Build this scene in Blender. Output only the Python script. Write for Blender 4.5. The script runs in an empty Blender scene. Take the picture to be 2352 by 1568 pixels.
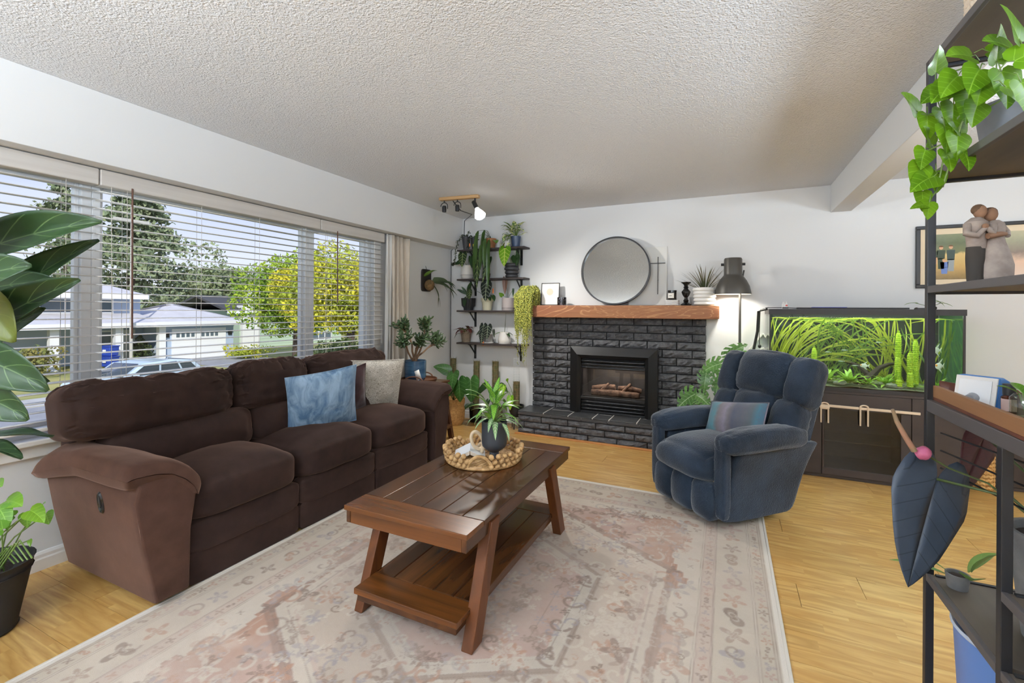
import bpy, bmesh, math, random
import numpy as np
from mathutils import Vector, Matrix, noise
from math import pi, sin, cos, tan, sqrt, radians, exp, atan2
random.seed(7)
S = bpy.context.scene
COL = S.collection

# ---------------------------------------------------------------- camera
F, CX, CY, YAW, ROLL, CH = 1045.0, 1176.0, 712.0, radians(25.2), .0062, 1.325
fw = Vector((-sin(YAW), cos(YAW), 0)); r0 = Vector((cos(YAW), sin(YAW), 0)); zz = Vector((0, 0, 1))
RR = r0*cos(ROLL) + zz*sin(ROLL); UU = zz*cos(ROLL) - r0*sin(ROLL)
cd = bpy.data.cameras.new('camera'); cam = bpy.data.objects.new('camera', cd); COL.objects.link(cam)
m = Matrix((RR, UU, -fw)).transposed().to_4x4(); m.translation = (0, 0, CH); cam.matrix_world = m
cd.sensor_width = 36; cd.lens = F/2352*36; cd.shift_y = -(784-CY)/2352; cd.clip_start = .05; cd.clip_end = 400
S.camera = cam

# ---------------------------------------------------------------- world, sun, lamps, exposure
W = bpy.data.worlds.new('sky'); S.world = W; W.use_nodes = True
nt = W.node_tree; bg = nt.nodes['Background']
tc = nt.nodes.new('ShaderNodeTexCoord'); sx = nt.nodes.new('ShaderNodeSeparateXYZ'); cr = nt.nodes.new('ShaderNodeValToRGB')
nt.links.new(tc.outputs['Generated'], sx.inputs[0]); nt.links.new(sx.outputs['Z'], cr.inputs[0])
e = cr.color_ramp.elements
e[0].position = 0; e[0].color = (.80, .84, .92, 1); e[1].position = .5; e[1].color = (.34, .45, .84, 1)
x = e.new(.10); x.color = (.74, .79, .95, 1); x = e.new(.22); x.color = (.52, .61, .95, 1)
cn = nt.nodes.new('ShaderNodeTexNoise'); cn.inputs['Scale'].default_value = 2.2; cn.inputs['Detail'].default_value = 6
mp = nt.nodes.new('ShaderNodeMapping'); mp.inputs['Scale'].default_value = (1, 1, 3.5)
nt.links.new(tc.outputs['Generated'], mp.inputs[0]); nt.links.new(mp.outputs[0], cn.inputs['Vector'])
mr = nt.nodes.new('ShaderNodeMapRange'); mr.inputs[1].default_value = .5; mr.inputs[2].default_value = .75; mr.inputs[4].default_value = .55
nt.links.new(cn.outputs[0], mr.inputs[0])
mx = nt.nodes.new('ShaderNodeMix'); mx.data_type = 'RGBA'; mx.inputs[7].default_value = (.86, .88, .93, 1)
nt.links.new(mr.outputs[0], mx.inputs[0]); nt.links.new(cr.outputs[0], mx.inputs[6]); nt.links.new(mx.outputs[2], bg.inputs[0])
bg.inputs[1].default_value = 1.18

def lamp(name, typ, loc, energy, color=(1, 1, 1), aim=None, **kw):
    l = bpy.data.lights.new(name, typ); l.energy = energy; l.color = color
    for k, v in kw.items(): setattr(l, k, v)
    o = bpy.data.objects.new(name, l); COL.objects.link(o); o.location = loc
    if aim is not None: o.rotation_euler = (Vector(aim)-Vector(loc)).to_track_quat('-Z', 'Y').to_euler()
    return o
lamp('sun_light', 'SUN', (25, -25, 40), 4.0, (1, .95, .86), aim=(-20, 12, 0), angle=.02)
# unseen uplights added to brighten the ceiling, then ceiling fixtures of the open plan room
for n_, p_, e_ in (('ceiling_fill_light', (-1.5, -1.7, 1.75), 310), ('ceiling_fill_light', (1.3, -1.4, 1.75), 310), ('ceiling_fill_light', (2.0, 1.8, 1.78), 100)):
    lamp(n_, 'AREA', p_, e_, (.77, .88, 1), aim=(p_[0]*.9, p_[1]+.25, 4), shape='DISK', size=.5)
lamp('dining_ceiling_light', 'AREA', (1.5, -.6, 2.40), 24, (.88, .94, 1), aim=(1.3, -.4, 0), shape='DISK', size=1.0)
lamp('hall_ceiling_light', 'AREA', (-1.7, -.7, 2.40), 30, (.88, .94, 1), aim=(-1.8, -.3, 0), shape='DISK', size=1.0)
lamp('kitchen_ceiling_light', 'AREA', (3.2, 2.6, 2.40), 22, (1, .95, .88), aim=(3.0, 2.8, 0), shape='DISK', size=.9)
S.view_settings.view_transform = 'Standard'; S.view_settings.look = 'None'
S.view_settings.exposure = .0; S.view_settings.gamma = 1; S.view_settings.use_curve_mapping = False
S.cycles.use_denoising = True; S.cycles.max_bounces = 10; S.cycles.diffuse_bounces = 5; S.cycles.transparent_max_bounces = 24
S.cycles.sample_clamp_indirect = 6; S.cycles.caustics_reflective = False; S.cycles.caustics_refractive = False

# ---------------------------------------------------------------- helpers
def ray(u, v): return fw + RR*((u-CX)/F) - UU*((v-CY)/F)
def _pl(u, v, k, a):
    d = ray(u, v); c = Vector((0, 0, CH)); return c + d*((a-c[k])/d[k])
def AX(u, v, x): return _pl(u, v, 0, x)
def AY(u, v, y): return _pl(u, v, 1, y)
def AZ(u, v, z): return _pl(u, v, 2, z)
def AT(u, v, t): return Vector((0, 0, CH)) + ray(u, v)*t
def V(*a): return Vector(a)
def lin(c): c /= 255; return c/12.92 if c <= .04045 else ((c+.055)/1.055)**2.4
def rgb(r, g, b): return (lin(r), lin(g), lin(b), 1)

class MB:
    def __init__(s): s.v = []; s.f = []; s.m = []; s.uv = []
    def add(s, vs, fs, mi=0, uvs=None, M=None):
        o = len(s.v)
        s.v += [tuple(M @ Vector(p)) if M is not None else tuple(p) for p in vs]
        for f in fs:
            s.f.append([i+o for i in f]); s.m.append(mi); s.uv.append([uvs[i] for i in f] if uvs else None)
        return s
    def box(s, c, d, M=None, mi=0, taper=None):
        x, y, z = d[0]/2, d[1]/2, d[2]/2; t = taper or (1, 1)
        vs = [(c[0]+a*x*(t[0] if k > 0 else 1), c[1]+b*y*(t[1] if k > 0 else 1), c[2]+k*z) for k in (-1, 1) for a, b in ((-1, -1), (1, -1), (1, 1), (-1, 1))]
        return s.add(vs, [(3, 2, 1, 0), (4, 5, 6, 7), (0, 1, 5, 4), (1, 2, 6, 5), (2, 3, 7, 6), (3, 0, 4, 7)], mi, None, M)
    def b2(s, x0, x1, y0, y1, z0, z1, mi=0, M=None): return s.box(((x0+x1)/2, (y0+y1)/2, (z0+z1)/2), (abs(x1-x0), abs(y1-y0), abs(z1-z0)), M, mi)
    def beam(s, a, b, w, h, mi=0, up=(0, 0, 1)):
        a = Vector(a); b = Vector(b); d = b-a; L = d.length; d.normalize()
        sd = d.cross(Vector(up)); sd = sd.normalized() if sd.length > 1e-4 else Vector((1, 0, 0)); u2 = sd.cross(d)
        M = Matrix((sd, d, u2)).transposed().to_4x4(); M.translation = (a+b)/2
        return s.box((0, 0, 0), (w, L, h), M, mi)
    def tube(s, P, r, n=8, mi=0, cap=True, M=None):
        P = [Vector(p) for p in P]; k = len(P); R = r if hasattr(r, '__len__') else [r]*k
        vs = []; ref = None; uvs = []
        for i, p in enumerate(P):
            d = (P[min(i+1, k-1)]-P[max(i-1, 0)]); d = d.normalized() if d.length > 1e-9 else Vector((0, 0, 1))
            if ref is None: ref = d.orthogonal().normalized()
            ref = ref-d*ref.dot(d); ref = ref.normalized() if ref.length > 1e-6 else d.orthogonal().normalized()
            b = d.cross(ref)
            for j in range(n):
                a = 2*pi*j/n; vs.append(p+(ref*cos(a)+b*sin(a))*R[i]); uvs.append((i/max(1, k-1), j/n))
        fs = [(i*n+j, i*n+(j+1) % n, (i+1)*n+(j+1) % n, (i+1)*n+j) for i in range(k-1) for j in range(n)]
        if cap: fs += [tuple(range(n-1, -1, -1)), tuple((k-1)*n+j for j in range(n))]
        return s.add(vs, fs, mi, uvs, M)
    def lathe(s, pr, n=28, o=(0, 0, 0), mi=0, M=None, sq=None, wob=0, cap=True):
        vs = []; fs = []; k = len(pr)
        for r, z in pr:
            for j in range(n):
                a = 2*pi*j/n; rr = r*(1+wob*cos(a*sq) if sq else 1)
                vs.append((o[0]+rr*cos(a), o[1]+rr*sin(a), o[2]+z))
        for i in range(k-1):
            for j in range(n): fs.append((i*n+j, i*n+(j+1) % n, (i+1)*n+(j+1) % n, (i+1)*n+j))
        if cap and pr[0][0] > 1e-4: fs.append(tuple(range(n-1, -1, -1)))
        if cap and pr[-1][0] > 1e-4: fs.append(tuple((k-1)*n+j for j in range(n)))
        return s.add(vs, fs, mi, None, M)
    def ball(s, c, r, n=12, mi=0, M=None):
        r = r if hasattr(r, '__len__') else (r, r, r)
        pr = [(sin(pi*i/(n//2+1)), -cos(pi*i/(n//2+1))) for i in range(n//2+2)]
        Q = Matrix.Translation(c) @ Matrix.Diagonal((r[0], r[1], r[2], 1))
        if M is not None: Q = M @ Q
        return s.lathe([(max(a, 1e-5), b) for a, b in pr], n, (0, 0, 0), mi, Q)
    def grid(s, fn, nu, nv, mi=0, wu=False, M=None):
        vs = []; uvs = []
        cu = nu if wu else nu+1
        for i in range(cu):
            for j in range(nv+1): vs.append(fn(i/nu, j/nv)); uvs.append((i/nu, j/nv))
        fs = []
        for i in range(nu):
            for j in range(nv):
                i2 = (i+1) % cu; fs.append((i*(nv+1)+j, i2*(nv+1)+j, i2*(nv+1)+j+1, i*(nv+1)+j+1))
        return s.add(vs, fs, mi, uvs, M)
    def poly(s, pts, d, mi=0, M=None):
        n = len(pts); d = Vector(d); vs = [Vector(p) for p in pts]; vs = vs+[p+d for p in vs]
        return s.add(vs, [tuple(range(n-1, -1, -1)), tuple(range(n, 2*n))]+[(i, (i+1) % n, n+(i+1) % n, n+i) for i in range(n)], mi, None, M)
    def soft(s, c, d, n=10, k=6, fn=None, M=None, mi=0):
        """an upholstered block: a box with rounded edges; fn(unit point, point) bends it"""
        vs = []; idx = {}; fs = []; h = Vector(d)/2; c = Vector(c)
        def vert(p):
            key = tuple(round(q, 5) for q in p)
            if key not in idx:
                l = (abs(p[0])**k+abs(p[1])**k+abs(p[2])**k)**(1/k)
                u = Vector(p); q = Vector((p[0]/l*h.x, p[1]/l*h.y, p[2]/l*h.z))
                if fn: q = fn(u, q)
                idx[key] = len(vs); vs.append(q+c)
            return idx[key]
        g = [sin(pi/2*(2*i/n-1))*.35+(2*i/n-1)*.65 for i in range(n+1)]
        for ax in range(3):
            for sg in (-1, 1):
                for i in range(n):
                    for j in range(n):
                        q = []
                        for a, b in ((i, j), (i+1, j), (i+1, j+1), (i, j+1)):
                            p = [0, 0, 0]; p[ax] = sg; p[(ax+1) % 3] = g[a]; p[(ax+2) % 3] = g[b]; q.append(vert(p))
                        fs.append(q if sg > 0 else q[::-1])
        return s.add(vs, fs, mi, None, M)
    def mesh(s, name, mats, smooth=True):
        me = bpy.data.meshes.new(name); me.from_pydata(s.v, [], s.f)
        for mt in (mats if isinstance(mats, (list, tuple)) else [mats]): me.materials.append(mt)
        if any(s.m): me.polygons.foreach_set('material_index', s.m)
        if any(u is not None for u in s.uv):
            L = me.uv_layers.new(name='UVMap'); flat = []
            for f, u in zip(s.f, s.uv):
                for i in range(len(f)): flat += (u[i] if u else (0, 0))
            L.data.foreach_set('uv', flat)
        if smooth: me.polygons.foreach_set('use_smooth', [True]*len(s.f))
        me.update(); return me
    def build(s, name, mats, parent=None, bevel=0, seg=2, smooth=None, sub=0, sharp=40, solid=0, loc=None):
        me = s.mesh(name, mats, True if smooth is None else smooth)
        o = bpy.data.objects.new(name, me); COL.objects.link(o)
        if parent is not None: o.parent = parent
        if loc is not None: o.location = loc
        if solid: q = o.modifiers.new('thickness', 'SOLIDIFY'); q.thickness = solid; q.offset = 0
        if bevel: q = o.modifiers.new('edge', 'BEVEL'); q.width = bevel; q.segments = seg; q.limit_method = 'ANGLE'; q.angle_limit = radians(35)
        if sub: q = o.modifiers.new('round', 'SUBSURF'); q.levels = q.render_levels = sub
        if smooth is None and not sub:
            try: me.set_sharp_from_angle(angle=radians(sharp))
            except Exception: pass
        return o

def tag(o, label, cat, group=None, kind=None):
    if label: o['label'] = label
    if cat: o['category'] = cat
    if group: o['group'] = group
    if kind: o['kind'] = kind
    return o
def thing(name, label, cat, loc=(0, 0, 0), rz=0, group=None, rot=None):
    o = bpy.data.objects.new(name, None); COL.objects.link(o); o.location = loc; o.rotation_euler = rot or (0, 0, rz); o.empty_display_size = .05
    return tag(o, label, cat, group)
def struct(o, kind='structure'): o['kind'] = kind; return o
def inst(me, name, parent, M=None):
    o = bpy.data.objects.new(name, me); COL.objects.link(o); o.parent = parent
    if M is not None: o.matrix_local = M
    return o

# ---------------------------------------------------------------- materials
class NT:
    def __init__(s, name):
        s.mat = bpy.data.materials.new(name); s.mat.use_nodes = True; s.t = s.mat.node_tree; s.b = s.t.nodes['Principled BSDF']; s.o = s.t.nodes['Material Output']
    def n(s, typ, **kw):
        q = s.t.nodes.new('ShaderNode'+typ)
        for k, v in kw.items(): setattr(q, k, v)
        return q
    def l(s, a, b): s.t.links.new(a, b)
    def set(s, sock, v):
        if hasattr(v, 'is_output'): s.l(v, sock)
        else: sock.default_value = v
    def co(s, kind='Object', scale=(1, 1, 1), rnd=False, rot=None):
        c = s.n('TexCoord').outputs[kind]; mp = s.n('Mapping'); s.l(c, mp.inputs[0]); mp.inputs['Scale'].default_value = scale
        if rot: mp.inputs['Rotation'].default_value = rot
        if rnd:
            oi = s.n('ObjectInfo'); mu = s.n('VectorMath', operation='SCALE'); mu.inputs[0].default_value = (37, 53, 71); s.l(oi.outputs['Random'], mu.inputs['Scale']); s.l(mu.outputs[0], mp.inputs['Location'])
        return mp.outputs[0]
    def noise(s, co, scale=5, detail=4, rough=.55, dist=0):
        q = s.n('TexNoise'); s.l(co, q.inputs['Vector']); q.inputs['Scale'].default_value = scale; q.inputs['Detail'].default_value = detail; q.inputs['Roughness'].default_value = rough; q.inputs['Distortion'].default_value = dist
        return q.outputs[0]
    def math(s, op, a, b=0, c=0, clamp=False):
        q = s.n('Math', operation=op, use_clamp=clamp); s.set(q.inputs[0], a); s.set(q.inputs[1], b)
        if op in ('MULTIPLY_ADD', 'SMOOTH_MIN', 'WRAP', 'PINGPONG', 'COMPARE'): s.set(q.inputs[2], c)
        return q.outputs[0]
    def rng(s, v, a, b, c=0., d=1.):
        q = s.n('MapRange'); s.set(q.inputs[0], v); q.inputs[1].default_value = a; q.inputs[2].default_value = b; q.inputs[3].default_value = c; q.inputs[4].default_value = d
        return q.outputs[0]
    def mix(s, f, a, b, bt='MIX'):
        q = s.n('Mix', data_type='RGBA', blend_type=bt); s.set(q.inputs[0], f); s.set(q.inputs[6], a); s.set(q.inputs[7], b); return q.outputs[2]
    def ramp(s, v, pts):
        q = s.n('ValToRGB'); s.set(q.inputs[0], v); e = q.color_ramp.elements
        while len(e) < len(pts): e.new(.5)
        for el, (p, c) in zip(e, pts): el.position = p; el.color = c
        return q.outputs[0]
    def bump(s, h, st=.3, d=.01):
        q = s.n('Bump'); s.l(h, q.inputs['Height']); q.inputs['Strength'].default_value = st; q.inputs['Distance'].default_value = d; s.l(q.outputs[0], s.b.inputs['Normal'])
    def base(s, v): s.set(s.b.inputs['Base Color'], v)
    def p(s, **kw):
        nm = dict(rough='Roughness', metal='Metallic', coat='Coat Weight', sheen='Sheen Weight', spec='Specular IOR Level', ecol='Emission Color', est='Emission Strength', alpha='Alpha', trans='Transmission Weight', coatr='Coat Roughness', sss='Subsurface Weight', sheenr='Sheen Roughness')
        for k, v in kw.items(): s.set(s.b.inputs[nm[k]], v)
        return s

def mat(name, c, rough=.6, c2=None, sc=6, bump=0, bsc=None, bd=.004, rnd=False, lo=.35, hi=.65, stretch=(1, 1, 1), **kw):
    q = NT(name); q.p(rough=rough, **kw)
    if c2 or bump:
        co = q.co('Object', stretch, rnd)
        nz = q.noise(co, sc)
        if c2: q.base(q.mix(q.rng(nz, lo, hi), c, c2))
        else: q.base(c)
        if bump: q.bump(q.noise(co, bsc or sc*4, 3), bump, bd)
    else: q.base(c)
    return q.mat
def wood(name, c1, c2, c3=None, axis=0, rough=.4, coat=0, sc=6., rings=1.6, rnd=True, bump=.12, spec=.5):
    q = NT(name); st = [1, 1, 1]; st[axis] = .1
    co = q.co('Object', tuple(st), rnd)
    w = q.n('TexNoise'); q.l(co, w.inputs['Vector']); w.inputs['Scale'].default_value = sc*.55; w.inputs['Detail'].default_value = 3; w.inputs['Distortion'].default_value = .4
    rg = q.math('FRACT', q.math('MULTIPLY', w.outputs[0], rings*6)); rg = q.math('PINGPONG', rg, .5); rg = q.math('MULTIPLY', rg, 2)
    fine = q.noise(q.co('Object', tuple(.25*a if i == axis else a for i, a in enumerate(st)), rnd), sc*22, 3)
    big = q.noise(co, sc*.5, 2)
    c = q.mix(q.math('MULTIPLY_ADD', rg, .55, q.math('MULTIPLY', fine, .45)), c2, c1)
    c = q.mix(q.rng(big, .3, .72), c, c3 or c1) if c3 else c
    if rnd: oi = q.n('ObjectInfo'); c = q.mix(q.math('MULTIPLY', oi.outputs['Random'], .45), c, c2)
    q.base(c); q.p(rough=rough, coat=coat, coatr=.15, spec=spec)
    if bump: q.bump(fine, bump, .002)
    return q.mat
def leafm(name, c, c2, vein=None, vw=.06, nv=7, rough=.4, sl=.9, spec=.4, back=None):
    """a leaf: UV u runs along the blade, v across it; midrib and side veins may be paler"""
    q = NT(name); co = q.co('Object', rnd=True); base = q.mix(q.rng(q.noise(co, 9), .3, .7), c, c2)
    uv = q.n('TexCoord').outputs['UV']; sp = q.n('SeparateXYZ'); q.l(uv, sp.inputs[0]); u, v = sp.outputs[0], sp.outputs[1]
    a = q.math('MULTIPLY', q.math('ABSOLUTE', q.math('SUBTRACT', v, .5)), 2)
    mid = q.math('LESS_THAN', a, vw)
    st = q.math('PINGPONG', q.math('MULTIPLY', q.math('SUBTRACT', u, q.math('MULTIPLY', a, sl*.28)), nv), .5)
    side = q.math('MULTIPLY', q.math('LESS_THAN', st, vw*1.1), q.math('LESS_THAN', a, .86))
    veins = q.math('MAXIMUM', mid, side)
    q.base(q.mix(q.math('MULTIPLY', veins, 1. if vein else .35), base, vein or tuple(min(1, x*1.9+.01) for x in c[:3])+(1,)))
    q.p(rough=rough, spec=spec); q.bump(q.math('SUBTRACT', 1, veins), .25, .003)
    tr = q.n('BsdfTranslucent'); q.set(tr.inputs[0], tuple(min(1, x*1.5) for x in c2[:3])+(1,)); ms = q.n('MixShader'); ms.inputs[0].default_value = .18
    q.l(q.b.outputs[0], ms.inputs[1]); q.l(tr.outputs[0], ms.inputs[2]); q.l(ms.outputs[0], q.o.inputs[0])
    return q.mat
def glassm(name, tint=(1, 1, 1, 1), refl=.06, rough=.0):
    q = NT(name); t = q.n('BsdfTransparent'); t.inputs[0].default_value = tint; g = q.n('BsdfGlossy'); g.inputs['Roughness'].default_value = rough
    fr = q.n('Fresnel'); fr.inputs[0].default_value = 1.4; ge = q.n('NewGeometry'); f = q.math('MULTIPLY', q.math('ADD', fr.outputs[0], refl-.03, clamp=True), q.math('SUBTRACT', 1, ge.outputs['Backfacing']))
    ms = q.n('MixShader'); q.l(f, ms.inputs[0]); q.l(t.outputs[0], ms.inputs[1]); q.l(g.outputs[0], ms.inputs[2]); q.l(ms.outputs[0], q.o.inputs[0])
    return q.mat

WHITE = mat('white_paint', rgb(226, 224, 220), .5)
BLACK = mat('black_metal', rgb(30, 30, 31), .45, metal=.0)
BLACKG = mat('black_gloss', rgb(16, 15, 15), .2)
SOIL = mat('potting_soil', rgb(48, 36, 28), .95, rgb(26, 20, 16), 40, .8, 90)
STEM = mat('green_stem', rgb(104, 128, 62), .5)
STEMD = mat('dark_stem', rgb(70, 84, 44), .5)
# ================================================================ the room
XW, YB, ZC, XS = -3.13, 4.83, 2.445, -2.951
wallm = mat('wall_paint', rgb(216, 217, 217), .75, bump=.05, sc=30, bsc=160, bd=.002)
q = NT('popcorn_ceiling'); co = q.co('Object'); q.base(rgb(233, 234, 236)); q.p(rough=.95, spec=.1)
vo = q.n('TexVoronoi'); q.l(co, vo.inputs['Vector']); vo.inputs['Scale'].default_value = 95
h = q.math('ADD', q.rng(q.noise(co, 80, 4, .65), .35, .7), q.math('MULTIPLY', q.rng(vo.outputs['Distance'], 0, .55, 1, 0), .7)); q.bump(h, .75, .007); popm = q.mat
XR, YF = 4.6, -2.6
# floor and its planks
q = NT('floor_laminate'); co = q.co('Object', (.12, 1, 1), True)
oi = q.n('ObjectInfo')
sp = q.n('SeparateXYZ'); q.l(q.n('TexCoord').outputs['Object'], sp.inputs[0])
strip = q.math('FLOOR', q.math('MULTIPLY', sp.outputs[1], 1/.0655)); seg = q.math('FLOOR', q.math('ADD', q.math('MULTIPLY', sp.outputs[0], 2.4), q.math('MULTIPLY', strip, .37)))
wn = q.n('TexWhiteNoise', noise_dimensions='3D'); cx_ = q.n('CombineXYZ'); q.l(strip, cx_.inputs[0]); q.l(seg, cx_.inputs[1]); q.l(oi.outputs['Random'], cx_.inputs[2]); q.l(cx_.outputs[0], wn.inputs['Vector'])
sh = q.n('VectorMath', operation='ADD'); q.l(co, sh.inputs[0]); q.l(wn.outputs['Color'], sh.inputs[1])
big = q.noise(sh.outputs[0], 7, 3, .5, .3); rg = q.math('MULTIPLY', q.math('PINGPONG', q.math('MULTIPLY', big, 9), .5), 2)
fine = q.noise(co, 150, 2)
c = q.mix(q.math('MULTIPLY_ADD', rg, .6, q.math('MULTIPLY', fine, .4)), rgb(156, 114, 56), rgb(216, 180, 114))
c = q.mix(q.math('MULTIPLY', wn.outputs['Value'], .6), c, rgb(180, 134, 68)); q.base(c); q.p(rough=.36, spec=.45, coat=.1, coatr=.25)
floorm = q.mat
gapm = mat('floor_gap', rgb(96, 66, 36), .8)
fl = struct(MB().b2(XW-.2, XR, YF, YB+.02, -.2, -.006).build('floor', gapm, smooth=False))
pm = MB().b2(-.644, .644, -.0955, .0955, -.007, 0).mesh('plank', floorm, False)
rw = 0; y = YF+.1
while y < YB+.02:
    x = XW-.1+random.choice((0, .3, .62, .9))-.6
    while x < XR-.3:
        p = inst(pm, 'plank', fl, Matrix.Translation((x+.3, y, 0))); x += 1.29
    y += .1925
# ceiling
struct(MB().b2(XW-.4, XR+.2, YF-.2, YB+.2, ZC, ZC+.25).build('ceiling', popm, smooth=False))
# walls
WO = (.50, 3.47, .665, 2.05)     # window opening in the left wall: y0 y1 z0 z1
b = MB(); b.b2(XW-.2, XW, YF, WO[0], 0, ZC); b.b2(XW-.2, XW, WO[1], YB, 0, ZC); b.b2(XW-.2, XW, WO[0], WO[1], 0, WO[2]); b.b2(XW-.2, XW, WO[0], WO[1], WO[3], ZC)
struct(b.build('wall_left', wallm, smooth=False))
b = MB(); b.b2(XW-.2, -1.43, YB, YB+.2, 0, ZC); b.b2(-.71, XR+.2, YB, YB+.2, 0, ZC); b.b2(-1.43, -.71, YB, YB+.2, 0, .38); b.b2(-1.43, -.71, YB, YB+.2, .76, ZC)
struct(b.build('wall_back', wallm, smooth=False))
struct(MB().b2(XR, XR+.2, YF, YB, 0, ZC).build('wall_right', wallm, smooth=False))
struct(MB().b2(XW-.2, XR, YF-.2, YF, 0, ZC).build('wall_front', wallm, smooth=False))
struct(MB().b2(XW, XS, YF, YB, 2.077, ZC).build('trim_1', wallm, bevel=.003, smooth=False)).__setitem__('label', 'boxed soffit above the window')
struct(MB().b2(.829, .98, YF, YB, 2.205, ZC).build('trim_2', wallm, bevel=.003, smooth=False)).__setitem__('label', 'dropped ceiling beam')
def skirting(name, a, b, nrm):
    a = Vector(a); b = Vector(b); n = Vector(nrm); m_ = MB()
    pr = [(0, 0), (.016, 0), (.016, .055), (.012, .063), (.012, .078), (.006, .09), (0, .092)]
    pts = [a+n*d+Vector((0, 0, z)) for d, z in pr]; m_.poly(pts, b-a)
    return struct(m_.build(name, WHITE, smooth=False))
skirting('baseboard_left', (XW, YF, 0), (XW, YB, 0), (1, 0, 0))
skirting('baseboard_back', (XW, YB, 0), (-1.99, YB, 0), (0, -1, 0))
skirting('baseboard_back', (-.17, YB, 0), (XR, YB, 0), (0, -1, 0))
# windows
glass = glassm('window_glass', (.985, .995, .99, 1), .035)
vinyl = mat('white_vinyl', rgb(228, 230, 232), .35)
XG = XW-.09
def window(name, y0, y1, fw_, lock=None):
    z0, z1 = WO[2], WO[3]; b = MB(); d0, d1 = XG-.045, XG+.045
    b.b2(d0, d1, y0, y0+fw_, z0, z1); b.b2(d0, d1, y1-fw_, y1, z0, z1); b.b2(d0, d1, y0+fw_, y1-fw_, z0, z0+fw_); b.b2(d0, d1, y0+fw_, y1-fw_, z1-fw_, z1)
    o = struct(b.build(name, vinyl, bevel=.004, smooth=False))
    b = MB(); f2 = fw_+.02; e0, e1 = XG-.02, XG+.02
    b.b2(e0, e1, y0+fw_, y0+f2, z0+fw_, z1-fw_); b.b2(e0, e1, y1-f2, y1-fw_, z0+fw_, z1-fw_); b.b2(e0, e1, y0+f2, y1-f2, z0+fw_, z0+f2); b.b2(e0, e1, y0+f2, y1-f2, z1-f2, z1-fw_)
    b.build('sash', vinyl, o, bevel=.003, smooth=False)
    MB().b2(XG-.004, XG+.004, y0+f2-.004, y1-f2+.004, z0+f2-.004, z1-f2+.004).build('pane', glass, o, smooth=False)
    if lock: MB().b2(XG+.045, XG+.062, lock[0]-.012, lock[0]+.012, lock[1]-.05, lock[1]+.05).build('latch', WHITE, o, bevel=.004)
    return o
window('window_1', WO[0], 1.285, .045); window('window_2', 1.285, 2.735, .04); window('window_3', 2.735, WO[1], .05, (2.762, 1.20))
b = MB(); b.b2(XW-.06, XW+.045, WO[0]-.06, WO[1]+.06, .638, .666)
o = struct(b.build('window_sill', WHITE, bevel=.006, smooth=False)); MB().b2(XW, XW+.02, WO[0]-.03, WO[1]+.03, .575, .638).build('apron', WHITE, o, bevel=.004, smooth=False)
b = MB(); b.b2(XW, XW+.014, WO[1]-.01, WO[1]+.075, .666, 2.07)
struct(b.build('window_casing', WHITE, bevel=.004, smooth=False))
# blinds
slatm = mat('white_slat', rgb(232, 231, 229), .4); wandm = mat('dark_wand', rgb(92, 62, 48), .35); cordm = mat('blind_cord', rgb(196, 192, 186), .8); valm = mat('blind_valance', rgb(206, 203, 198), .55, rgb(196, 192, 187), 40, stretch=(1, .03, 1))
XB = XW+.032
def blind(label, y0, y1, wand, wz):
    t = thing('venetian_blind', label, 'blind', (XB, (y0+y1)/2, 2.0), group='white blinds in the picture window'); L = y1-y0
    MB().b2(-.03, .045, -L/2, L/2, -.015, .072).build('valance', valm, t, bevel=.006, smooth=False)
    sm = MB().grid(lambda u, v: (-.025+.05*v, -L/2+.004+(L-.008)*u, .0025*sin(pi*v)), 1, 4).mesh('slat', slatm)
    k = 0; z = -.045
    while z > -1.262:
        o = inst(sm, 'slat', t, Matrix.Translation((0, 0, z)) @ Matrix.Rotation(random.gauss(.03, .015), 4, 'Y')); q_ = o.modifiers.new('thickness', 'SOLIDIFY'); q_.thickness = .003
        z -= .0462
    MB().b2(-.025, .025, -L/2+.004, L/2-.004, -1.295, -1.276).build('bottom_rail', slatm, t, bevel=.004, smooth=False)
    n = 3 if L > 1 else 2
    for i in range(n+1 if L > 1 else n):
        y = -L/2+.13+(L-.26)*i/max(1, (n if L > 1 else n-1)); b = MB()
        for dx in (-.026, .026): b.tube([(dx, y, .0), (dx, y, -1.28)], .0013, 5)
        b.build('ladder_cord', cordm, t)
    MB().tube([(.045, wand-(y0+y1)/2, -.0), (.05, wand-(y0+y1)/2, -wz)], .005, 8).build('tilt_wand', wandm, t)
    MB().tube([(.04, y0+.05-(y0+y1)/2, 0), (.042, y0+.055-(y0+y1)/2, -.7), (.05, y0+.05-(y0+y1)/2, -1.15)], .0016, 5).build('lift_cord', cordm, t)
    return t
blind('white slat blind at the left end, half behind the broad leaves', .46, 1.268, .60, .5)
blind('wide white slat blind with a long brown wand over the middle window', 1.272, 2.745, 1.418, .85)
blind('narrow white slat blind next to the beige curtain', 2.749, 3.53, 2.925, .62)
# curtain behind the soffit at the right end of the window
curt = NT('beige_curtain'); curt.base(curt.mix(curt.rng(curt.noise(curt.co('Object', (1, 1, .2)), 60), .3, .7), rgb(206, 196, 182), rgb(190, 180, 166))); curt.p(rough=.9, sheen=.2); curt.bump(curt.noise(curt.co('Object', (1, 1, 1)), 400), .15, .002)
def curtain(name, label, y0, y1, amp, nf, seed, m_, pull=0):
    def fn(u, v):
        y = y0+(y1-y0)*u; z = 2.07-2.02*v; k = .7+.5*v
        x = -3.045+amp*k*sin(u*nf*2*pi+seed)+.012*sin(u*17+v*3)
        return (x, y+.012*sin(v*4+u*9)-pull*v*v*u, z)
    return tag(MB().grid(fn, 90, 18).build(name, m_, solid=.002), label, 'curtain')
curtain('curtain', 'beige curtain panel gathered at the right end of the window', 3.60, 3.90, .030, 3.5, .4, curt.mat)
sheer = mat('white_lining', rgb(214, 213, 209), .85)
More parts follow.
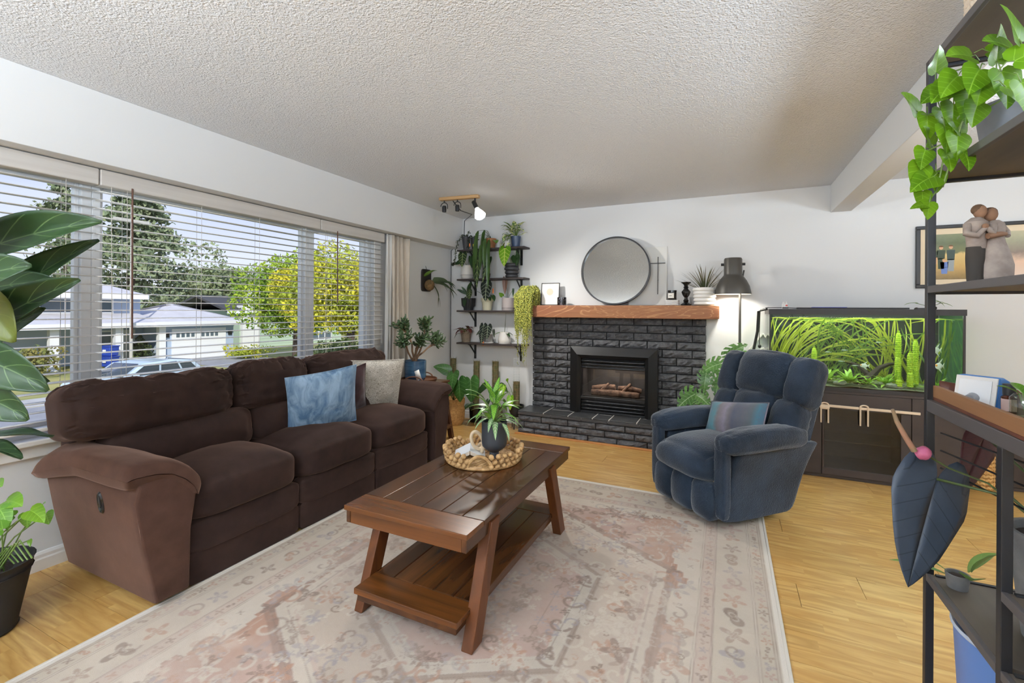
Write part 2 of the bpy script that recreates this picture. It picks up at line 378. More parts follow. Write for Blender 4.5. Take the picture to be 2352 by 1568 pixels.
curtain('curtain', 'white lining curtain between the blind and the beige panel', 3.535, 3.60, .012, 1., 2., sheer)
# ================================================================ outside, across the street
GZ = -2.15
lawnm = mat('lawn_grass', rgb(136, 142, 78), .95, rgb(178, 170, 104), .35, .5, 30, .03)
asph = mat('asphalt', rgb(148, 148, 150), .95, rgb(160, 160, 162), 2, .2, 60)
conc = mat('concrete', rgb(196, 194, 188), .9, rgb(182, 180, 174), 3)
struct(MB().b2(-90, XW-.3, -60, 90, GZ-.5, GZ).build('ground', lawnm, smooth=False))
struct(MB().b2(-21.5, -13.5, -60, 90, GZ-.1, GZ+.03).build('street', asph, smooth=False))
struct(MB().b2(-33, -21.4, 17.0, 21.6, GZ-.1, GZ+.05).build('driveway', asph, smooth=False))
struct(MB().b2(-23.4, -21.6, -60, 17.0, GZ-.1, GZ+.05).build('pavement', conc, smooth=False))
bluew = mat('blue_siding', rgb(176, 192, 214), .8); whitw = mat('white_trim', rgb(236, 238, 240), .6); roofm = mat('pale_roofing', rgb(206, 204, 206), .9, rgb(192, 190, 192), 1.2); darkr = mat('dark_roofing', rgb(70, 70, 72), .9)
paneo = mat('far_window', rgb(92, 106, 116), .12); greens = mat('green_siding', rgb(176, 194, 172), .8); whiteb = mat('white_brick', rgb(226, 226, 222), .8); shade = mat('porch_wall', rgb(120, 124, 128), .9); doorm = mat('dark_door', rgb(70, 66, 66), .5)
def win(par, x, y0, y1, z0, z1, n=1, fr=.09):
    b = MB(); d = .06
    b.b2(x, x+d, y0-fr, y0, z0-fr, z1+fr); b.b2(x, x+d, y1, y1+fr, z0-fr, z1+fr); b.b2(x, x+d, y0, y1, z0-fr, z0); b.b2(x, x+d, y0, y1, z1, z1+fr)
    for i in range(1, n): yy = y0+(y1-y0)*i/n; b.b2(x, x+d, yy-.035, yy+.035, z0, z1)
    w = b.build('window', whitw, par, smooth=False); MB().b2(x, x+.02, y0, y1, z0, z1).build('pane', paneo, w, smooth=False)
def siding(b, x, y0, y1, z0, z1, st=.25, mi=0):
    z = z0
    while z < z1-.01:
        h_ = min(st, z1-z); b.add([(x, y0, z), (x, y1, z), (x+.025, y1, z), (x+.025, y0, z), (x, y0, z+h_), (x, y1, z+h_), (x+.004, y1, z+h_), (x+.004, y0, z+h_)], [(3, 2, 6, 7), (0, 3, 7, 4), (1, 5, 6, 2), (0, 1, 2, 3), (4, 7, 6, 5)], mi); z += st
def roof(par, y0, y1, x0, x1, z0, z1, m_, over=.4, hip=0, name='roof', th=.18):
    """pitched roof, ridge along y, eave lines at x0 and x1"""
    xm = (x0+x1)/2; b = MB(); A = [(x1+over, y0-over, z0), (x1+over, y1+over, z0), (xm, y1+over-hip, z1), (xm, y0-over+hip, z1)]; B = [(x0-over, y0-over, z0), (x0-over, y1+over, z0), (xm, y1+over-hip, z1), (xm, y0-over+hip, z1)]
    b.poly(A, (0, 0, th)); b.poly(B[::-1], (0, 0, th))
    if hip:
        b.poly([A[1], B[1], A[2]], (0, 0, th)); b.poly([B[0], A[0], A[3]], (0, 0, th))
    r = b.build(name, m_, par, smooth=False)
    MB().b2(x1+over-.03, x1+over+.09, y0-over, y1+over, z0-.12, z0+.2).build('gutter', whitw, r, smooth=False)
h1 = thing('house', 'pale blue house with white garage door and columned porch across the street', 'house', (0, 0, 0))
b = MB(); X1 = -33.
b.b2(X1-9, X1-2.2, 4.3, 17, GZ, .75); siding(b, X1-2.2, 4.3, 16.9, GZ, .7)
b.b2(X1-7, X1, 17.0, 21.7, GZ, .35); b.b2(X1-9, X1-3, 6.4, 17.2, .6, 2.05); siding(b, X1-3, 6.4, 17.2, .9, 2.0)
b.b2(X1-2.2, X1, -1, 6.2, GZ, .2); siding(b, X1, -1, 6.2, GZ, .1)
b.build('wall', bluew, h1, smooth=False)
roof(h1, 6.6, 16.6, X1-9, X1-2.6, 2.0, 2.95, roofm, .6, 1.6)
roof(h1, 16.6, 22.1, X1-7.5, X1+.3, .25, 1.45, roofm, .3, 3.3)
b = MB().poly([(X1+.55, -1.4, .25), (X1+.55, 17.0, .25), (X1-3, 17.0, .82), (X1-3, -1.4, .82)], (0, 0, .14)); r_ = b.build('porch_roof', roofm, h1, smooth=False)
MB().b2(X1+.5, X1+.64, -1.4, 17.0, .13, .42).build('gutter', whitw, r_, smooth=False)
for yy in (7.0, 11.7, 14.6, 16.9): MB().b2(X1-.1, X1+.25, yy-.19, yy+.19, GZ, .2).build('porch_column', whitw, h1, smooth=False)
for z_, (a_, c_) in ((0, (17.55, 21.1)),):
    g_ = MB().b2(X1+.0, X1+.07, a_, c_, GZ, -.05).build('garage_door', whitw, h1, smooth=False)
    for k in range(8): yy = a_+.35+k*.31+(.35 if k > 3 else 0); MB().b2(X1+.06, X1+.09, yy-.10, yy+.10, -.62, -.36).build('door_light', paneo, g_, smooth=False)
for k, yy in enumerate((17.25, 21.42)): MB().b2(X1, X1+.1, yy-.12, yy+.12, -.6, -.25).build('wall_lamp', BLACK, h1, smooth=False)
win(h1, X1-2.97, 7.2, 9.3, 1.05, 1.75, 2); win(h1, X1-2.97, 12.2, 14.4, 1.05, 1.8, 2); win(h1, X1-2.97, 15.0, 15.6, 1.05, 1.8)
win(h1, X1-2.17, 13.8, 15.2, -1.5, -.2, 2); win(h1, X1+.03, 1.6, 4.4, -1.4, -.3, 3); win(h1, X1-2.17, 9.3, 10.4, GZ+.3, -.1)
MB().b2(X1-2.2, X1-2.1, 7.8, 8.9, GZ, -.1).build('front_door', doorm, h1, smooth=False)
MB().b2(X1-2.2, X1-2.1, 15.5, 16.5, GZ, -.1).build('side_door', whitw, h1, smooth=False)
h2 = thing('house', 'pale green house with white chimney, half hidden by the green tree', 'house', (0, 0, 0)); X2 = -38.
b = MB(); b.b2(X2-8, X2, 25.5, 37, GZ, 1.2); siding(b, X2, 25.5, 37, GZ, 1.1); b.build('wall', greens, h2, smooth=False)
MB().b2(X2-.5, X2+.3, 25.6, 27.2, GZ, 1.6).build('white_wall', whiteb, h2, smooth=False)
roof(h2, 24.6, 37.4, X2-8, X2, 1.0, 2.3, darkr, .4, 0); MB().b2(X2-.5, X2+.6, 26.2, 28.4, .9, 2.85).build('chimney', whiteb, h2, smooth=False)
MB().b2(X2-.6, X2+.7, 26.1, 28.5, 2.85, 2.98).build('chimney_cap', roofm, h2, smooth=False)
win(h2, X2+.03, 32.3, 35.5, -.2, .75, 3); win(h2, X2+.03, 32.3, 35.5, GZ+.35, GZ+1.1, 4)
# trees
def foliage(n, fn, sz, seed):
    rnd = np.random.RandomState(seed); vs = []; fs = []
    for i in range(n):
        p, s_ = fn(rnd); d = rnd.normal(size=3); d /= np.linalg.norm(d)+1e-9; e_ = np.cross(d, rnd.normal(size=3)); e_ /= np.linalg.norm(e_)+1e-9
        k = len(vs); s_ = s_*sz*(.6+.8*rnd.rand()); vs += [tuple(p-d*s_), tuple(p+e_*s_*.6), tuple(p+d*s_), tuple(p-e_*s_*.6)]; fs.append((k, k+1, k+2, k+3))
    return vs, fs
def tree(name, label, loc, h_, r, kind, m1, n=5000, sz=.35, seed=1, trunk=.3, base=.25, group='trees beyond the street'):
    t = thing(name, label, 'tree', loc, group=group); rs = np.random.RandomState(seed)
    if kind == 'cone':
        br = [(rs.rand()*2*pi, zf) for zf in np.linspace(base, .99, 60)]
        def fn(rd):
            a, zf = br[rd.randint(len(br))]; L = r*(1-zf)**.75*(.75+.5*((a*7.3) % 1)); q_ = rd.rand()**.6*L
            return np.array([cos(a)*q_, sin(a)*q_, zf*h_-.25*q_]) + rd.normal(size=3)*(.10*L+.12)*np.array([1, 1, .6]), .7+.3*rd.rand()
    else:
        cl = [(rs.normal(size=3)*np.array([.42, .42, .30])*.9, .30+.22*rs.rand()) for _ in range(26)]
        def fn(rd):
            c_, q_ = cl[rd.randint(len(cl))]; d = rd.normal(size=3); d /= np.linalg.norm(d); p_ = c_+d*q_*(.75+.3*rd.rand())
            return np.array([p_[0]*r, p_[1]*r, max(base*.5*h_, h_*(base+1)/2+p_[2]*h_*.62*(1-base))]), .7+.4*rd.rand()
    vs, fs = foliage(n, fn, sz, seed); o = MB().add(vs, fs).build('foliage', m1, t, smooth=False); o['kind'] = 'stuff'
    MB().tube([(0, 0, 0), (.1, 0, h_*.4), (0, 0, h_*.85)], [trunk, trunk*.7, trunk*.2], 8).build('trunk', barkm, t)
    return t
barkm = mat('bark', rgb(86, 74, 62), .9)
def fol(n, a, b_): return mat(n, a, .85, b_, .9, lo=.4, hi=.6, spec=.2)
conm = fol('conifer_green', rgb(112, 128, 98), rgb(150, 160, 124)); deci = fol('maple_green', rgb(110, 148, 46), rgb(168, 186, 60)); yelm = fol('yellow_green', rgb(206, 196, 60), rgb(164, 178, 66)); olm = fol('olive_green', rgb(120, 136, 100), rgb(150, 160, 120)); hedgem = fol('hedge_green', rgb(52, 66, 44), rgb(86, 100, 56))
g = lambda u, t_: AT(u, 720, t_).xy.to_tuple()+(GZ,)
tree('conifer_tree', 'tall broad conifer rising behind the blue house roof', g(300, 49), 17.6, 11.5, 'cone', conm, 16000, .30, 3, .5, .08)
tree('conifer_tree', 'sparse leaning conifer at the left behind the blue house', g(150, 62), 23.5, 7.0, 'cone', conm, 6000, .34, 5, .4, .15)
tree('leafy_tree', 'rounded olive tree behind the green house chimney', g(535, 66), 11.2, 6.4, 'round', olm, 9000, .30, 8, .4, .1)
tree('leafy_tree', 'low olive tree between the conifer and the green house', g(436, 95), 9.6, 6.5, 'round', olm, 8000, .32, 18, .4, .1)
tree('leafy_tree', 'round green maple standing left of the right window post', g(680, 31), 7.0, 3.5, 'round', deci, 18000, .125, 11, .25, .22)
tree('leafy_tree', 'yellow green tree filling the right window', g(803, 22.5), 6.5, 2.75, 'round', yelm, 22000, .085, 14, .25, .34)
tree('hedge_bush', 'dark clipped bush under the yellow green tree', g(780, 17.5), 2.3, 1.5, 'round', hedgem, 9000, .07, 15, .2, .0, None)
tree('garden_bush', 'spiky flowering bush in the lawn before the blue house', g(64, 22.5), 1.5, 1.1, 'round', fol('bush_green', rgb(110, 120, 66), rgb(150, 140, 80)), 1600, .10, 21, .1, .0, None)
tree('garden_bush', 'dark bush beside the side door of the blue house', g(326, 29.2), 1.5, .6, 'round', hedgem, 1200, .09, 22, .1, .0, None)
tree('garden_bush', 'low yellow flowering bush along the green house wall', g(560, 31.5), .9, 1.6, 'round', yelm, 1800, .08, 23, .05, .0, None)
# the car, the pole, the bins
ct = thing('car', 'pale blue hatchback parked across the street behind the sofa back', 'car', AT(322, 800, 17.2).xy.to_tuple()+(GZ+.03,), radians(98))
carp = mat('car_paint', rgb(196, 214, 226), .2, coat=.6); carg = mat('car_glass', rgb(70, 78, 84), .08); tyre = mat('tyre', rgb(34, 34, 35), .8)
b = MB(); prof = [(-2.05, .28), (-2.1, .62), (-1.95, .88), (-1.1, .95), (-.45, 1.40), (.6, 1.47), (1.45, 1.38), (1.9, .98), (2.05, .85), (2.1, .4), (2.0, .28)]
b.poly([(x_, -.84, z_) for x_, z_ in prof], (0, 1.68, 0)); b.build('body', carp, ct, bevel=.09, seg=3)
for sy in (-1, 1):
    b = MB(); yy = sy*.845
    for q_ in ([(-.86, 1.0), (-.42, 1.33), (.1, 1.38), (.1, 1.0)], [(.18, 1.0), (.18, 1.38), (.75, 1.39), (.95, 1.0)], [(1.03, 1.0), (.84, 1.38), (1.3, 1.32), (1.6, 1.02)]): b.poly([(x_, yy-.01, z_) for x_, z_ in q_], (0, .02, 0))
    b.build('side_window', carg, ct, smooth=False)
    MB().soft((-.75, sy*.95, 1.0), (.12, .2, .14), 4).build('mirror', carp, ct)
MB().add([(-1.06, -.7, .99), (-.47, -.62, 1.40), (-.47, .62, 1.40), (-1.06, .7, .99)], [(0, 1, 2, 3)]).build('windscreen', carg, ct, solid=.02)
MB().add([(1.47, -.62, 1.39), (1.9, -.7, 1.0), (1.9, .7, 1.0), (1.47, .62, 1.39)], [(0, 1, 2, 3)]).build('rear_window', carg, ct, solid=.02)
for sx_ in (-1.35, 1.35):
    for sy in (-1, 1):
        w_ = MB().lathe([(.12, -.1), (.3, -.1), (.32, 0), (.3, .1), (.12, .1)], 20, M=Matrix.Translation((sx_, sy*.78, .32)) @ Matrix.Rotation(pi/2, 4, 'X')).build('wheel', tyre, ct)
        MB().lathe([(.0001, -.02), (.19, 0), (.19, .02)], 12, M=Matrix.Translation((sx_, sy*.9, .32)) @ Matrix.Rotation(-sy*pi/2, 4, 'X')).build('hub_cap', roofm, w_)
p_ = AT(301, 800, 27); t = thing('utility_pole', 'thin pale utility pole in front of the blue house', 'pole', (p_.x, p_.y, GZ))
MB().tube([(0, 0, 0), (0, 0, 9.5)], [.09, .06], 8).build('pole', conc, t); MB().b2(-.06, .06, -.9, .9, 8.6, 8.72).build('crossarm', conc, t)
blueb = mat('blue_plastic', rgb(44, 74, 178), .45)
for k, lb in enumerate(('lower blue recycling box of the two stacked by the porch column', 'upper blue recycling box of the two stacked by the porch column')):
    p_ = AT(252, 800, 26.5); t = thing('recycling_box', lb, 'box', (p_.x, p_.y, GZ+.05+k*.62), .3, 'blue boxes by the porch')
    MB().box((0, 0, .29), (.62, .5, .58), taper=(1.12, 1.12)).build('body', blueb, t, bevel=.04); MB().b2(-.38, .38, -.31, .31, .54, .6).build('rim', blueb, t, bevel=.02); MB().b2(-.1, .1, -.33, -.3, .25, .38).build('sticker', whitw, t, smooth=False)
# ================================================================ rug
def rug():
    x0, x1, y0, y1 = -2.278, .222, .38, 3.43; Wd, Hd = x1-x0, y1-y0; nx, ny = 494, 610
    gx, gy = np.meshgrid(np.linspace(0, Wd, nx+1), np.linspace(0, Hd, ny+1), indexing='ij'); rs = np.random.RandomState(3)
    def vn(sc, seed, oct_=3):
        out = np.zeros_like(gx); amp = 1; tot = 0; r_ = np.random.RandomState(seed)
        for o_ in range(oct_):
            t_ = r_.rand(64, 64); fx, fy = gx/sc, gy/sc; ix, iy = fx.astype(int), fy.astype(int); tx, ty = fx-ix, fy-iy; tx = tx*tx*(3-2*tx); ty = ty*ty*(3-2*ty)
            q_ = lambda a, b_: t_[(ix+a) % 64, (iy+b_) % 64]
            out += amp*((q_(0, 0)*(1-tx)+q_(1, 0)*tx)*(1-ty)+(q_(0, 1)*(1-tx)+q_(1, 1)*tx)*ty); tot += amp; amp *= .5; sc *= .5
        return out/tot
    C_ = lambda r, g_, b_: np.array([lin(r), lin(g_), lin(b_)])
    cream, beige, rose, rust, taupe, grey = C_(202, 191, 176), C_(184, 170, 152), C_(176, 142, 130), C_(172, 130, 106), C_(116, 97, 86), C_(150, 145, 148)
    col = np.zeros(gx.shape+(3,)); col[:] = cream
    def put(mask, c_, a=1.):
        k = (np.clip(mask, 0, 1)*a)[..., None]; col[:] = col*(1-k)+c_*k
    w1, w2, w3 = vn(.5, 1), vn(.13, 2), vn(.03, 4)
    wob = (vn(.06, 9)-.5)*.02
    e = np.minimum(np.minimum(gx, Wd-gx), np.minimum(gy, Hd-gy))+wob*.25
    band = lambda a, b_, s=.003: np.clip((e-a)/s+.5, 0, 1)*np.clip((b_-e)/s+.5, 0, 1)
    line = lambda a, w=.0035: band(a-w/2, a+w/2)
    put(band(.035, .10), beige, .5); put(band(.105, .265), beige, .35); put(band(.265, .325), rose, .35)
    # the field: rose with a stepped edge, a cream hexagon medallion and corner blocks
    cx_, cy_ = Wd/2, Hd/2; ax_, ay_ = np.abs(gx-cx_), np.abs(gy-cy_)
    step = .055; sxx = np.floor(ay_/step)*step
    fieldd = np.minimum(Wd/2-.34-.04-.10*np.abs(np.sin(sxx*7))-ax_, Hd/2-.40-.05*np.floor(np.abs(np.sin(ax_*9))*3)/3-ay_) + wob
    fld = np.clip(fieldd/.004+.5, 0, 1); put(fld, rose, .8); put(fld*np.clip((w1-.45)*5, 0, 1), rust, .75); put(fld*np.clip((w2-.5)*4, 0, 1), C_(196, 176, 160), .6)
    put(np.clip(1-np.abs(fieldd-.008)/.004, 0, 1), taupe, .45); put(np.clip(1-np.abs(fieldd-.028)/.004, 0, 1), cream, .6)
    def hexd(sx_, sy_, k=.55): return np.maximum(ax_/sx_, 0)+np.maximum(ay_/sy_-k, 0)/(1-k)
    for s_, c_, a_ in ((1.0, taupe, .5), (.95, cream, .85), (.88, rose, .4), (.86, C_(186, 172, 156), .8), (.60, taupe, .5), (.57, cream, .8), (.50, rose, .7)):
        hx = hexd(.80*s_, 1.02*s_)+wob*1.4; put(np.clip((1-hx)/.008+.5, 0, 1), c_, a_)
    for s_ in (.97, .90, .59, .52, .40):
        hx = hexd(.80*s_, 1.02*s_); put(np.clip(1-np.abs(hx-1)/.010, 0, 1), taupe, .6)
    # little flowers, leaves and scrolls scattered on a mirrored lattice
    def motif(px, py, r, n, c_, a_, ang=0, ring=True):
        i0, i1 = int(max(0, (px-r*1.3)/Wd*nx)), int(min(nx, (px+r*1.3)/Wd*nx))+1; j0, j1 = int(max(0, (py-r*1.3)/Hd*ny)), int(min(ny, (py+r*1.3)/Hd*ny))+1
        if i1 <= i0 or j1 <= j0: return
        dx, dy = gx[i0:i1, j0:j1]-px, gy[i0:i1, j0:j1]-py; rr = np.hypot(dx, dy)/r; th = np.arctan2(dy, dx)+ang
        pet = .62+.38*np.cos(n*th); sh_ = np.clip((pet-rr)/.10+.5, 0, 1)
        if ring: sh_ = sh_*np.clip(np.abs(rr-.45*pet)/.12, .25, 1)
        k = (sh_*a_)[..., None]; col[i0:i1, j0:j1] = col[i0:i1, j0:j1]*(1-k)+c_*k
    def scroll(px, py, r, ang, c_, a_, turns=1.1):
        i0, i1 = int(max(0, (px-r)/Wd*nx)), int(min(nx, (px+r)/Wd*nx))+1; j0, j1 = int(max(0, (py-r)/Hd*ny)), int(min(ny, (py+r)/Hd*ny))+1
        if i1 <= i0 or j1 <= j0: return
        dx, dy = gx[i0:i1, j0:j1]-px, gy[i0:i1, j0:j1]-py; rr = np.hypot(dx, dy)/r; th = (np.arctan2(dy, dx)+ang) % (2*pi)
        d = np.minimum(np.abs(rr-th/(2*pi)*.85), 1); k = (np.clip((.11-d)/.06+.5, 0, 1)*(rr < 1)*a_)[..., None]; col[i0:i1, j0:j1] = col[i0:i1, j0:j1]*(1-k)+c_*k
    cs = [taupe, rust, rose, grey, C_(150, 128, 112)]
    for per, n_, rr in ((.185, 4, .052), (.295, 3, .020), (.068, 4, .020)):
        L = np.arange(per, Wd-per, rr*2.4); M_ = np.arange(per, Hd-per, rr*2.4)
        for i, t_ in enumerate(L):
            for py in (per, Hd-per): motif(t_, py, rr*(.8+.4*rs.rand()), [4, 5, 2, 3][i % 4], cs[i % 5], .68, rs.rand()*3)
            if rr > .03 and i % 2: [scroll(t_+.03, py, rr, rs.rand()*6, taupe, .45) for py in (per, Hd-per)]
        for i, t_ in enumerate(M_):
            for px in (per, Wd-per): motif(px, t_, rr*(.8+.4*rs.rand()), [4, 2, 5, 3][i % 4], cs[(i+2) % 5], .68, rs.rand()*3)
            if rr > .03 and i % 2: [scroll(px, t_+.03, rr, rs.rand()*6, taupe, .5) for px in (per, Wd-per)]
    for k in range(420):
        px, py = .36+rs.rand()*(Wd/2-.36), .36+rs.rand()*(Hd/2-.36); r_ = .018+.05*rs.rand()**2; n_ = rs.choice([2, 3, 4, 5, 6]); c_ = [taupe, rust, cream, grey, cream, C_(128, 108, 98)][rs.randint(6)]; a_ = .3+.35*rs.rand(); an = rs.rand()*6; sc_ = rs.rand() < .35
        for fx in (0, 1):
            for fy in (0, 1):
                X_, Y_ = (px, Wd-px)[fx], (py, Hd-py)[fy]
                (scroll(X_, Y_, r_*1.1, an, c_, min(.9, a_*1.3)) if sc_ else motif(X_, Y_, r_, n_, c_, min(.9, a_*1.3), an))
    for a_ in (.035, .045, .098, .108, .262, .270, .322, .332): put(line(a_), taupe, .55)
    # wear
    fade = np.clip((vn(.35, 21)-.42)*4, 0, 1)*.36+np.clip((w3-.45)*3, 0, 1)*.22; col[:] = col*(1-fade[..., None])+C_(190, 175, 162)*fade[..., None]
    col *= (.79+.16*w2)[..., None]; put(np.clip((.03-e)/.004, 0, 1), C_(214, 208, 198), .9)
    z = .007+.0012*vn(.02, 31)
    vs = np.stack([x0+gx, y0+gy, z], -1).reshape(-1, 3); idx = np.arange((nx+1)*(ny+1)).reshape(nx+1, ny+1)
    fs = np.stack([idx[:-1, :-1], idx[1:, :-1], idx[1:, 1:], idx[:-1, 1:]], -1).reshape(-1, 4)
    me = bpy.data.meshes.new('rug'); me.vertices.add(len(vs)); me.vertices.foreach_set('co', vs.ravel()); me.loops.add(fs.size); me.loops.foreach_set('vertex_index', fs.ravel().astype(np.int32))
    me.polygons.add(len(fs)); me.polygons.foreach_set('loop_start', np.arange(0, fs.size, 4, dtype=np.int32)); me.polygons.foreach_set('loop_total', np.full(len(fs), 4, dtype=np.int32)); me.update(calc_edges=True)
    at = me.color_attributes.new('pile', 'FLOAT_COLOR', 'POINT'); at.data.foreach_set('color', np.concatenate([col.reshape(-1, 3), np.ones((len(vs), 1))], 1).astype(np.float32).ravel())
    q = NT('rug_pile'); a = q.n('Attribute'); a.attribute_name = 'pile'; fib = q.noise(q.co('Object', (1, 1, 1)), 420, 2)
    q.base(q.mix(q.rng(fib, .3, .7, 0, .22), a.outputs['Color'], rgb(150, 130, 118))); q.p(rough=.95, spec=.1, sheen=.1); q.bump(fib, .35, .002); me.materials.append(q.mat)
    o = bpy.data.objects.new('area_rug', me); COL.objects.link(o); tag(o, 'faded rose and cream oriental rug under the coffee table', 'rug')
    b = MB(); h_ = .0072
    b.b2(x0-.004, x0+.010, y0, y1, .0005, h_+.003); b.b2(x1-.010, x1+.004, y0, y1, .0005, h_+.003); b.b2(x0, x1, y1-.010, y1+.004, .0005, h_+.003); b.b2(x0, x1, y0-.004, y0+.01, .0005, h_+.003)
    b.build('binding', mat('rug_binding', rgb(204, 198, 188), .95), o, bevel=.003)
rug()

# ================================================================ sofa
def fabric(name, c1, c2, sc=3.5, weave=260, sheen=.35, bump=.2, stc=None):
    q = NT(name); co = q.co('Object'); nz = q.noise(co, sc, 4, .6, .4); n2 = q.noise(co, sc*5, 3)
    q.base(q.mix(q.rng(q.math('MULTIPLY_ADD', nz, .7, q.math('MULTIPLY', n2, .3)), .32, .68), c1, c2)); q.p(rough=.85, spec=.15, sheen=sheen, sheenr=.4)
    if stc: q.set(q.b.inputs['Sheen Tint'], stc)
    q.bump(q.noise(co, weave, 2), bump, .0015); return q.mat
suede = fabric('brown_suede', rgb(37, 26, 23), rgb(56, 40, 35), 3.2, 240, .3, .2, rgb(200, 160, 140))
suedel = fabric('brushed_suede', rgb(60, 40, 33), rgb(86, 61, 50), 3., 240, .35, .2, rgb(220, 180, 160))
def nv(p, sc, sd=0): return noise.noise(Vector(p)*sc+Vector((sd*7.1, sd*3.3, sd*1.7)))
so = thing('sofa', 'long dark brown suede three seat reclining sofa under the window', 'sofa', (-2.65, 2.235, 0), 0)
O_ = Vector((-2.65, 2.235, 0))
def sl(p): return Vector(p)-O_
b = MB(); b.soft(sl((-2.70, 2.235, .175)), (.66, 2.02, .33), 6, 14); b.build('base', suede, so)
b = MB(); b.soft(sl((-2.99, 2.235, .47)), (.16, 2.25, .80), 8, 10); b.build('back_frame', suede, so)
SY = (1.283, 1.908, 2.550, 3.19)
for i in range(3):
    ya, yb = SY[i]+.004, SY[i+1]-.004; yc = (ya+yb)/2; w = yb-ya
    def fn(u, q_, i=i):
        dome = (1-u.x**2*.8)*(1-u.y**2)
        if u.z > 0: q_.z += .055*max(0, dome)-.012*max(0, u.x)
        q_.z += .006*nv((u.x*1.3, u.y*1.3, u.z), 2.2, i)
        if u.x > .5: q_.x += .018*(1-u.y**2)
        return q_
    MB().soft(sl((-2.55, yc, .398)), (.58, w, .20), 16, 7, fn).build('seat_cushion', suede, so)
    def f2(u, q_):
        q_.x += .012*(1-u.y**4)*(1-u.z)*.6 + .004*nv((u.y, u.z, 3), 2.5, i); return q_
    MB().soft(sl((-2.315, yc, .232)), (.09, w, .150), 12, 9, f2).build('footrest_panel', suede, so)
    MB().soft(sl((-2.322, yc, .090)), (.10, w, .165), 8, 12).build('lower_panel', suede, so)
BY = (.985, 1.81, 2.36, 3.20)
for i in range(3):
    ya, yb = BY[i]+.01, BY[i+1]-.005; yc = (ya+yb)/2; w = yb-ya; tilt = Matrix.Rotation(radians(-9), 4, 'Y')
    def fn(u, q_, i=i):
        if u.x > 0: q_.x += .05*(1-u.y**2)*(1-.6*u.z**2)
        wr = nv((u.y*2.2, u.z*1.1, u.x), 2.6, i+3); q_ += Vector((.012, 0, .006))*wr
        edge = max(0, abs(u.y)-.55)/.45; q_.x += .014*edge*nv((u.z*3.5+u.y, u.y*1.5, 1), 2.4, i)
        if u.z > .4: q_.z += .018*nv((u.y*3.2, 0, i*5), 1.5)-.012*u.y**2 - .020*abs(nv((u.y*6+u.x*2, u.x*2, i), 1.3)); q_.x += .012*nv((u.y*5, u.x*2, i+9), 1.4)
        if i == 0: q_.z -= .028*sin((u.y+1)*pi/2)*(u.z > 0); 
        return q_
    M_ = Matrix.Translation(sl((-2.815, yc, .832))) @ tilt
    MB().soft((0, 0, 0), (.23, w, .31), 30, 5.5, fn, M_).build('back_cushion', suede, so)
    yl, yr = (SY[i]-(.13 if i == 0 else 0), SY[i+1]+(.13 if i == 2 else 0))
    def f3(u, q_, i=i):
        if u.x > 0: q_.x += .045*(1-u.y**4)*(1-u.z**2)
        q_.x += .006*nv((u.y*2, u.z*2, 7), 2, i); return q_
    MB().soft((0, 0, 0), (.20, yr-yl-.004, .25), 14, 5.5, f3, Matrix.Translation(sl((-2.765, (yl+yr)/2, .590))) @ tilt).build('lumbar_cushion', suede, so)
def arm(sg, yo):
    # yo: outer floor line of the arm; sg +1 = near arm (outer side toward -y)
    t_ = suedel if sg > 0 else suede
    b = MB(); Yf = lambda d: yo+sg*d     # d: distance inwards from the outer floor line
    prof = [(0, .028), (.137, .028), (.142, .30), (.17, .50), (.06, .60), (-.07, .575), (-.085, .50), (-.055, .30)]
    n_ = len(prof)
    def ring(x, k):
        cy_, cz = .04, .3
        return [sl((x, Yf(cy_+(d-cy_)*k), cz+(z-cz)*k)) for d, z in prof]
    xs = [(-3.04, .93), (-3.02, 1), (-2.27, 1), (-2.245, .985), (-2.238, .94)]
    vs = [p for x, k in xs for p in ring(x, k)]; fs = []
    for i in range(len(xs)-1):
        for j in range(n_): fs.append((i*n_+j, i*n_+(j+1) % n_, (i+1)*n_+(j+1) % n_, (i+1)*n_+j)[::sg])
    fs += [tuple(range(n_-1, -1, -1))[::sg], tuple(range((len(xs)-1)*n_, len(xs)*n_))[::sg]]
    b.add(vs, fs); b.build('arm_panel', t_, so, bevel=.02, seg=3)
    # the padded top: a crescent from the outer roll over to the seat
    cen = [(-.118, .604), (-.085, .608), (-.045, .608), (.0, .602), (.06, .582), (.11, .546), (.148, .502), (.168, .455)]
    th = [.060]*8
    def sec(v):    # closed section parameter 0..1
        m_ = len(cen)-1
        if v < .5: t2 = v*2*m_; s_ = 1
        else: t2 = (1-v)*2*m_; s_ = -1
        i = min(int(t2), m_-1); f_ = t2-i
        c_ = [cen[i][k]*(1-f_)+cen[i+1][k]*f_ for k in (0, 1)]; h_ = .062*sqrt(max(0, 1-abs(2*t2/m_-1)**8))
        a_, b_ = cen[max(i-1, 0)], cen[min(i+2, m_)]; dx, dz = b_[0]-a_[0], b_[1]-a_[1]; L = sqrt(dx*dx+dz*dz) or 1
        return c_[0]-dz/L*h_*s_, c_[1]+dx/L*h_*s_, c_
    def fn(u, v):
        d, z, c_ = sec(v); e_ = (1-abs(2*u-1)**12)**.4 if abs(2*u-1) < 1 else 0; e_ = max(e_, .02)
        d = c_[0]+(d-c_[0])*e_; z = c_[1]+(z-c_[1])*e_
        x = -3.03+.80*u; bk = max(0, 1-u/.4); out_ = max(0, min(1, (.0-d)/.12)); z -= .075*bk*out_ + .008*bk; d -= .02*bk*out_
        z += .004*nv((u*3, v*5, 1), 2); return sl((x, Yf(d), z))
    g_ = MB().grid(fn, 44, 64); o = g_.build('arm_rest', t_, so, smooth=True)
    if sg < 0: o.data.flip_normals()
    return o
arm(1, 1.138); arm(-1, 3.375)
h_ = MB(); M_ = Matrix.Translation(sl((-2.52, 1.062, .455))) @ Matrix.Rotation(radians(97), 4, 'X') @ Matrix.Diagonal((.55, 1.3, 1, 1))
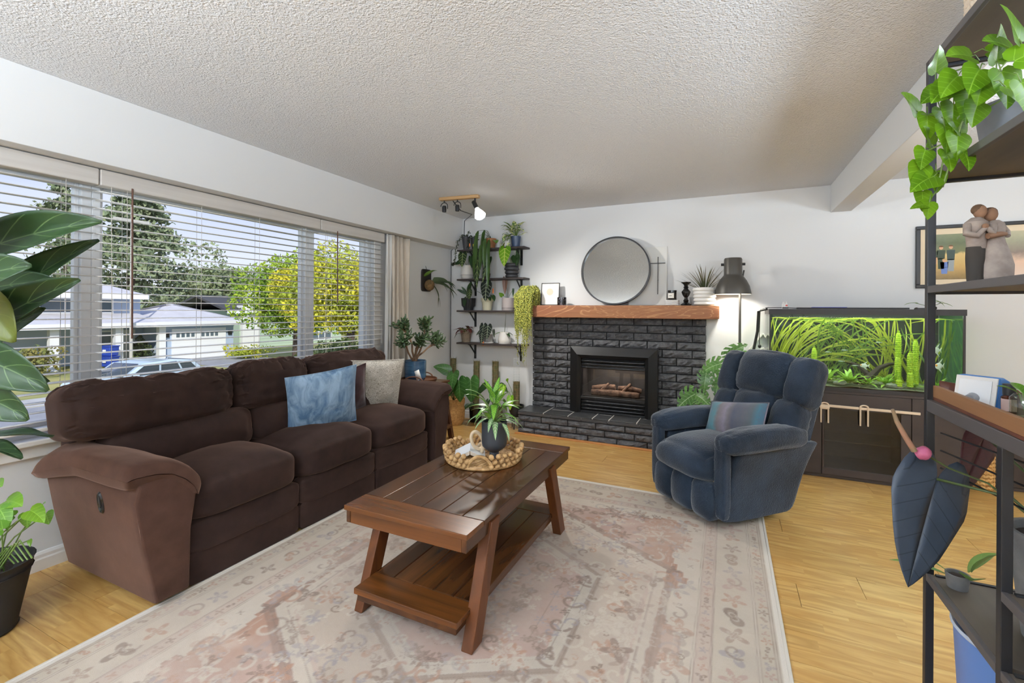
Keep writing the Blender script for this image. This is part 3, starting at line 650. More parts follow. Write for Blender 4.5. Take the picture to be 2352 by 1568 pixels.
h_.lathe([(.0001, -.004), (.036, -.004), (.040, .004), (.034, .010), (.028, .004), (.0001, .002)], 24, M=M_); rh = h_.build('recline_handle', BLACKG, so); rh['label'] = 'glossy black oval recline handle'
MB().soft((0, .012, .006), (.03, .05, .008), 5, 4, M=M_).build('lever', BLACK, rh)
# throw pillows
def pillow(name, label, c, w, h_, th, m_, R_, seed, pinch=.06, wr=.006, group=None):
    t = thing(name, label, 'pillow', c, group=group)
    def side(s_):
        def fn(u, v):
            x, y = 2*u-1, 2*v-1; ex, ey = 1-pinch*(1-y*y)*abs(x)**3, 1-pinch*(1-x*x)*abs(y)**3
            d = (max(0, 1-x*x)**.55)*(max(0, 1-y*y)**.55)
            return R_ @ Vector((x*w/2*ex, s_*(d*th/2+wr*d**.5*nv((x*2, y*2, s_), 1.8, seed)), y*h_/2*ey))
        return fn
    b = MB(); b.grid(side(1), 22, 22); n0 = len(b.f); b.grid(side(-1), 22, 22)
    for i in range(n0, len(b.f)): b.f[i] = b.f[i][::-1]; b.uv[i] = b.uv[i][::-1]
    b.build('cover', m_, t, smooth=True)
    P = [R_ @ Vector((x*w/2*(1-pinch*(1-y*y)*abs(x)**3), 0, y*h_/2*(1-pinch*(1-x*x)*abs(y)**3))) for x, y in [(-1+i/8, -1) for i in range(16)]+[(1, -1+i/8) for i in range(16)]+[(1-i/8, 1) for i in range(16)]+[(-1, 1-i/8) for i in range(17)]]
    MB().tube(P, .0045, 5).build('seam', m_, t)
    return t
q = NT('blue_velvet'); co = q.co('Object', (1, 1, .35)); n1 = q.noise(co, 16, 5, .65, .8); q.base(q.mix(q.rng(n1, .36, .66), rgb(78, 112, 146), rgb(150, 178, 204))); q.p(rough=.55, sheen=.6, sheenr=.3); q.bump(n1, .5, .006); velv = q.mat
RZ = lambda a: Matrix.Rotation(radians(a), 3, 'Z'); RX = lambda a: Matrix.Rotation(radians(a), 3, 'X'); RY = lambda a: Matrix.Rotation(radians(a), 3, 'Y')
pillow('throw_pillow', 'pale blue crushed velvet throw pillow on the middle seat', (-2.49, 2.265, .70), .46, .44, .15, velv, RZ(66) @ RX(17) @ RY(-7), 1, .05, .012)
plum = fabric('plum_velvet', rgb(60, 40, 42), rgb(82, 58, 60), 5, 200, .5, .2)
pillow('throw_pillow', 'plum brown throw pillow tucked behind the blue velvet one', (-2.635, 2.58, .68), .40, .40, .13, plum, RZ(76) @ RX(20) @ RY(-14), 2, .06, .01)
q = NT('damask'); co = q.co('Object'); n1 = q.noise(co, 26, 3, .5, 2.5); n2 = q.noise(co, 9, 2); ln = q.math('LESS_THAN', q.math('PINGPONG', q.math('MULTIPLY', n1, 7), .5), .14)
q.base(q.mix(ln, q.mix(q.rng(n2, .4, .6), rgb(214, 209, 200), rgb(190, 185, 174)), rgb(128, 120, 106))); q.p(rough=.8, sheen=.2); q.bump(n1, .3, .003)
pillow('throw_pillow', 'cream and grey damask throw pillow against the far sofa arm', (-2.62, 2.91, .70), .46, .44, .14, q.mat, RZ(62) @ RX(15) @ RY(2), 3, .03, .006)

# ================================================================ recliner
q = NT('navy_corduroy'); co = q.co('Object'); dots = q.n('TexVoronoi'); q.l(co, dots.inputs['Vector']); dots.inputs['Scale'].default_value = 140
n1 = q.noise(co, 3.2, 4, .6); q.base(q.mix(q.rng(n1, .35, .65), rgb(26, 34, 44), rgb(44, 56, 71))); q.p(rough=.85, spec=.2, sheen=.35, sheenr=.4); q.bump(dots.outputs['Distance'], .6, .003); navy = q.mat
re_ = thing('recliner', 'navy blue upholstered rocker recliner facing the coffee table', 'armchair', (.035, 3.486, 0), radians(-44.5))
def wrk(u, q_, amp, sc, sd): return q_ + Vector((nv(u, sc, sd), nv(u, sc, sd+1), nv(u, sc, sd+2)))*amp
for s_ in (-1, 1):
    def fn(u, q_, s_=s_):
        q_.x += s_*.035*max(0, u.z)**2; q_.y += .05*u.z if u.y < 0 else .10*u.z; return wrk(u, q_, .004, 2.2, s_+4)
    MB().soft((s_*.287, -.03, .275), (.07, .62, .44), 12, 12, fn).build('side_panel', navy, re_)
    def fa(u, q_, s_=s_):
        k = max(0, u.y)
        q_.z += -.012*u.y*u.y; q_.x *= 1-.12*k; g_ = max(0, -u.y-.72)/.28
        q_ += Vector((.007, .004, .007))*g_*nv((u.x*5, u.z*5, 0), 2.6); return wrk(u, q_, .004, 2.5, s_+9)
    MB().soft((s_*.305, -.058, .540), (.165, .70, .145), 20, 3.6, fa).build('arm_rest', navy, re_)
    def ff(u, q_): return wrk(u, q_, .003, 3, 2)
    MB().soft((s_*.296, -.372, .325), (.085, .06, .50), 10, 5, ff).build('arm_front', navy, re_)
def fs_(u, q_):
    if u.z > 0: q_.z += .035*(1-u.x**2)-.03*max(0, -u.y)**2
    if u.y < 0: q_.y -= .045*(1-u.z**2)*(1-.3*u.x**2)
    ed = max(0, abs(u.x)-.75)/.25; q_.y += .01*ed*nv((u.z*8, u.x, 0), 2.2); return wrk(u, q_, .005, 2, 3)
MB().soft((0, -.16, .36), (.50, .60, .20), 18, 5, fs_).build('seat_cushion', navy, re_)
for k, (x0_, x1_) in enumerate(((-.262, -.095), (-.095, .095), (.095, .262))):
    def fn(u, q_, k=k):
        if u.y < 0: q_.y -= .03*(1-u.x**2)*(1-u.z**2)
        ed = max(0, abs(u.x)-.6)/.4; q_.y += .008*ed*nv((u.z*7, k, 0), 2); return q_
    MB().soft(((x0_+x1_)/2, -.385, .158), (x1_-x0_+.012, .10, .235), 12, 4.5, fn).build('footrest_panel', navy, re_)
TB = Matrix.Translation((0, .165, .42)) @ Matrix.Rotation(radians(-21), 4, 'X')
def bk(x0_, x1_, z0_, z1_, name, d=.16, y=0, bul=.05, sd=0, n_=16, k=4.5):
    def fn(u, q_):
        if u.y < 0: q_.y -= bul*(1-u.x**2)*(1-u.z**2)
        ed = max(0, abs(u.x)-.6)/.4; q_.y += .008*ed*nv((u.z*6, sd, u.x), 2.4); q_.z += .006*ed*nv((u.z*4, sd+4, u.x), 2); return wrk(u, q_, .005, 2.2, sd)
    return MB().soft(((x0_+x1_)/2, y, (z0_+z1_)/2), (x1_-x0_, d, z1_-z0_), n_, k, fn, TB).build(name, navy, re_)
bk(-.33, .33, .02, .62, 'back_shell', .10, .085, 0, 1, 12, 9)
bk(-.205, .205, .325, .655, 'head_cushion', .19, -.005, .05, 2); bk(-.375, -.185, .30, .635, 'wing_cushion', .17, .01, .03, 3); bk(.185, .375, .30, .635, 'wing_cushion', .17, .01, .03, 4)
bk(-.165, .165, .04, .36, 'lumbar_cushion', .17, -.01, .05, 5); bk(-.35, -.145, .03, .335, 'back_side_cushion', .16, .0, .035, 6); bk(.145, .35, .03, .335, 'back_side_cushion', .16, .0, .035, 7)
MB().lathe([(.20, .012), (.24, .012), (.24, .035), (.08, .05), (.06, .10), (.0001, .10)], 28).build('swivel_base', BLACK, re_)
q = NT('striped_cover'); co = q.co('Object', (1, 1, 1)); sp = q.n('SeparateXYZ'); q.l(q.n('TexCoord').outputs['UV'], sp.inputs[0]); nz = q.noise(co, 40, 3)
t_ = q.math('ADD', sp.outputs[0], q.math('MULTIPLY', q.math('SUBTRACT', nz, .5), .05))
R_ = q.ramp(t_, [(0, rgb(64, 84, 104)), (.10, rgb(58, 110, 126)), (.20, rgb(70, 128, 140)), (.28, rgb(112, 102, 108)), (.42, rgb(128, 122, 138)), (.50, rgb(96, 92, 98)), (.56, rgb(66, 72, 90)), (.74, rgb(78, 82, 92)), (.84, rgb(72, 84, 88)), (.92, rgb(54, 102, 120)), (1, rgb(60, 90, 110))])
q.base(q.mix(q.rng(nz, .3, .7, 0, .35), R_, rgb(88, 84, 88))); q.p(rough=.85, sheen=.3); q.bump(nz, .4, .003)
M3 = RZ(-44.5)
pillow('lumbar_pillow', 'striped teal and grey lumbar pillow on the navy recliner', Vector((.035, 3.486, 0))+M3 @ Vector((.02, .015, .585)), .46, .25, .13, q.mat, M3 @ RX(-26) @ RY(-10), 6, .04, .005)

# ================================================================ coffee table
tw = wood('walnut_table', rgb(112, 66, 30), rgb(36, 20, 11), rgb(60, 34, 17), 1, .27, .1, 7, 1.2, bump=.06, spec=.35)
twx = wood('walnut_table_end', rgb(136, 80, 34), rgb(48, 27, 14), rgb(80, 45, 20), 0, .27, .1, 7, 1.2, bump=.06, spec=.35)
twl = wood('walnut_leg', rgb(118, 66, 28), rgb(62, 33, 15), rgb(86, 47, 21), 2, .42, .0, 7, 1.2, bump=.06, spec=.3)
dk = mat('table_gap', rgb(22, 13, 9), .8)
ct = thing('coffee_table', 'walnut stained plank top coffee table with splayed legs and low shelf', 'table', (-1.18, 2.09, 0)); O_ = Vector((-1.18, 2.09, 0))
tx0, tx1, ty0, ty1, tz = -1.489, -.872, 1.470, 2.712, .48
def L2(b, x0, x1, y0, y1, z0, z1): b.b2(x0-O_.x, x1-O_.x, y0-O_.y, y1-O_.y, z0, z1); return b
def deck(x0, x1, y0, y1, z0, z1, eb, n_, nm):
    L2(MB(), x0+.004, x1-.004, y0+.004, y1-.004, z0+.001, z1-.006).build(nm+'_core', dk, ct, smooth=False)
    for a, c_ in ((y0, y0+eb), (y1-eb, y1)): L2(MB(), x0, x1, a, c_-.0015 if a == y0 else c_, z0, z1).build('end_board', twx, ct, bevel=.003, smooth=False)
    w = (x1-x0)/n_
    for i in range(n_): L2(MB(), x0+i*w+(.0012 if i else 0), x0+(i+1)*w-(.0012 if i < n_-1 else 0), y0+eb+.0015, y1-eb-.0015, z0, z1-.0006).build('plank', tw, ct, bevel=.0025, smooth=False)
deck(tx0, tx1, ty0, ty1, tz-.021, tz, .135, 6, 'top')
for a in ((tx0+.008, tx0+.03, ty0+.008, ty1-.008), (tx1-.03, tx1-.008, ty0+.008, ty1-.008)): L2(MB(), *a, .405, .459).build('apron', tw, ct, bevel=.003, smooth=False)
for a in ((tx0+.03, tx1-.03, ty0+.008, ty0+.03), (tx0+.03, tx1-.03, ty1-.03, ty1-.008)): L2(MB(), *a, .405, .459).build('apron', twx, ct, bevel=.003, smooth=False)
deck(-1.415, -.905, 1.455, 2.60, .125, .150, .135, 5, 'shelf')
L2(MB(), -1.405, -.915, 1.465, 2.59, .095, .125).build('shelf_rail', tw, ct, bevel=.003, smooth=False)
for x0_, x1_ in ((-1.462, -1.418), (-.918, -.868)):
    for sg, yb_, yt in ((1, 1.505, 1.665), (-1, 2.615, 2.44)):
        w_ = .08*sg; pts = [(x0_, yb_, 0.009), (x0_, yb_+w_, .009), (x0_, yt+w_, .45), (x0_, yt, .45)]
        b = MB().poly([Vector(p)-O_ for p in (pts if sg < 0 else pts[::-1])], (x1_-x0_, 0, 0)); lg = b.build('leg', twl, ct, bevel=.004, smooth=False)
        sdx = x1_ if x1_ > -1 else x0_
    # tray basket, planter, book, wooden loops
# ================================================================ fireplace
q = NT('split_brick'); co = q.co('Object', rnd=True); n1 = q.noise(co, 22, 5, .65); q.base(q.mix(q.rng(n1, .3, .7), rgb(56, 56, 58), rgb(98, 98, 101))); q.p(rough=.5, spec=.45); q.p(spec=.5); q.bump(n1, .9, .02); brickm = q.mat
mortar = mat('dark_mortar', rgb(24, 24, 25), .8)
BX0, BX1, BYF, HZ, HYF = -1.99, -.175, 4.80, .242, 4.485
fp = thing('fireplace', 'black painted split brick fireplace wall with raised tiled hearth', 'fireplace', (-1.08, 4.8, 0)); FO = Vector((-1.08, 4.8, 0))
def brick_mesh(L, h_, d, seed, rough=.017):
    rs = random.Random(seed); nx_, nz_ = max(3, int(L/.036)), 3; b = MB(); vs = []
    for i in range(nx_+1):
        for j in range(nz_+1):
            ed = i in (0, nx_) or j in (0, nz_); y = -(.004 if ed else .006+rs.random()*rough)-(rs.random()*.006)
            vs.append(((i/nx_-.5)*L+(0 if ed else rs.uniform(-.008, .008)), y, (j/nz_-.5)*h_+(0 if ed else rs.uniform(-.006, .006))))
    fs = [(i*(nz_+1)+j, (i+1)*(nz_+1)+j, (i+1)*(nz_+1)+j+1, i*(nz_+1)+j+1) for i in range(nx_) for j in range(nz_)]
    b.add(vs, fs); k = (nx_+1)*(nz_+1)
    rim = [i*(nz_+1) for i in range(nx_+1)]+[nx_*(nz_+1)+j for j in range(1, nz_+1)]+[i*(nz_+1)+nz_ for i in range(nx_-1, -1, -1)]+[j for j in range(nz_-1, 0, -1)]
    b.v += [(vs[i][0], d, vs[i][2]) for i in rim]
    for a in range(len(rim)): c_ = (a+1) % len(rim); b.f.append([rim[c_], rim[a], k+a, k+c_]); b.m.append(0); b.uv.append(None)
    return b.mesh('brick', brickm, False)
_bm = {}
def brick(L, h_, p, seed, rz=0, d=.05):
    key = (round(L, 2), round(h_, 3), seed % 6, round(d, 2))
    if key not in _bm: _bm[key] = brick_mesh(key[0], key[1], d, int(key[0]*997+key[1]*3331+key[2]*77))
    inst(_bm[key], 'brick', fp, Matrix.Translation(Vector(p)-FO) @ Matrix.Rotation(rz, 4, 'Z'))
def wallrow(x0, x1, y, z, h_, off, gap=None, L=.283, g_=.012, ra=0, d=.028):
    x = x0-off; k = 0
    while x < x1-.02:
        a, c_ = max(x, x0), min(x+L-g_, x1); x += L; k += 1
        for s0, s1 in ([(a, c_)] if gap is None else [(a, min(c_, gap[0])), (max(a, gap[1]), c_)]):
            if s1-s0 > .03: brick(s1-s0, h_, ((s0+s1)/2, y, z+h_/2), random.randint(0, 99), 0, d)
b = MB(); b.b2(BX0+.012, -1.455, BYF+.006, YB-.001, HZ-.02, 1.248); b.b2(-.68, BX1-.004, BYF+.006, YB-.001, HZ-.02, 1.248); b.b2(-1.455, -.68, BYF+.006, YB-.001, .80, 1.248); b.build('mortar', mortar, fp, smooth=False, loc=-FO)
nc = 13; ch = (1.250-HZ)/12.65
for r_ in range(nc):
    z = 1.250-(r_+1)*ch+.012; h_ = ch-.012
    if z < HZ: h_ -= HZ-z; z = HZ
    inz = z < .935
    wallrow(BX0, BX1, BYF, z, h_, .283*.52 if r_ % 2 else .0, (-1.50, -.63) if inz else None)
# hearth
HX0, HX1 = -2.03, -.18
MB().b2(HX0+.012, HX1-.012, HYF+.018, BYF+.0, 0, HZ-.03).build('mortar', mortar, fp, smooth=False, loc=-FO)
for r_ in range(3):
    z = .002+r_*.067; wallrow(HX0, HX1, HYF+.014, z, .056, [.10, .22, .02][r_], None, .292)
    for k in range(1): brick(.25, .056, (HX0+.012, HYF+.16, z+.028), r_+k*3, -pi/2)
grout = mat('white_grout', rgb(206, 202, 196), .8); slate = mat('slate_tile', rgb(50, 51, 53), .38, rgb(64, 65, 66), 14, .25, 40, rnd=True); slated = mat('slate_edge', rgb(58, 57, 57), .6)
MB().b2(HX0+.006, HX1-.006, HYF+.006, BYF+.004, HZ-.030, HZ-.0025).build('grout', grout, fp, smooth=False, loc=-FO)
tx = [HX0, -1.74, -1.468, -1.213, -1.046, -.777, -.52, -.33, HX1]
for i in range(8): MB().b2(tx[i]+(.005 if i else 0), tx[i+1]-.005, HYF, BYF, HZ-.012, HZ).build('tile', slate, fp, bevel=.002, smooth=False, loc=-FO)
for i in (1, 3, 5): MB().beam(V(tx[i]+.03, BYF-.11, HZ+.0004)-FO, V(tx[i+1]-.012, BYF-.10+.02*(i % 3-1), HZ+.0004)-FO, .004, .0016).build('grout_line', grout, fp, smooth=False)
for i, x_ in enumerate((HX0, -1.66, -1.33, -1.06, -.75, -.44)): MB().b2(x_+(.004 if i else 0), ((-1.66, -1.33, -1.06, -.75, -.44, HX1)[i]), HYF-.004, HYF+.03, HZ-.040, HZ-.013).build('edge_tile', slated, fp, bevel=.002, smooth=False, loc=-FO)
oakt = wood('oak_trim', rgb(206, 146, 86), rgb(172, 112, 60), None, 0, .4)
struct(MB().b2(HX0-.02, HX1, HYF-.045, HYF-.008, 0, .014).build('trim_3', oakt, bevel=.003, smooth=False))
# gas insert
fi = thing('gas_fireplace', 'black gas fireplace insert with louvres and log set behind glass', 'fireplace', (-1.067, 4.68, HZ)); IO = Vector((-1.067, 4.68, HZ))
bl = mat('black_enamel', rgb(20, 20, 21), .38); blg = mat('black_satin', rgb(26, 26, 27), .28, metal=.3)
W2, IH = .453, .700
def fr_(x0, x1, z0, z1, w, y0, y1):   # bevelled picture frame without a bottom rail
    o_ = [(-x1, z0), (-x1, z1), (x1, z1), (x1, z0)]; i_ = [(-x1+w, z0), (-x1+w, z1-w), (x1-w, z1-w), (x1-w, z0)]
    vs = [(x, y0, z) for x, z in o_]+[(x, y1, z) for x, z in i_]+[(x, y0+.12, z) for x, z in o_]+[(x, y0+.12, z) for x, z in i_]
    return vs, [(0, 4, 5, 1), (1, 5, 6, 2), (2, 6, 7, 3), (0, 1, 9, 8), (1, 2, 10, 9), (2, 3, 11, 10), (4, 12, 13, 5), (5, 13, 14, 6), (6, 14, 15, 7)]
vs, fs = fr_(0, W2, 0, IH, .085, .035, .0); MB().add(vs, [f[::-1] for f in fs]).build('surround', bl, fi, smooth=False)
vs, fs = fr_(0, W2-.085, 0, IH-.085, .035, .0, .03); MB().add(vs, [f[::-1] for f in fs]).build('inner_frame', blg, fi, smooth=False)
for k in range(3):
    MB().soft((0, .045, .548-k*.034), (.67, .035, .022), 4, 4).build('louvre', blg, fi); MB().soft((0, .045, .118-k*.037), (.67, .035, .024), 4, 4).build('louvre', blg, fi)
MB().b2(-.335, .335, .03, .05, .140, .172).build('lower_bar', blg, fi, bevel=.006); MB().b2(-.335, .335, .035, .05, .005, .025).build('kick_plate', bl, fi, smooth=False)
b = MB(); b.b2(-.37, .37, .07, .078, 0, .163); b.b2(-.37, .37, .07, .078, .497, .62); b.build('back_plate', mat('soot', rgb(14, 14, 14), .8), fi, smooth=False)
soot = mat('firebox', rgb(66, 60, 56), .9, rgb(40, 36, 34), 5)
b = MB(); b.b2(-.335, .335, .30, .31, .17, .49); b.b2(-.345, -.335, .08, .31, .17, .49); b.b2(.335, .345, .08, .31, .17, .49); b.b2(-.335, .335, .08, .31, .165, .175); b.b2(-.335, .335, .08, .31, .485, .495)
for c_ in ((-.345, .345),): pass
fb = b.build('firebox', soot, fi, smooth=False)
fi['note'] = ''; del fi['note']
logm = mat('ceramic_log', rgb(150, 116, 92), .9, rgb(84, 62, 50), 24, .9, 30, .01)
for P, r_ in (([(-.24, .135, .20), (-.05, .13, .212), (.12, .14, .205), (.26, .135, .20)], .034), ([(-.25, .2, .235), (-.12, .21, .26), (0, .2, .262)], .03), ([(.03, .21, .25), (.14, .2, .262), (.27, .21, .24)], .028), ([(-.14, .15, .235), (-.07, .2, .30)], .014), ([(.09, .15, .235), (.16, .2, .31)], .014)):
    PP = []; RR_ = []
    for i in range(len(P)-1):
        for k in range(6): PP.append(Vector(P[i]).lerp(Vector(P[i+1]), k/6)); RR_.append(r_*(1+.18*nv(PP[-1], 30)))
    PP.append(Vector(P[-1])); RR_.append(r_*.9); MB().tube(PP, RR_, 10).build('log', logm, fi)
b = MB(); b.b2(-.335, .335, .052, .058, .172, .492); b.build('glass_front', glassm('fire_glass', (.80, .80, .80, 1), .05), fi, smooth=False)
b = MB(); b.b2(-.348, -.332, .045, .062, .165, .5); b.b2(.332, .348, .045, .062, .165, .5); b.b2(-.348, .348, .045, .062, .488, .505); b.build('glass_frame', blg, fi, smooth=False)
lamp('firebox_fill_light', 'AREA', (-1.067, 4.86, HZ+.480), 2.2, (1, .92, .84), aim=(-1.067, 4.86, 0), shape='RECTANGLE', size=.5, size_y=.12)  # light added under the firebox top to brighten the logs, no fire burns
# mantel
q = NT('fir_beam'); co = q.co('Object', (.22, 1, 1)); w = q.n('TexNoise'); q.l(co, w.inputs['Vector']); w.inputs['Scale'].default_value = 6; w.inputs['Detail'].default_value = 3; w.inputs['Distortion'].default_value = .8
rg = q.math('MULTIPLY', q.math('PINGPONG', q.math('MULTIPLY', w.outputs[0], 14), .5), 2); f2 = q.noise(q.co('Object', (.05, 1, 1)), 120, 3); bg_ = q.noise(q.co('Object', (.3, 1, 1)), 3, 2)
c = q.mix(q.math('LESS_THAN', rg, .16), q.mix(q.rng(bg_, .35, .65), rgb(142, 88, 58), rgb(160, 108, 68)), rgb(190, 138, 92)); c = q.mix(q.math('MULTIPLY', f2, .55), c, rgb(104, 62, 38)); q.base(c); q.p(rough=.6); q.bump(f2, .2, .003)
mt = thing('mantel', 'thick rustic fir mantel beam over the black brick fireplace', 'mantel', (-1.05, 4.7, 1.315))
def fnm(u, q_): return q_ + Vector((0, .003, .0025))*nv((q_.x*4, u.y*2, u.z*2), 2.)
MB().soft((0, 0.016, 0), (1.985, .223, .130), 14, 30, fnm).build('beam', q.mat, mt)
MT = 1.382

# ================================================================ plants: shared builders
class SOCK: pass
def blade(b, root, d, L, w, shape='oval', droop=.6, fold=.3, up=(0, 0, 1), nu=8, nw=4, wave=0, mi=0, lobe=.22, seed=0, twist=0):
    d = Vector(d).normalized(); up = Vector(up)
    if abs(d.dot(up.normalized())) > .97: up = Vector((0.3, -1, .1))
    p = Vector(root); P = []; D = []
    for i in range(nu+1):
        P.append(p.copy()); D.append(d.copy()); ax = d.cross(Vector((0, 0, -1)))
        if ax.length > 1e-3: d = Matrix.Rotation(min(droop/nu, d.angle(Vector((0, 0, -1)))), 3, ax.normalized()) @ d
        p = p+d*(L/nu)
    prof = {'oval': lambda t: max(0, sin(pi*min(1, t*.97+.02)))**.75, 'lance': lambda t: min(1, (t+.03)*5)**.6*(1-t)**.7*1.15, 'strap': lambda t: min(1, t*8+.35)*(1 if t < .6 else max(0, 1-((t-.6)/.4)**2)), 'heart': lambda t: (1-t)**.62*(1+.55*t)*.96 if t < 1 else 0,
            'fiddle': lambda t: (.42+.25*cos(t*2*pi*1.0+.3)*(1-t)+.62*t)*sqrt(max(0, 1-max(0, (t-.62)/.38)**2))*min(1, t*9+.12), 'needle': lambda t: (1-t)**.6*min(1, t*6+.5)}[shape]
    vs = []; uvs = []; n_ = nw
    if shape == 'heart':     # a heart outline: lobes behind the stalk, the midrib down the middle
        pts = [(0, 0), (.16, -.66*lobe), (.46, -1.0*lobe), (.84, -.52*lobe), (1, .08), (.97, .24), (.78, .50), (.50, .73), (.22, .90), (0, 1)]; m_ = len(pts)-1; ni = max(9, nu); nj = max(2, nw//2)
        def outl(q_):
            f_ = q_*m_; i = min(int(f_), m_-1); t = f_-i; a, b_, c_, e_ = pts[max(i-1, 0)], pts[i], pts[i+1], pts[min(i+2, m_)]
            return tuple(.5*(2*b_[k]+(c_[k]-a[k])*t+(2*a[k]-5*b_[k]+4*c_[k]-e_[k])*t*t+(3*b_[k]-a[k]-3*c_[k]+e_[k])*t**3) for k in (0, 1))
        def at2(x, y):
            yy = min(max(y, 0), .999)*nu; i = int(yy); f_ = yy-i; p_ = P[i].lerp(P[i+1], f_); d_ = D[i]
            if y < 0: p_ = p_+D[0]*(y*L)
            s_ = d_.cross(up); s_ = s_.normalized() if s_.length > 1e-3 else Vector((1, 0, 0)); n2 = s_.cross(d_).normalized(); ax_ = abs(x)
            return p_+s_*(x*w/2*cos(fold))+n2*(ax_*w/2*sin(fold)+(wave*w*ax_*sin(y*13+seed+x*2) if wave else 0)-ax_*ax_*w*.06)
        o = len(b.f)
        for sd in (1, -1):
            vs = []; uvs = []
            for i in range(ni+1):
                q_ = i/ni; ox, oy = outl(q_); my = q_**1.15
                for j in range(nj+1):
                    r_ = j/nj; x = ox*r_; y = my+(oy-my)*r_; vs.append(at2(sd*x, y)); uvs.append((max(0, y), .5+.5*sd*min(1, x)))
            fs = [(i*(nj+1)+j, i*(nj+1)+j+1, (i+1)*(nj+1)+j+1, (i+1)*(nj+1)+j)[::sd] for i in range(ni) for j in range(nj)]
            b.add(vs, fs, mi, uvs)
        return P
    side0 = None
    for i in range(nu+1):
        t = i/nu; s_ = D[i].cross(up); s_ = s_.normalized() if s_.length > 1e-3 else side0
        if side0 is not None and s_.dot(side0) < 0: s_ = -s_
        side0 = s_; nrm = s_.cross(D[i]).normalized()
        if twist: s_ = Matrix.Rotation(twist*t, 3, D[i]) @ s_; nrm = s_.cross(D[i])
        ww = max(prof(t), .012)*w/2
        for j in range(n_+1):
            a = 2*j/n_-1; q_ = P[i]+s_*(a*ww*cos(fold*abs(a)))+nrm*(abs(a)*ww*sin(fold))
            if shape == 'heart': q_ = q_-D[0]*(lobe*L*abs(a)**1.4*(1-t)**3*(1.0 if abs(a) < .85 else .72)) + (nrm*0)
            if wave: q_ = q_+nrm*(wave*w*abs(a)*sin(t*13+seed+a*2))
            vs.append(q_); uvs.append((t, (a+1)/2))
    fs = [(i*(n_+1)+j, i*(n_+1)+j+1, (i+1)*(n_+1)+j+1, (i+1)*(n_+1)+j) for i in range(nu) for j in range(n_)]
    b.add(vs, fs, mi, uvs); return P
def leaf(par, stem0, root, d, L, w, m_, shape='oval', stalk=.003, sm=None, sag=.0, name='leaf', **k):
    """one leaf with its stalk from stem0 to the foot of the blade"""
    b = MB(); blade(b, root, d, L, w, shape, **k)
    if stem0 is not None:
        a, c_ = Vector(stem0), Vector(root); mid = a.lerp(c_, .55)+Vector((0, 0, sag*(c_-a).length)); b.tube([a, a.lerp(mid, .5)+Vector((0, 0, sag*.25*(c_-a).length)), mid, c_], stalk, 5, 1)
    return b.build(name, [m_, sm or STEM], par, smooth=True)
def rosette(par, base, n, m_, L, w, shape='oval', h_=(.05, .12), out=(.03, .08), el=(.1, .9), a0=0, a1=2*pi, seed=1, sm=None, stalk=.0025, sag=.15, **k):
    rs = random.Random(seed)
    for i in range(n):
        a = a0+(a1-a0)*(i+rs.uniform(-.3, .3))/n; e_ = rs.uniform(*el); o_ = rs.uniform(*out); hh = rs.uniform(*h_); s_ = rs.uniform(.75, 1.1)
        root = Vector(base)+Vector((cos(a)*o_, sin(a)*o_, hh)); d = Vector((cos(a)*cos(e_), sin(a)*cos(e_), sin(e_)))
        leaf(par, base, root, d, L*s_, w*s_, m_, shape, stalk, sm, sag, seed=i, **k)
def pot(par, prof, m_, name='pot', n=28, soil=None, z=0, sq=None, wob=0, rim=.006, inner=True):
    """a turned pot with a wall: prof is its outer profile from the foot up"""
    pr = list(prof)
    if inner: r_, t_ = prof[-1]; pr += [(r_-rim, t_), (r_-rim-.002, t_-.02), (max(r_-rim-.004, .001), t_-.035)]
    o = MB().lathe([(.0001, pr[0][1])]+pr, n, (0, 0, z), sq=sq, wob=wob).build(name, m_, par)
    if soil is not None:
        sl_ = MB().lathe([(prof[-1][0]-rim+.0005, soil), (prof[-1][0]*.5, soil+.006), (.0001, soil+.008)], 20, (0, 0, z)); sl_.f = [f for f in sl_.f if len(f) < 10]; sl_.m = sl_.m[:len(sl_.f)]; sl_.uv = sl_.uv[:len(sl_.f)]; sl_.build('soil', SOIL, par)
    return o
def vine(par, P, r, m_, name='stem'): return MB().tube(P, r, 5).build(name, m_, par)

LG = leafm('pothos_leaf', rgb(72, 120, 34), rgb(118, 162, 56), rgb(130, 172, 72), .05, 5, .3)
LDK = leafm('dark_leaf', rgb(34, 58, 30), rgb(50, 78, 38), None, .05, 6, .4)
LVN = leafm('veined_dark_leaf', rgb(28, 44, 24), rgb(42, 62, 30), rgb(170, 190, 120), .05, 5, .45)
LBK = leafm('black_velvet_leaf', rgb(18, 26, 22), rgb(30, 40, 32), rgb(176, 190, 160), .045, 5, .5)
LBR = leafm('bright_leaf', rgb(92, 150, 16), rgb(130, 180, 40), rgb(214, 226, 110), .06, 5, .35)
LMN = leafm('monstera_leaf', rgb(40, 76, 36), rgb(66, 108, 46), rgb(110, 144, 88), .03, 6, .3)
LSTR = leafm('strap_leaf', rgb(50, 78, 32), rgb(72, 100, 44), None, .06, 2, .35)
q = NT('cream_variegated'); co = q.co('Object'); q.base(q.mix(q.rng(q.noise(co, 28, 2), .44, .56), rgb(214, 216, 156), rgb(84, 122, 62))); q.p(rough=.4); LVR = q.mat
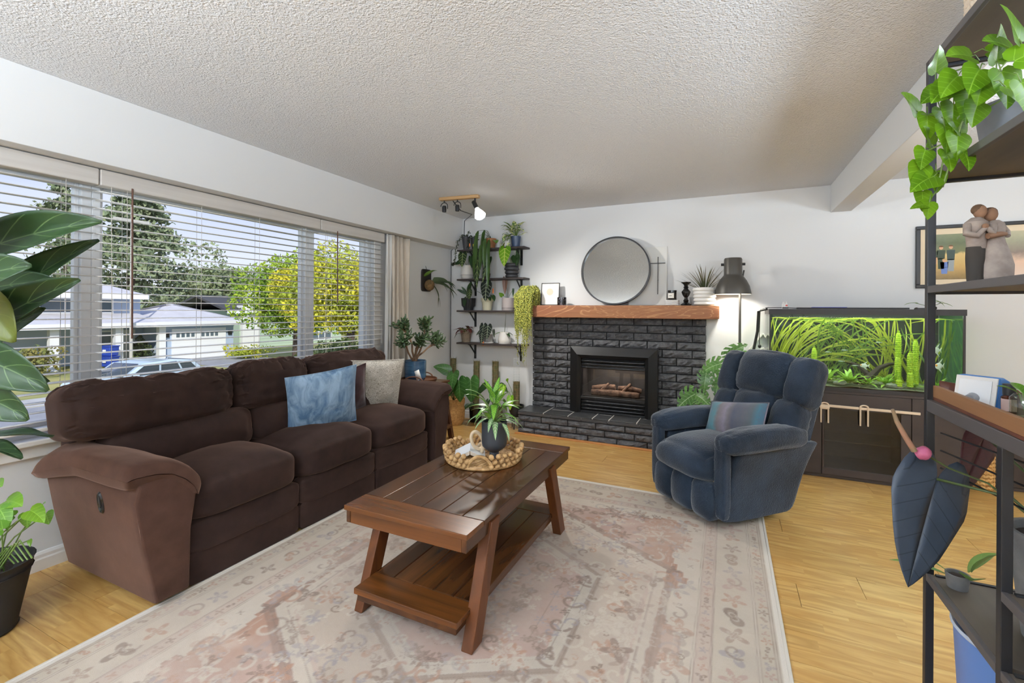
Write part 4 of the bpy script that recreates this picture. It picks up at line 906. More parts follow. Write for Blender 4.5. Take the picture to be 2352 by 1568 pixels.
# ================================================================ on the mantel
ART = thing('framed_print', 'small framed print of a beige circle on the mantel', 'picture', (-1.764, 4.738, MT), rot=(radians(-5), 0, radians(2)))
b = MB(); b.b2(-.104, .104, -.012, .006, 0, .007); b.b2(-.104, .104, -.012, .006, .241, .248); b.b2(-.104, -.098, -.012, .006, .007, .241); b.b2(.098, .104, -.012, .006, .007, .241); b.build('frame', BLACK, ART, smooth=False)
MB().b2(-.098, .098, -.006, .004, .007, .241).build('paper', mat('print_paper', rgb(232, 230, 226), .8), ART, smooth=False)
MB().lathe([(.0001, .0), (.038, 0), (.038, .0015)], 36, M=Matrix.Translation((-.005, -.0062, .148)) @ Matrix.Rotation(pi/2, 4, 'X')).build('printed_circle', mat('beige_ink', rgb(222, 202, 182), .9), ART)
t = thing('candle', 'dark mottled glass candle next to the framed print', 'candle', (-1.615, 4.70, MT)); pot(t, [(.046, 0), (.050, .004), (.050, .085)], mat('mottled_glass', rgb(26, 24, 28), .12, rgb(110, 104, 112), 60, lo=.56, hi=.60), 'jar', soil=None)
MB().lathe([(.0001, .055), (.043, .055)], 20).build('wax', mat('wax', rgb(220, 210, 190), .5), t)
MI = thing('wall_mirror', 'large round mirror with black rim leaning on the mantel', 'mirror', (-1.045, 4.695, MT+.002), rot=(radians(-6.5), 0, 0))
mr_ = .357; Q_ = Matrix.Translation((0, 0, mr_+.002)) @ Matrix.Rotation(pi/2, 4, 'X')
MB().lathe([(mr_-.014, -.02), (mr_, -.02), (mr_, .032), (mr_-.014, .032), (mr_-.014, -.02)], 80, M=Q_, cap=False).build('rim', mat('mirror_rim', rgb(44, 44, 46), .35), MI, smooth=None)
mg = NT('mirror_glass'); mg.base(rgb(222, 226, 226)); mg.p(metal=1., rough=.02)
MB().add([(cos(2*pi*i/72)*(mr_-.0135), sin(2*pi*i/72)*(mr_-.0135), .012) for i in range(72)], [tuple(range(72))], M=Q_).build('mirror_glass', mg.mat, MI, smooth=False); MB().poly([(cos(2*pi*i/72)*(mr_-.0135), sin(2*pi*i/72)*(mr_-.0135), -.019) for i in range(72)], (0, 0, .02), M=Q_).build('backing', BLACK, MI, smooth=False)
t = thing('cross_panel', 'pale rectangular panel with thin black cross behind the mirror', 'wall art', (-.735, 4.79, MT), rot=(radians(-4), 0, 0))
MB().b2(-.185, .195, -.008, .008, 0, .60).build('panel', mat('pale_panel', rgb(216, 216, 212), .6), t, bevel=.003, smooth=False)
cm_ = mat('cross_black', rgb(24, 24, 24), .5); cr_ = MB().b2(.107, .1135, -.034, -.028, .11, .49).build('cross_upright', cm_, t, smooth=False); MB().b2(.03, .18, -.034, -.028, .422, .4285).build('cross_bar', cm_, cr_, smooth=False); MB().b2(.108, .1125, -.03, -.006, .25, .26).build('spacer', cm_, cr_, smooth=False)
t = thing('coaster_stack', 'stack of white ribbed coasters under the small black candle', 'coaster', (-.475, 4.70, MT))
for k in range(4): MB().soft((0, 0, .0065+k*.013), (.125, .125, .0125), 5, 8).build('coaster', WHITE, t)
t = thing('candle', 'small black lidded candle with white label on white coasters', 'candle', (-.478, 4.70, MT+.0525)); pot(t, [(.038, 0), (.040, .003), (.040, .082)], mat('amber_black', rgb(26, 22, 20), .12), 'jar'); MB().lathe([(.0001, .082), (.042, .082), (.042, .094), (.0001, .094)], 28).build('lid', BLACKG, t)
MB().grid(lambda u, v: (.0406*sin((u-.5)*1.7-.35), -.0406*cos((u-.5)*1.7-.35), .018+.048*v), 8, 1).build('label', mat('label_paper', rgb(230, 228, 222), .7), t)
MB().grid(lambda u, v: (.0409*sin((u-.5)*.7-.35), -.0409*cos((u-.5)*.7-.35), .036+.006*v), 4, 1).build('lettering', mat('label_ink', rgb(120, 118, 114), .8), t)
t = thing('candlestick', 'glossy black turned candlestick beside the white ribbed pot', 'candlestick', (-.352, 4.70, MT))
MB().lathe([(.0001, 0), (.048, 0), (.05, .008), (.036, .018), (.020, .03), (.026, .045), (.018, .058), (.016, .075), (.030, .095), (.042, .125), (.040, .135), (.026, .15), (.018, .165), (.026, .172), (.017, .185), (.022, .20), (.046, .218), (.047, .224), (.02, .224), (.018, .205), (.0001, .205)], 32).build('turned_stem', BLACKG, t)
t = thing('potted_plant', 'spiky brown green plant in white ribbed pot on mantel end', 'plant', (-.185, 4.675, MT+.001))
pr = []
for k in range(5):
    z = .033*k
    pr += [(.088+.004*k-.006, z), (.094+.003*k, z+.009), (.094+.003*k, z+.024), (.088+.004*k-.005, z+.033)]
pot(t, pr, mat('white_ceramic', rgb(228, 226, 222), .35), soil=.15)
spk = leafm('spiky_leaf', rgb(84, 78, 54), rgb(112, 100, 72), rgb(70, 84, 50), .2, 1, .5)
rs = random.Random(4)
for i in range(34):
    a = i*2.4; r_ = .01+.05*(i/34); el = radians(86-58*(i/34)); L = rs.uniform(.20, .27)
    leaf(t, None, (cos(a)*r_, sin(a)*r_, .15), (cos(a)*cos(el)*1.2, sin(a)*cos(el)*(.3 if sin(a) > 0 else .6), sin(el)), L, .014, spk, 'needle', droop=.25, fold=.5, nu=5, nw=2)
# trailing string plant at the left end
t = thing('trailing_plant', 'yellow green string plant trailing from the left end of mantel', 'plant', (-1.985, 4.66, MT)); pot(t, [(.075, 0), (.095, .16), (.098, .17)], mat('grey_pot', rgb(120, 120, 122), .6), soil=.15)
strm = mat('string_pearls', rgb(190, 188, 88), .5, rgb(92, 108, 46), 70, lo=.42, hi=.6); strd = mat('string_stem', rgb(150, 150, 90), .6)
rs = random.Random(9); b = MB(); bs = MB()
for i in range(210):
    a = rs.uniform(0, 2*pi); top = rs.uniform(.175, .215); ro = .105+.02*rs.random(); L = min(rs.uniform(.25, .62)*(1.0 if sin(a) < .5 else .8), 2); L += .25*(rs.random() < .12)
    x_, y_ = cos(a)*ro, sin(a)*ro
    if y_ > .03: L = min(L, .20)
    if y_ > -.07 and x_ > .0: L = min(L, .16) if x_ > .05 else L
    P = [Vector((cos(a)*.05, sin(a)*.05, .16)), Vector((cos(a)*.08, sin(a)*.08, top)), Vector((x_, y_, top-.05))]
    if L > .2: y_ = -.115-.02*rs.random() if sin(a) < .3 else y_; 
    z = top-.05; xx, yy = x_, y_
    while z > top-L: z -= .05; xx = xx*.97+rs.uniform(-.008, .008); P.append(Vector((xx, yy+rs.uniform(-.004, .004), z)))
    bs.tube(P, .0012, 3, cap=False)
    for k in range(len(P)-1):
        for f_ in (0, .14, .28, .42, .57, .71, .85):
            if rs.random() < (.25 if k > len(P)-4 and L > .5 else .95):
                c_ = P[k].lerp(P[k+1], f_)+Vector((rs.uniform(-.009, .009), rs.uniform(-.010, .003), rs.uniform(-.004, .004))); r_ = rs.uniform(.0042, .0066)
                b.add([c_+Vector(d)*r_ for d in ((1, 0, 0), (0, 1, 0), (-1, 0, 0), (0, -1, 0), (0, 0, 1.3), (0, 0, -1.3))], [(0, 1, 4), (1, 2, 4), (2, 3, 4), (3, 0, 4), (1, 0, 5), (2, 1, 5), (3, 2, 5), (0, 3, 5)])
o = b.build('foliage', strm, t, smooth=True); o['kind'] = 'stuff'; o = bs.build('stems', strd, t); o['kind'] = 'stuff'; o.name = 'strand'
# floor lamp
FL = thing('floor_lamp', 'dark grey floor lamp with large dome shade beside the mantel', 'lamp', (.055, 4.62, 0)); lm = mat('lamp_grey', rgb(74, 71, 66), .42, metal=.25); li = mat('lamp_white', rgb(238, 238, 232), .6)
MB().lathe([(.0001, 0), (.15, 0), (.155, .01), (.15, .02), (.0001, .026)], 40, (.06, .06, 0)).build('base', lm, FL)
MB().tube([(.06, .06, .02), (.06, .06, 1.60)], .011, 14).build('pole', lm, FL); MB().tube([(.06, .06, 1.60), (.08, .02, 1.64), (.09, 0, 1.70)], .007, 8).build('arm', lm, FL)
pr = [(.152, 1.482), (.150, 1.50), (.138, 1.555), (.115, 1.605), (.088, 1.643), (.078, 1.655), (.076, 1.665), (.076, 1.80), (.070, 1.812), (.0001, 1.812)]
sh = MB().lathe(pr, 48, cap=False).build('shade', lm, FL)
il = MB().lathe([(.152, 1.482), (.148, 1.483), (.146, 1.50), (.134, 1.553), (.111, 1.60), (.075, 1.645), (.0001, 1.65)], 48); il.f = [f[::-1] for f in il.f if len(f) < 10]; il.m = il.m[:len(il.f)]; il.uv = il.uv[:len(il.f)]; il.build('shade_lining', li, sh)
for s_ in (-1, 1): MB().lathe([(.0001, -.012), (.012, -.012), (.012, .012), (.0001, .012)], 10, M=Matrix.Translation((s_*.088, 0, 1.755)) @ Matrix.Rotation(pi/2, 4, 'Y')).build('knob', BLACK, sh)
em = NT('lit_bulb'); em.p(ecol=(1, .93, .82, 1), est=25.)
MB().ball((0, 0, 1.575), .033, 16).build('bulb', em.mat, FL)
lamp('floor_lamp_light', 'SPOT', (.055, 4.62, 1.535), 17, (1, .93, .82), aim=(.055, 4.62, 0), spot_size=radians(150), spot_blend=.35, shadow_soft_size=.05)
# ================================================================ track light
TR = thing('track_light', 'pale wood ceiling spotlight bar with three black spots above the wall shelves', 'spotlight', (-2.39, 3.84, ZC), rz=radians(6))
MB().b2(-.215, .215, -.03, .03, -.032, 0).build('bar', wood('pale_wood', rgb(206, 170, 122), rgb(176, 138, 92), None, 0, .5), TR, bevel=.01, smooth=False)
for k, x_ in enumerate((-.165, -.02)):
    a = MB().tube([(x_, 0, -.03), (x_, 0, -.052)], .006, 8).build('spot_arm', BLACK, TR)
    MB().tube([(x_-.038*cos(i*pi/10), 0, -.09+.038*sin(i*pi/10)) for i in range(11)]+[(x_+.038, 0, -.115)], .004, 6).build('yoke', BLACK, a)
    MB().lathe([(.0001, -.145), (.020, -.145), (.022, -.10), (.018, -.085), (.0001, -.08)], 20, (x_, 0, 0)).build('spot_head', BLACK, a)
D_ = Vector((.36, -.15, -.62)).normalized(); a = MB().tube([(.17, 0, -.03), (.17, 0, -.075)], .009, 8).build('spot_arm', BLACK, TR); M_ = Matrix.Translation((.165, 0, -.085)) @ D_.to_track_quat('Z', 'Y').to_matrix().to_4x4()
MB().lathe([(.0001, -.025), (.021, -.025), (.021, .06), (.0001, .06)], 20, M=M_).build('spot_head', BLACK, a)
bu = MB().lathe([(.02, .06), (.024, .075), (.046, .12), (.055, .15)], 28, M=M_); bu.f = [f for f in bu.f if len(f) < 10]; bu.m = bu.m[:len(bu.f)]; bu.uv = bu.uv[:len(bu.f)]; em2 = NT('bulb_body'); em2.base(rgb(235, 235, 235)); em2.p(ecol=(1, .98, .94, 1), est=2.2); bo = bu.build('bulb', em2.mat, a)
em3 = NT('bulb_face'); em3.p(ecol=(1, .97, .92, 1), est=22.); MB().lathe([(.055, .15), (.046, .166), (.0001, .170)], 28, M=M_).build('bulb_face', em3.mat, bo)
sp_ = TR.matrix_basis @ (M_ @ Vector((0, 0, .19))); ld = (TR.matrix_basis.to_3x3() @ D_)
lamp('track_spot_light', 'SPOT', sp_, 95, (1, .97, .92), aim=sp_+ld, spot_size=radians(165), spot_blend=.6, shadow_soft_size=.04)
t = MB().tube([V(-2.47, 3.85, 2.41), V(-2.44, 3.95, 2.33), V(-2.6, 4.45, 2.40), V(-2.92, 4.815, 2.42), V(-2.93, 4.82, 2.22), V(-3.11, 4.815, 2.06), V(-3.112, 4.815, 1.5), V(-3.112, 4.815, .70), V(-3.10, 4.81, .5), V(-3.1, 4.80, .12)], .0045, 6).build('power_cord', BLACK); tag(t, 'black power cord running down the corner beside the shelves', 'cord')
# ================================================================ wall shelves with plants
shw = mat('dark_shelf_wood', rgb(66, 56, 54), .55, rgb(52, 44, 42), 8, stretch=(.1, 1, 1))
SZ = (2.045, 1.695, 1.32, .935); names = ('topmost', 'second', 'third', 'lowest')
for k, z in enumerate(SZ):
    t = thing('wall_shelf', 'dark wood wall shelf on black brackets, %s of the four' % names[k], 'shelf', (-2.49, 4.745, z), group='plant shelves in the corner')
    MB().b2(-.44, .44, -.085, .084, -.02, 0).build('board', shw, t, bevel=.002, smooth=False)
    for x_ in (-.27, .34):
        b = MB(); b.b2(x_-.012, x_+.012, .072, .084, -.20, -.021); b.b2(x_-.012, x_+.012, -.075, .075, -.028, -.021); b.beam((x_, .074, -.14), (x_, -.055, -.025), .016, .008, up=(1, 0, 0)); b.build('bracket', BLACK, t, smooth=False)
def sp(u, k, y=4.75):   # where the picture's column u meets shelf k
    p = AY(u, 700, y); return (p.x, y, SZ[k]+.001)
def rope(par, P, m_, n=60, s_=.011, seed=1):
    rs = random.Random(seed); b = MB(); P = [Vector(p) for p in P]
    for i in range(n):
        f_ = i/n*(len(P)-1); k = min(int(f_), len(P)-2); c_ = P[k].lerp(P[k+1], f_-k)+Vector([rs.gauss(0, .006) for _ in range(3)]); d = Vector([rs.gauss(0, 1) for _ in range(3)]).normalized()
        blade(b, c_, d, s_*2.2*rs.uniform(.7, 1.2), s_*1.6, 'oval', 1.2, .5, nu=3, nw=2)
    o = b.build('foliage', m_, par, smooth=True); o['kind'] = 'stuff'; vine(par, P, .0025, STEMD)
ROPE = mat('rope_leaf', rgb(40, 50, 36), .4, rgb(58, 68, 46), 40)
potg = mat('dark_grey_pot', rgb(58, 58, 61), .55); potbk = mat('matt_black_pot', rgb(30, 31, 33), .55); potw = mat('white_pot', rgb(216, 213, 208), .4); potbl = mat('blue_pot', rgb(56, 74, 104), .35); potcr = mat('cream_pot', rgb(206, 202, 176), .6); potpk = mat('mauve_pot', rgb(172, 162, 160), .6); terr = mat('rust_pot', rgb(164, 104, 62), .6, rgb(190, 132, 84), 30); mossm = mat('moss', rgb(116, 94, 62), .95, rgb(76, 82, 44), 26, .9, 60, .01); tagm = mat('orange_tag', rgb(230, 130, 70), .6); tagy = mat('yellow_tag', rgb(220, 206, 60), .6)
P_ = 'plants on the corner shelves'
t = thing('potted_plant', 'rope plant trailing from a tall charcoal pot at the left of the top shelf', 'plant', sp(1070, 0), group=P_)
pot(t, [(.034, 0), (.050, .13), (.053, .135), (.053, .16)], potg, soil=.14)
rope(t, [(0, 0, .17), (-.04, -.02, .185), (-.075, -.07, .10), (-.085, -.10, 0), (-.09, -.10, -.10), (-.11, -.10, -.17)], ROPE, 80, .010, 1); rope(t, [(0, 0, .17), (.03, -.01, .20), (.05, -.01, .235)], ROPE, 24, .009, 2); rope(t, [(-.11, -.10, -.16), (-.14, -.09, -.17)], ROPE, 30, .012, 3)
t = thing('potted_plant', 'rope plant in a small black pot with orange and yellow tags, top shelf', 'plant', sp(1087, 0, 4.735), group=P_)
pot(t, [(.020, 0), (.030, .11), (.032, .14)], potbk, soil=.12); rope(t, [(0, 0, .14), (-.03, -.03, .16), (-.04, -.05, .08), (-.035, -.065, -.03)], ROPE, 50, .009, 4); rope(t, [(0, 0, .14), (.045, -.02, .155), (.075, -.03, .11)], ROPE, 40, .009, 5); rope(t, [(.01, -.06, -.03), (.06, -.09, -.04)], ROPE, 24, .009, 6)
MB().b2(-.034, -.018, -.05, -.047, .03, .07).build('tag', tagm, t, smooth=False); MB().b2(.018, .045, -.05, -.047, .03, .06).build('tag', tagy, t, smooth=False)
t = thing('potted_plant', 'strap leaf plant hanging long leaves from a rust pot on the top shelf', 'plant', sp(1127, 0, 4.76), group=P_)
pot(t, [(.045, 0), (.062, .11), (.064, .12)], terr, soil=.10)
for (dx, dy, h_, L, w, tw_, dr) in ((-.10, -.13, .20, .40, .055, .2, 1.3), (-.13, -.10, .14, .52, .05, -.2, 1.4), (.0, -.14, .10, .34, .05, 0, 1.4), (.045, -.13, .09, .58, .05, .3, 1.3), (-.05, -.14, .04, .30, .05, 0, 1.4), (-.06, -.05, .22, .42, .05, .2, 1.5)):
    leaf(t, (0, 0, .11), (dx, dy, h_), (dx*.5, -.14, -.35), L, w, LSTR, 'strap', .0025, STEMD, .3, droop=.9, fold=.25, nu=10, up=(dx*2, -1, .4))
leaf(t, (0, 0, .11), (.07, -.06, .09), (.6, -.6, .05), .10, .08, LG, 'oval', .002, droop=1.)
t = thing('potted_plant', 'cream and green variegated pothos in a blue pot, right of the top shelf', 'plant', sp(1184, 0, 4.75), group=P_)
pot(t, [(.044, 0), (.058, .11), (.060, .125)], potbl, soil=.11); MB().lathe([(.0001, 0), (.055, 0), (.058, .012), (.0001, .012)], 24, (0, 0, -.0)).build('saucer', potbl, t)
rosette(t, (0, 0, .11), 26, LVR, .085, .052, 'heart', (.03, .15), (.03, .12), (-.3, 1.0), pi*.92, pi*2.08, seed=4, droop=.8, lobe=.12); rosette(t, (-.04, -.04, .11), 9, LVR, .075, .05, 'heart', (-.10, .05), (.05, .12), (-.9, .1), pi*.8, pi*1.6, 5, droop=.8, lobe=.12)
MB().box((-.085, -.075, .03), (.05, .004, .055), M=Matrix.Rotation(.15, 4, 'Y')).build('tag', WHITE, t, smooth=False)
# second shelf
def bowl(par, m_, r, h_, nm='pot'): return pot(par, [(r*.72, 0), (r*.92, h_*.12), (r, h_*.34), (r*.97, h_*.55), (r*.80, h_*.86), (r*.70, h_)], m_, nm, soil=h_*.93)
t = thing('potted_plant', 'dark heart leaf plant in rounded white two part pot, second shelf', 'plant', sp(1072, 1), group=P_)
bowl(t, potw, .078, .165); MB().lathe([(.0785, .044), (.0785, .048), (.076, .048)], 28, cap=False).build('joint_ring', mat('grey_joint', rgb(120, 118, 116), .6), t)
for root, d, L, w, m_ in (((-.015, -.075, .30), (.05, -.25, -1), .165, .125, LVN), ((-.05, -.03, .22), (-.8, -.3, -.3), .11, .07, LDK), ((.06, -.01, .26), (.3, -.2, -1), .14, .07, LDK)): leaf(t, (0, 0, .15), root, d, L, w, m_, 'heart', .002, STEMD, .2, droop=.2, up=(0, -1, .3), fold=.12, nu=10, nw=6)
t = thing('potted_plant', 'long veined dark leaves around a moss pole in small pot, second shelf', 'plant', sp(1119, 1, 4.76), group=P_)
pot(t, [(.028, 0), (.04, .06)], mat('brown_pot', rgb(62, 44, 38), .6), soil=.05); MB().lathe([(.0001, .05), (.032, .05), (.033, .20), (.0001, .205)], 14).build('moss_pole', mat('tan_moss', rgb(160, 138, 104), .95, rgb(130, 110, 80), 40, .6, 90), t)
for root, d, L, w in (((-.065, -.12, .215), (.0, -.12, -1), .34, .095), ((.085, -.11, .235), (-.32, -.12, -1), .30, .085), ((-.10, -.09, .18), (.12, -.12, -1), .26, .07), ((-.11, -.06, .30), (-.06, -.1, -1), .22, .06)): leaf(t, (0, 0, .18), root, d, L, w, LVN, 'heart', .0025, STEMD, .2, droop=.12, up=(0, -1, .2), fold=.18, nu=12, nw=6, lobe=.07, wave=.02)
leaf(t, (0, 0, .2), (-.06, -.02, .34), (-.5, .1, .5), .04, .03, LDK, 'oval')
t = thing('potted_plant', 'bright green veined heart leaf in a grey stacked ring pot, second shelf', 'plant', sp(1175, 1), group=P_)
pr = []
for k in range(4): z = .042*k; r_ = .074+.006*min(k, 2); pr += [(r_-.012, z), (r_, z+.012), (r_, z+.03), (r_-.012, z+.042)]
pot(t, pr, potg, soil=.15)
for root, d, L, w, m_ in (((-.045, -.09, .335), (.02, -.2, -1), .215, .155, LBR), ((.05, -.02, .25), (.25, -.25, -.7), .13, .11, LDK), ((.095, -.01, .30), (.05, -.1, -1), .20, .035, mat('silver_leaf', rgb(96, 106, 90), .5)), ((.075, -.02, .31), (.12, -.15, -1), .14, .03, LDK)): leaf(t, (0, 0, .14), root, d, L, w, m_, 'heart', .0022, STEM, .2, droop=.15, up=(0, -1, .25), fold=.14, nu=12, nw=6, lobe=.16)
# third shelf
t = thing('potted_plant', 'oblong dark leaf plant in black fluted pot, third shelf', 'plant', sp(1076, 2), group=P_)
pot(t, [(.056, 0), (.058, .028), (.080, .055), (.086, .145)], potbk, n=60, sq=20, wob=.03, soil=.13)
for root, d, L, w, m_ in (((0, -.02, .20), (.35, -.2, .9), .17, .065, LDK), ((-.02, -.02, .19), (-.75, -.2, .65), .13, .035, LDK), ((-.02, 0, .19), (-.35, -.1, .8), .12, .03, LDK), ((.05, -.05, .26), (.12, -.3, -.4), .15, .085, LVN), ((.0, -.07, .16), (.0, -.4, -.9), .12, .055, LDK)): leaf(t, (0, 0, .13), root, d, L, w, m_, 'oval', .003, STEMD, .1, droop=.4, fold=.2, up=(0, -1, .3), nu=9)
t = thing('potted_plant', 'black heart leaf with white veins in a cream pot, third shelf', 'plant', sp(1119, 2), group=P_)
pot(t, [(.052, 0), (.064, .10), (.071, .102), (.074, .145)], potcr, soil=.13)
leaf(t, (0, 0, .13), (.03, -.08, .315), (.0, -.15, -1), .215, .15, LBK, 'heart', .0025, STEMD, .2, droop=.1, up=(0, -1, .2), fold=.1, nu=12, nw=6, lobe=.2)
for root, d, L, w in (((.09, -.04, .17), (.5, -.3, -.5), .08, .07), ((-.06, -.03, .19), (-.4, -.2, .4), .10, .06), ((.05, -.05, .15), (.5, -.5, -.3), .07, .05)): leaf(t, (0, 0, .13), root, d, L, w, LDK, 'heart', .002, STEMD, .1, droop=.5, nu=6)
MB().b2(.085, .10, -.03, -.027, .20, .255).build('tag', tagm, t, smooth=False)
t = thing('potted_plant', 'bronze leaf cutting with a lime leaf in mauve cylinder pot, third shelf', 'plant', sp(1167, 2), group=P_)
pot(t, [(.070, 0), (.073, .01), (.073, .032), (.073, .145)], potpk, soil=.135); MB().lathe([(.0738, .026), (.0738, .030), (.07, .030)], 28, cap=False).build('joint_ring', mat('dark_joint', rgb(70, 64, 64), .6), t)
LBZ = leafm('bronze_leaf', rgb(96, 70, 58), rgb(124, 92, 76), None, .06, 5)
for root, d, L, w, m_ in (((-.03, -.02, .36), (.03, -.12, -1), .18, .07, LBZ), ((-.06, -.03, .17), (-.3, -.5, .5), .06, .055, LG), ((.07, -.01, .24), (0, -.1, -1), .09, .03, LDK)): leaf(t, (0, 0, .13), root, d, L, w, m_, 'heart', .002, STEMD, .1, droop=.2, up=(0, -1, .3), nu=8)
# lowest shelf
t = thing('potted_plant', 'burgundy leaf begonia in tan woven texture pot, lowest shelf', 'plant', sp(1071, 3), group=P_)
pot(t, [(.050, 0), (.068, .125), (.070, .13)], mat('woven_texture', rgb(148, 132, 112), .7, rgb(112, 98, 80), 90, .9, 110, .006), soil=.115)
LBU = leafm('burgundy_leaf', rgb(70, 34, 32), rgb(104, 54, 50), rgb(120, 76, 70), .05, 5); rosette(t, (0, -.01, .11), 14, LBU, .085, .06, 'heart', (.03, .08), (.03, .09), (-.4, .5), seed=8, droop=.9, wave=.05); leaf(t, (0, 0, .11), (-.10, -.03, .10), (-.8, -.2, -.6), .08, .03, LDK, 'lance')
t = thing('potted_plant', 'black heart leaf plant in pale grey pot, middle of the lowest shelf', 'plant', sp(1123, 3), group=P_)
pot(t, [(.046, 0), (.048, .02), (.050, .10)], mat('pale_grey_pot', rgb(176, 174, 170), .5, rgb(150, 148, 146), 12), soil=.09); MB().lathe([(.0001, 0), (.058, 0), (.06, .012), (.0001, .012)], 24).build('saucer', potw, t)
for root, d, L, w in (((-.045, -.05, .205), (-.02, -.2, -1), .17, .10), ((.025, -.07, .20), (.02, -.25, -1), .155, .12), ((-.05, -.075, .115), (.02, -.15, -1), .125, .085), ((-.10, -.02, .14), (-.6, -.1, -.5), .08, .035), ((.075, -.02, .15), (.25, -.2, -1), .09, .035)): leaf(t, (0, 0, .09), root, d, L, w, LBK, 'heart', .002, STEMD, .2, droop=.15, up=(0, -1, .2), fold=.12, nu=10, nw=6)
MB().b2(-.038, -.024, -.082, -.078, -.03, .02).build('tag', tagm, t, smooth=False)
t = thing('potted_plant', 'orchid with two leaves and bare spike in tapered white pot, lowest shelf', 'plant', sp(1159, 3), group=P_)
pot(t, [(.070, 0), (.078, .03), (.076, .05), (.055, .135)], potw, soil=.125)
for d in ((-.9, -.25, .12), (.8, -.35, -.05), (.7, .2, .05)): leaf(t, None, (0, -.01, .13), d, .12, .045, LG if d[0] < -.8 else LDK, 'oval', droop=.7, fold=.3)
MB().tube([(0, 0, .12), (.01, 0, .22), (.02, -.01, .36)], [.0035, .003, .001], 6).build('flower_spike', STEMD, t)
# ================================================================ moss poles standing along the back wall
def mosspole(label, x, y, potprof, pm_, z0, z1, r=.036, lean=0, **kw):
    t = thing('moss_pole_plant', label, 'plant', (x, y, 0), group='moss pole plants along the back wall'); pot(t, potprof, pm_, soil=potprof[-1][1]-.02, **kw)
    b = MB(); n_ = 16
    def fn(u, v): a = 2*pi*u; rr = r*(1+.10*nv((cos(a)*2, sin(a)*2, v*14), 2.2)); return (rr*cos(a)+lean*v, rr*sin(a), z0+(z1-z0)*v)
    b.grid(fn, n_, 40, wu=True); b.add([(lean+cos(2*pi*i/12)*r, sin(2*pi*i/12)*r, z1-.004) for i in range(12)], [tuple(range(12))]); b.build('moss_pole', mossm, t)
    b = MB(); rs = random.Random(int(x*99))
    for k in range(9): a = 2*pi*k/9; b.tube([(cos(a)*(r+.003), sin(a)*(r+.003), z0), (lean+cos(a)*(r+.003), sin(a)*(r+.003), z1+.008+rs.random()*.012)], .0012, 4)
    for k in range(int((z1-z0)/.025)): b.tube([(cos(a_)*(r+.0032)+lean*k*.025/(z1-z0), sin(a_)*(r+.0032), z0+k*.025) for a_ in [i*2*pi/10 for i in range(11)]], .0008, 3, cap=False)
    o = b.build('mesh_sleeve', mat('clear_mesh', rgb(120, 112, 84), .4), t); o['kind'] = 'stuff'
    return t
def lv(t, L): 
    for r_, d, l_, w, m_ in L: leaf(t, (0, 0, .2), r_, d, l_, w, m_, 'heart', .003, STEM, .15, droop=.5, up=(0, -1, .4), nu=9, nw=6)
blkp = [(.075, 0), (.085, .16), (.088, .18)]
t = mosspole('tall moss pole in a black pot in the corner behind the basket', -2.99, 4.69, blkp, potbk, .15, .735, .036)
t = mosspole('moss pole with variegated yellow leaf in a black pot, second from the corner', -2.69, 4.72, [(.070, 0), (.078, .15), (.081, .165)], BLACKG, .14, .715, .036, .01)
lv(t, [((.06, -.09, .29), (.4, -.4, .3), .12, .09, mat('lime_mottle', rgb(150, 176, 40), .4, rgb(70, 100, 40), 40, lo=.46, hi=.54)), ((-.06, -.06, .20), (-.4, -.5, -.3), .10, .06, LDK), ((.0, -.08, .22), (.1, -.7, -.2), .10, .07, LDK)])
t = mosspole('moss pole with dark oval leaves in a bronze ribbed pot, third from the corner', -2.43, 4.72, [(.080, 0), (.085, .18), (.087, .19)], mat('bronze_rib', rgb(128, 112, 84), .35, metal=.6), .16, .725, .036, n=64, sq=32, wob=.015)
lv(t, [((-.07, -.09, .46), (-.55, -.3, -.45), .19, .085, LDK), ((.06, -.09, .42), (.25, -.35, -.8), .18, .09, LMN), ((.10, -.05, .46), (.7, -.25, -.2), .13, .08, LDK), ((-.04, -.10, .28), (-.2, -.4, -.7), .12, .06, LDK), ((.14, -.06, .30), (.5, -.4, -.1), .10, .03, LG)])
t = mosspole('short moss pole in a black footed bowl beside the hearth', -2.13, 4.655, [(.035, .125), (.062, .15), (.080, .19), (.086, .26)], potbk, .22, .52, .036)
b = MB()
for a in (.6, 2.7, 4.8): b.tube([(cos(a)*.07, sin(a)*.07, .14), (cos(a)*.07, sin(a)*.07, 0)], .006, 6)
b.tube([(cos(a)*.07, sin(a)*.07, .12) for a in [i*2*pi/20 for i in range(21)]], .005, 6, cap=False); b.build('stand', BLACK, t)
lv(t, [((-.16, -.06, .46), (-.45, -.4, -.7), .17, .07, LBR), ((-.11, -.09, .47), (-.1, -.5, -.9), .13, .06, LBR), ((-.02, -.11, .36), (.1, -.35, -.9), .14, .09, LBR), ((-.08, -.07, .53), (.3, -.3, .5), .06, .05, LBR)])
b = MB(); m_ = mat('clear_sleeve', rgb(196, 200, 200), .2)
for k in range(10): a = 2*pi*k/10; b.tube([(cos(a)*.034, sin(a)*.034, .52), (cos(a)*.034, sin(a)*.034, .79)], .0009, 4)
for k in range(9): b.tube([(cos(a)*.034, sin(a)*.034, .54+k*.03) for a in [i*2*pi/12 for i in range(13)]], .0008, 3, cap=False)
o = b.build('empty_sleeve', m_, t); o['kind'] = 'stuff'
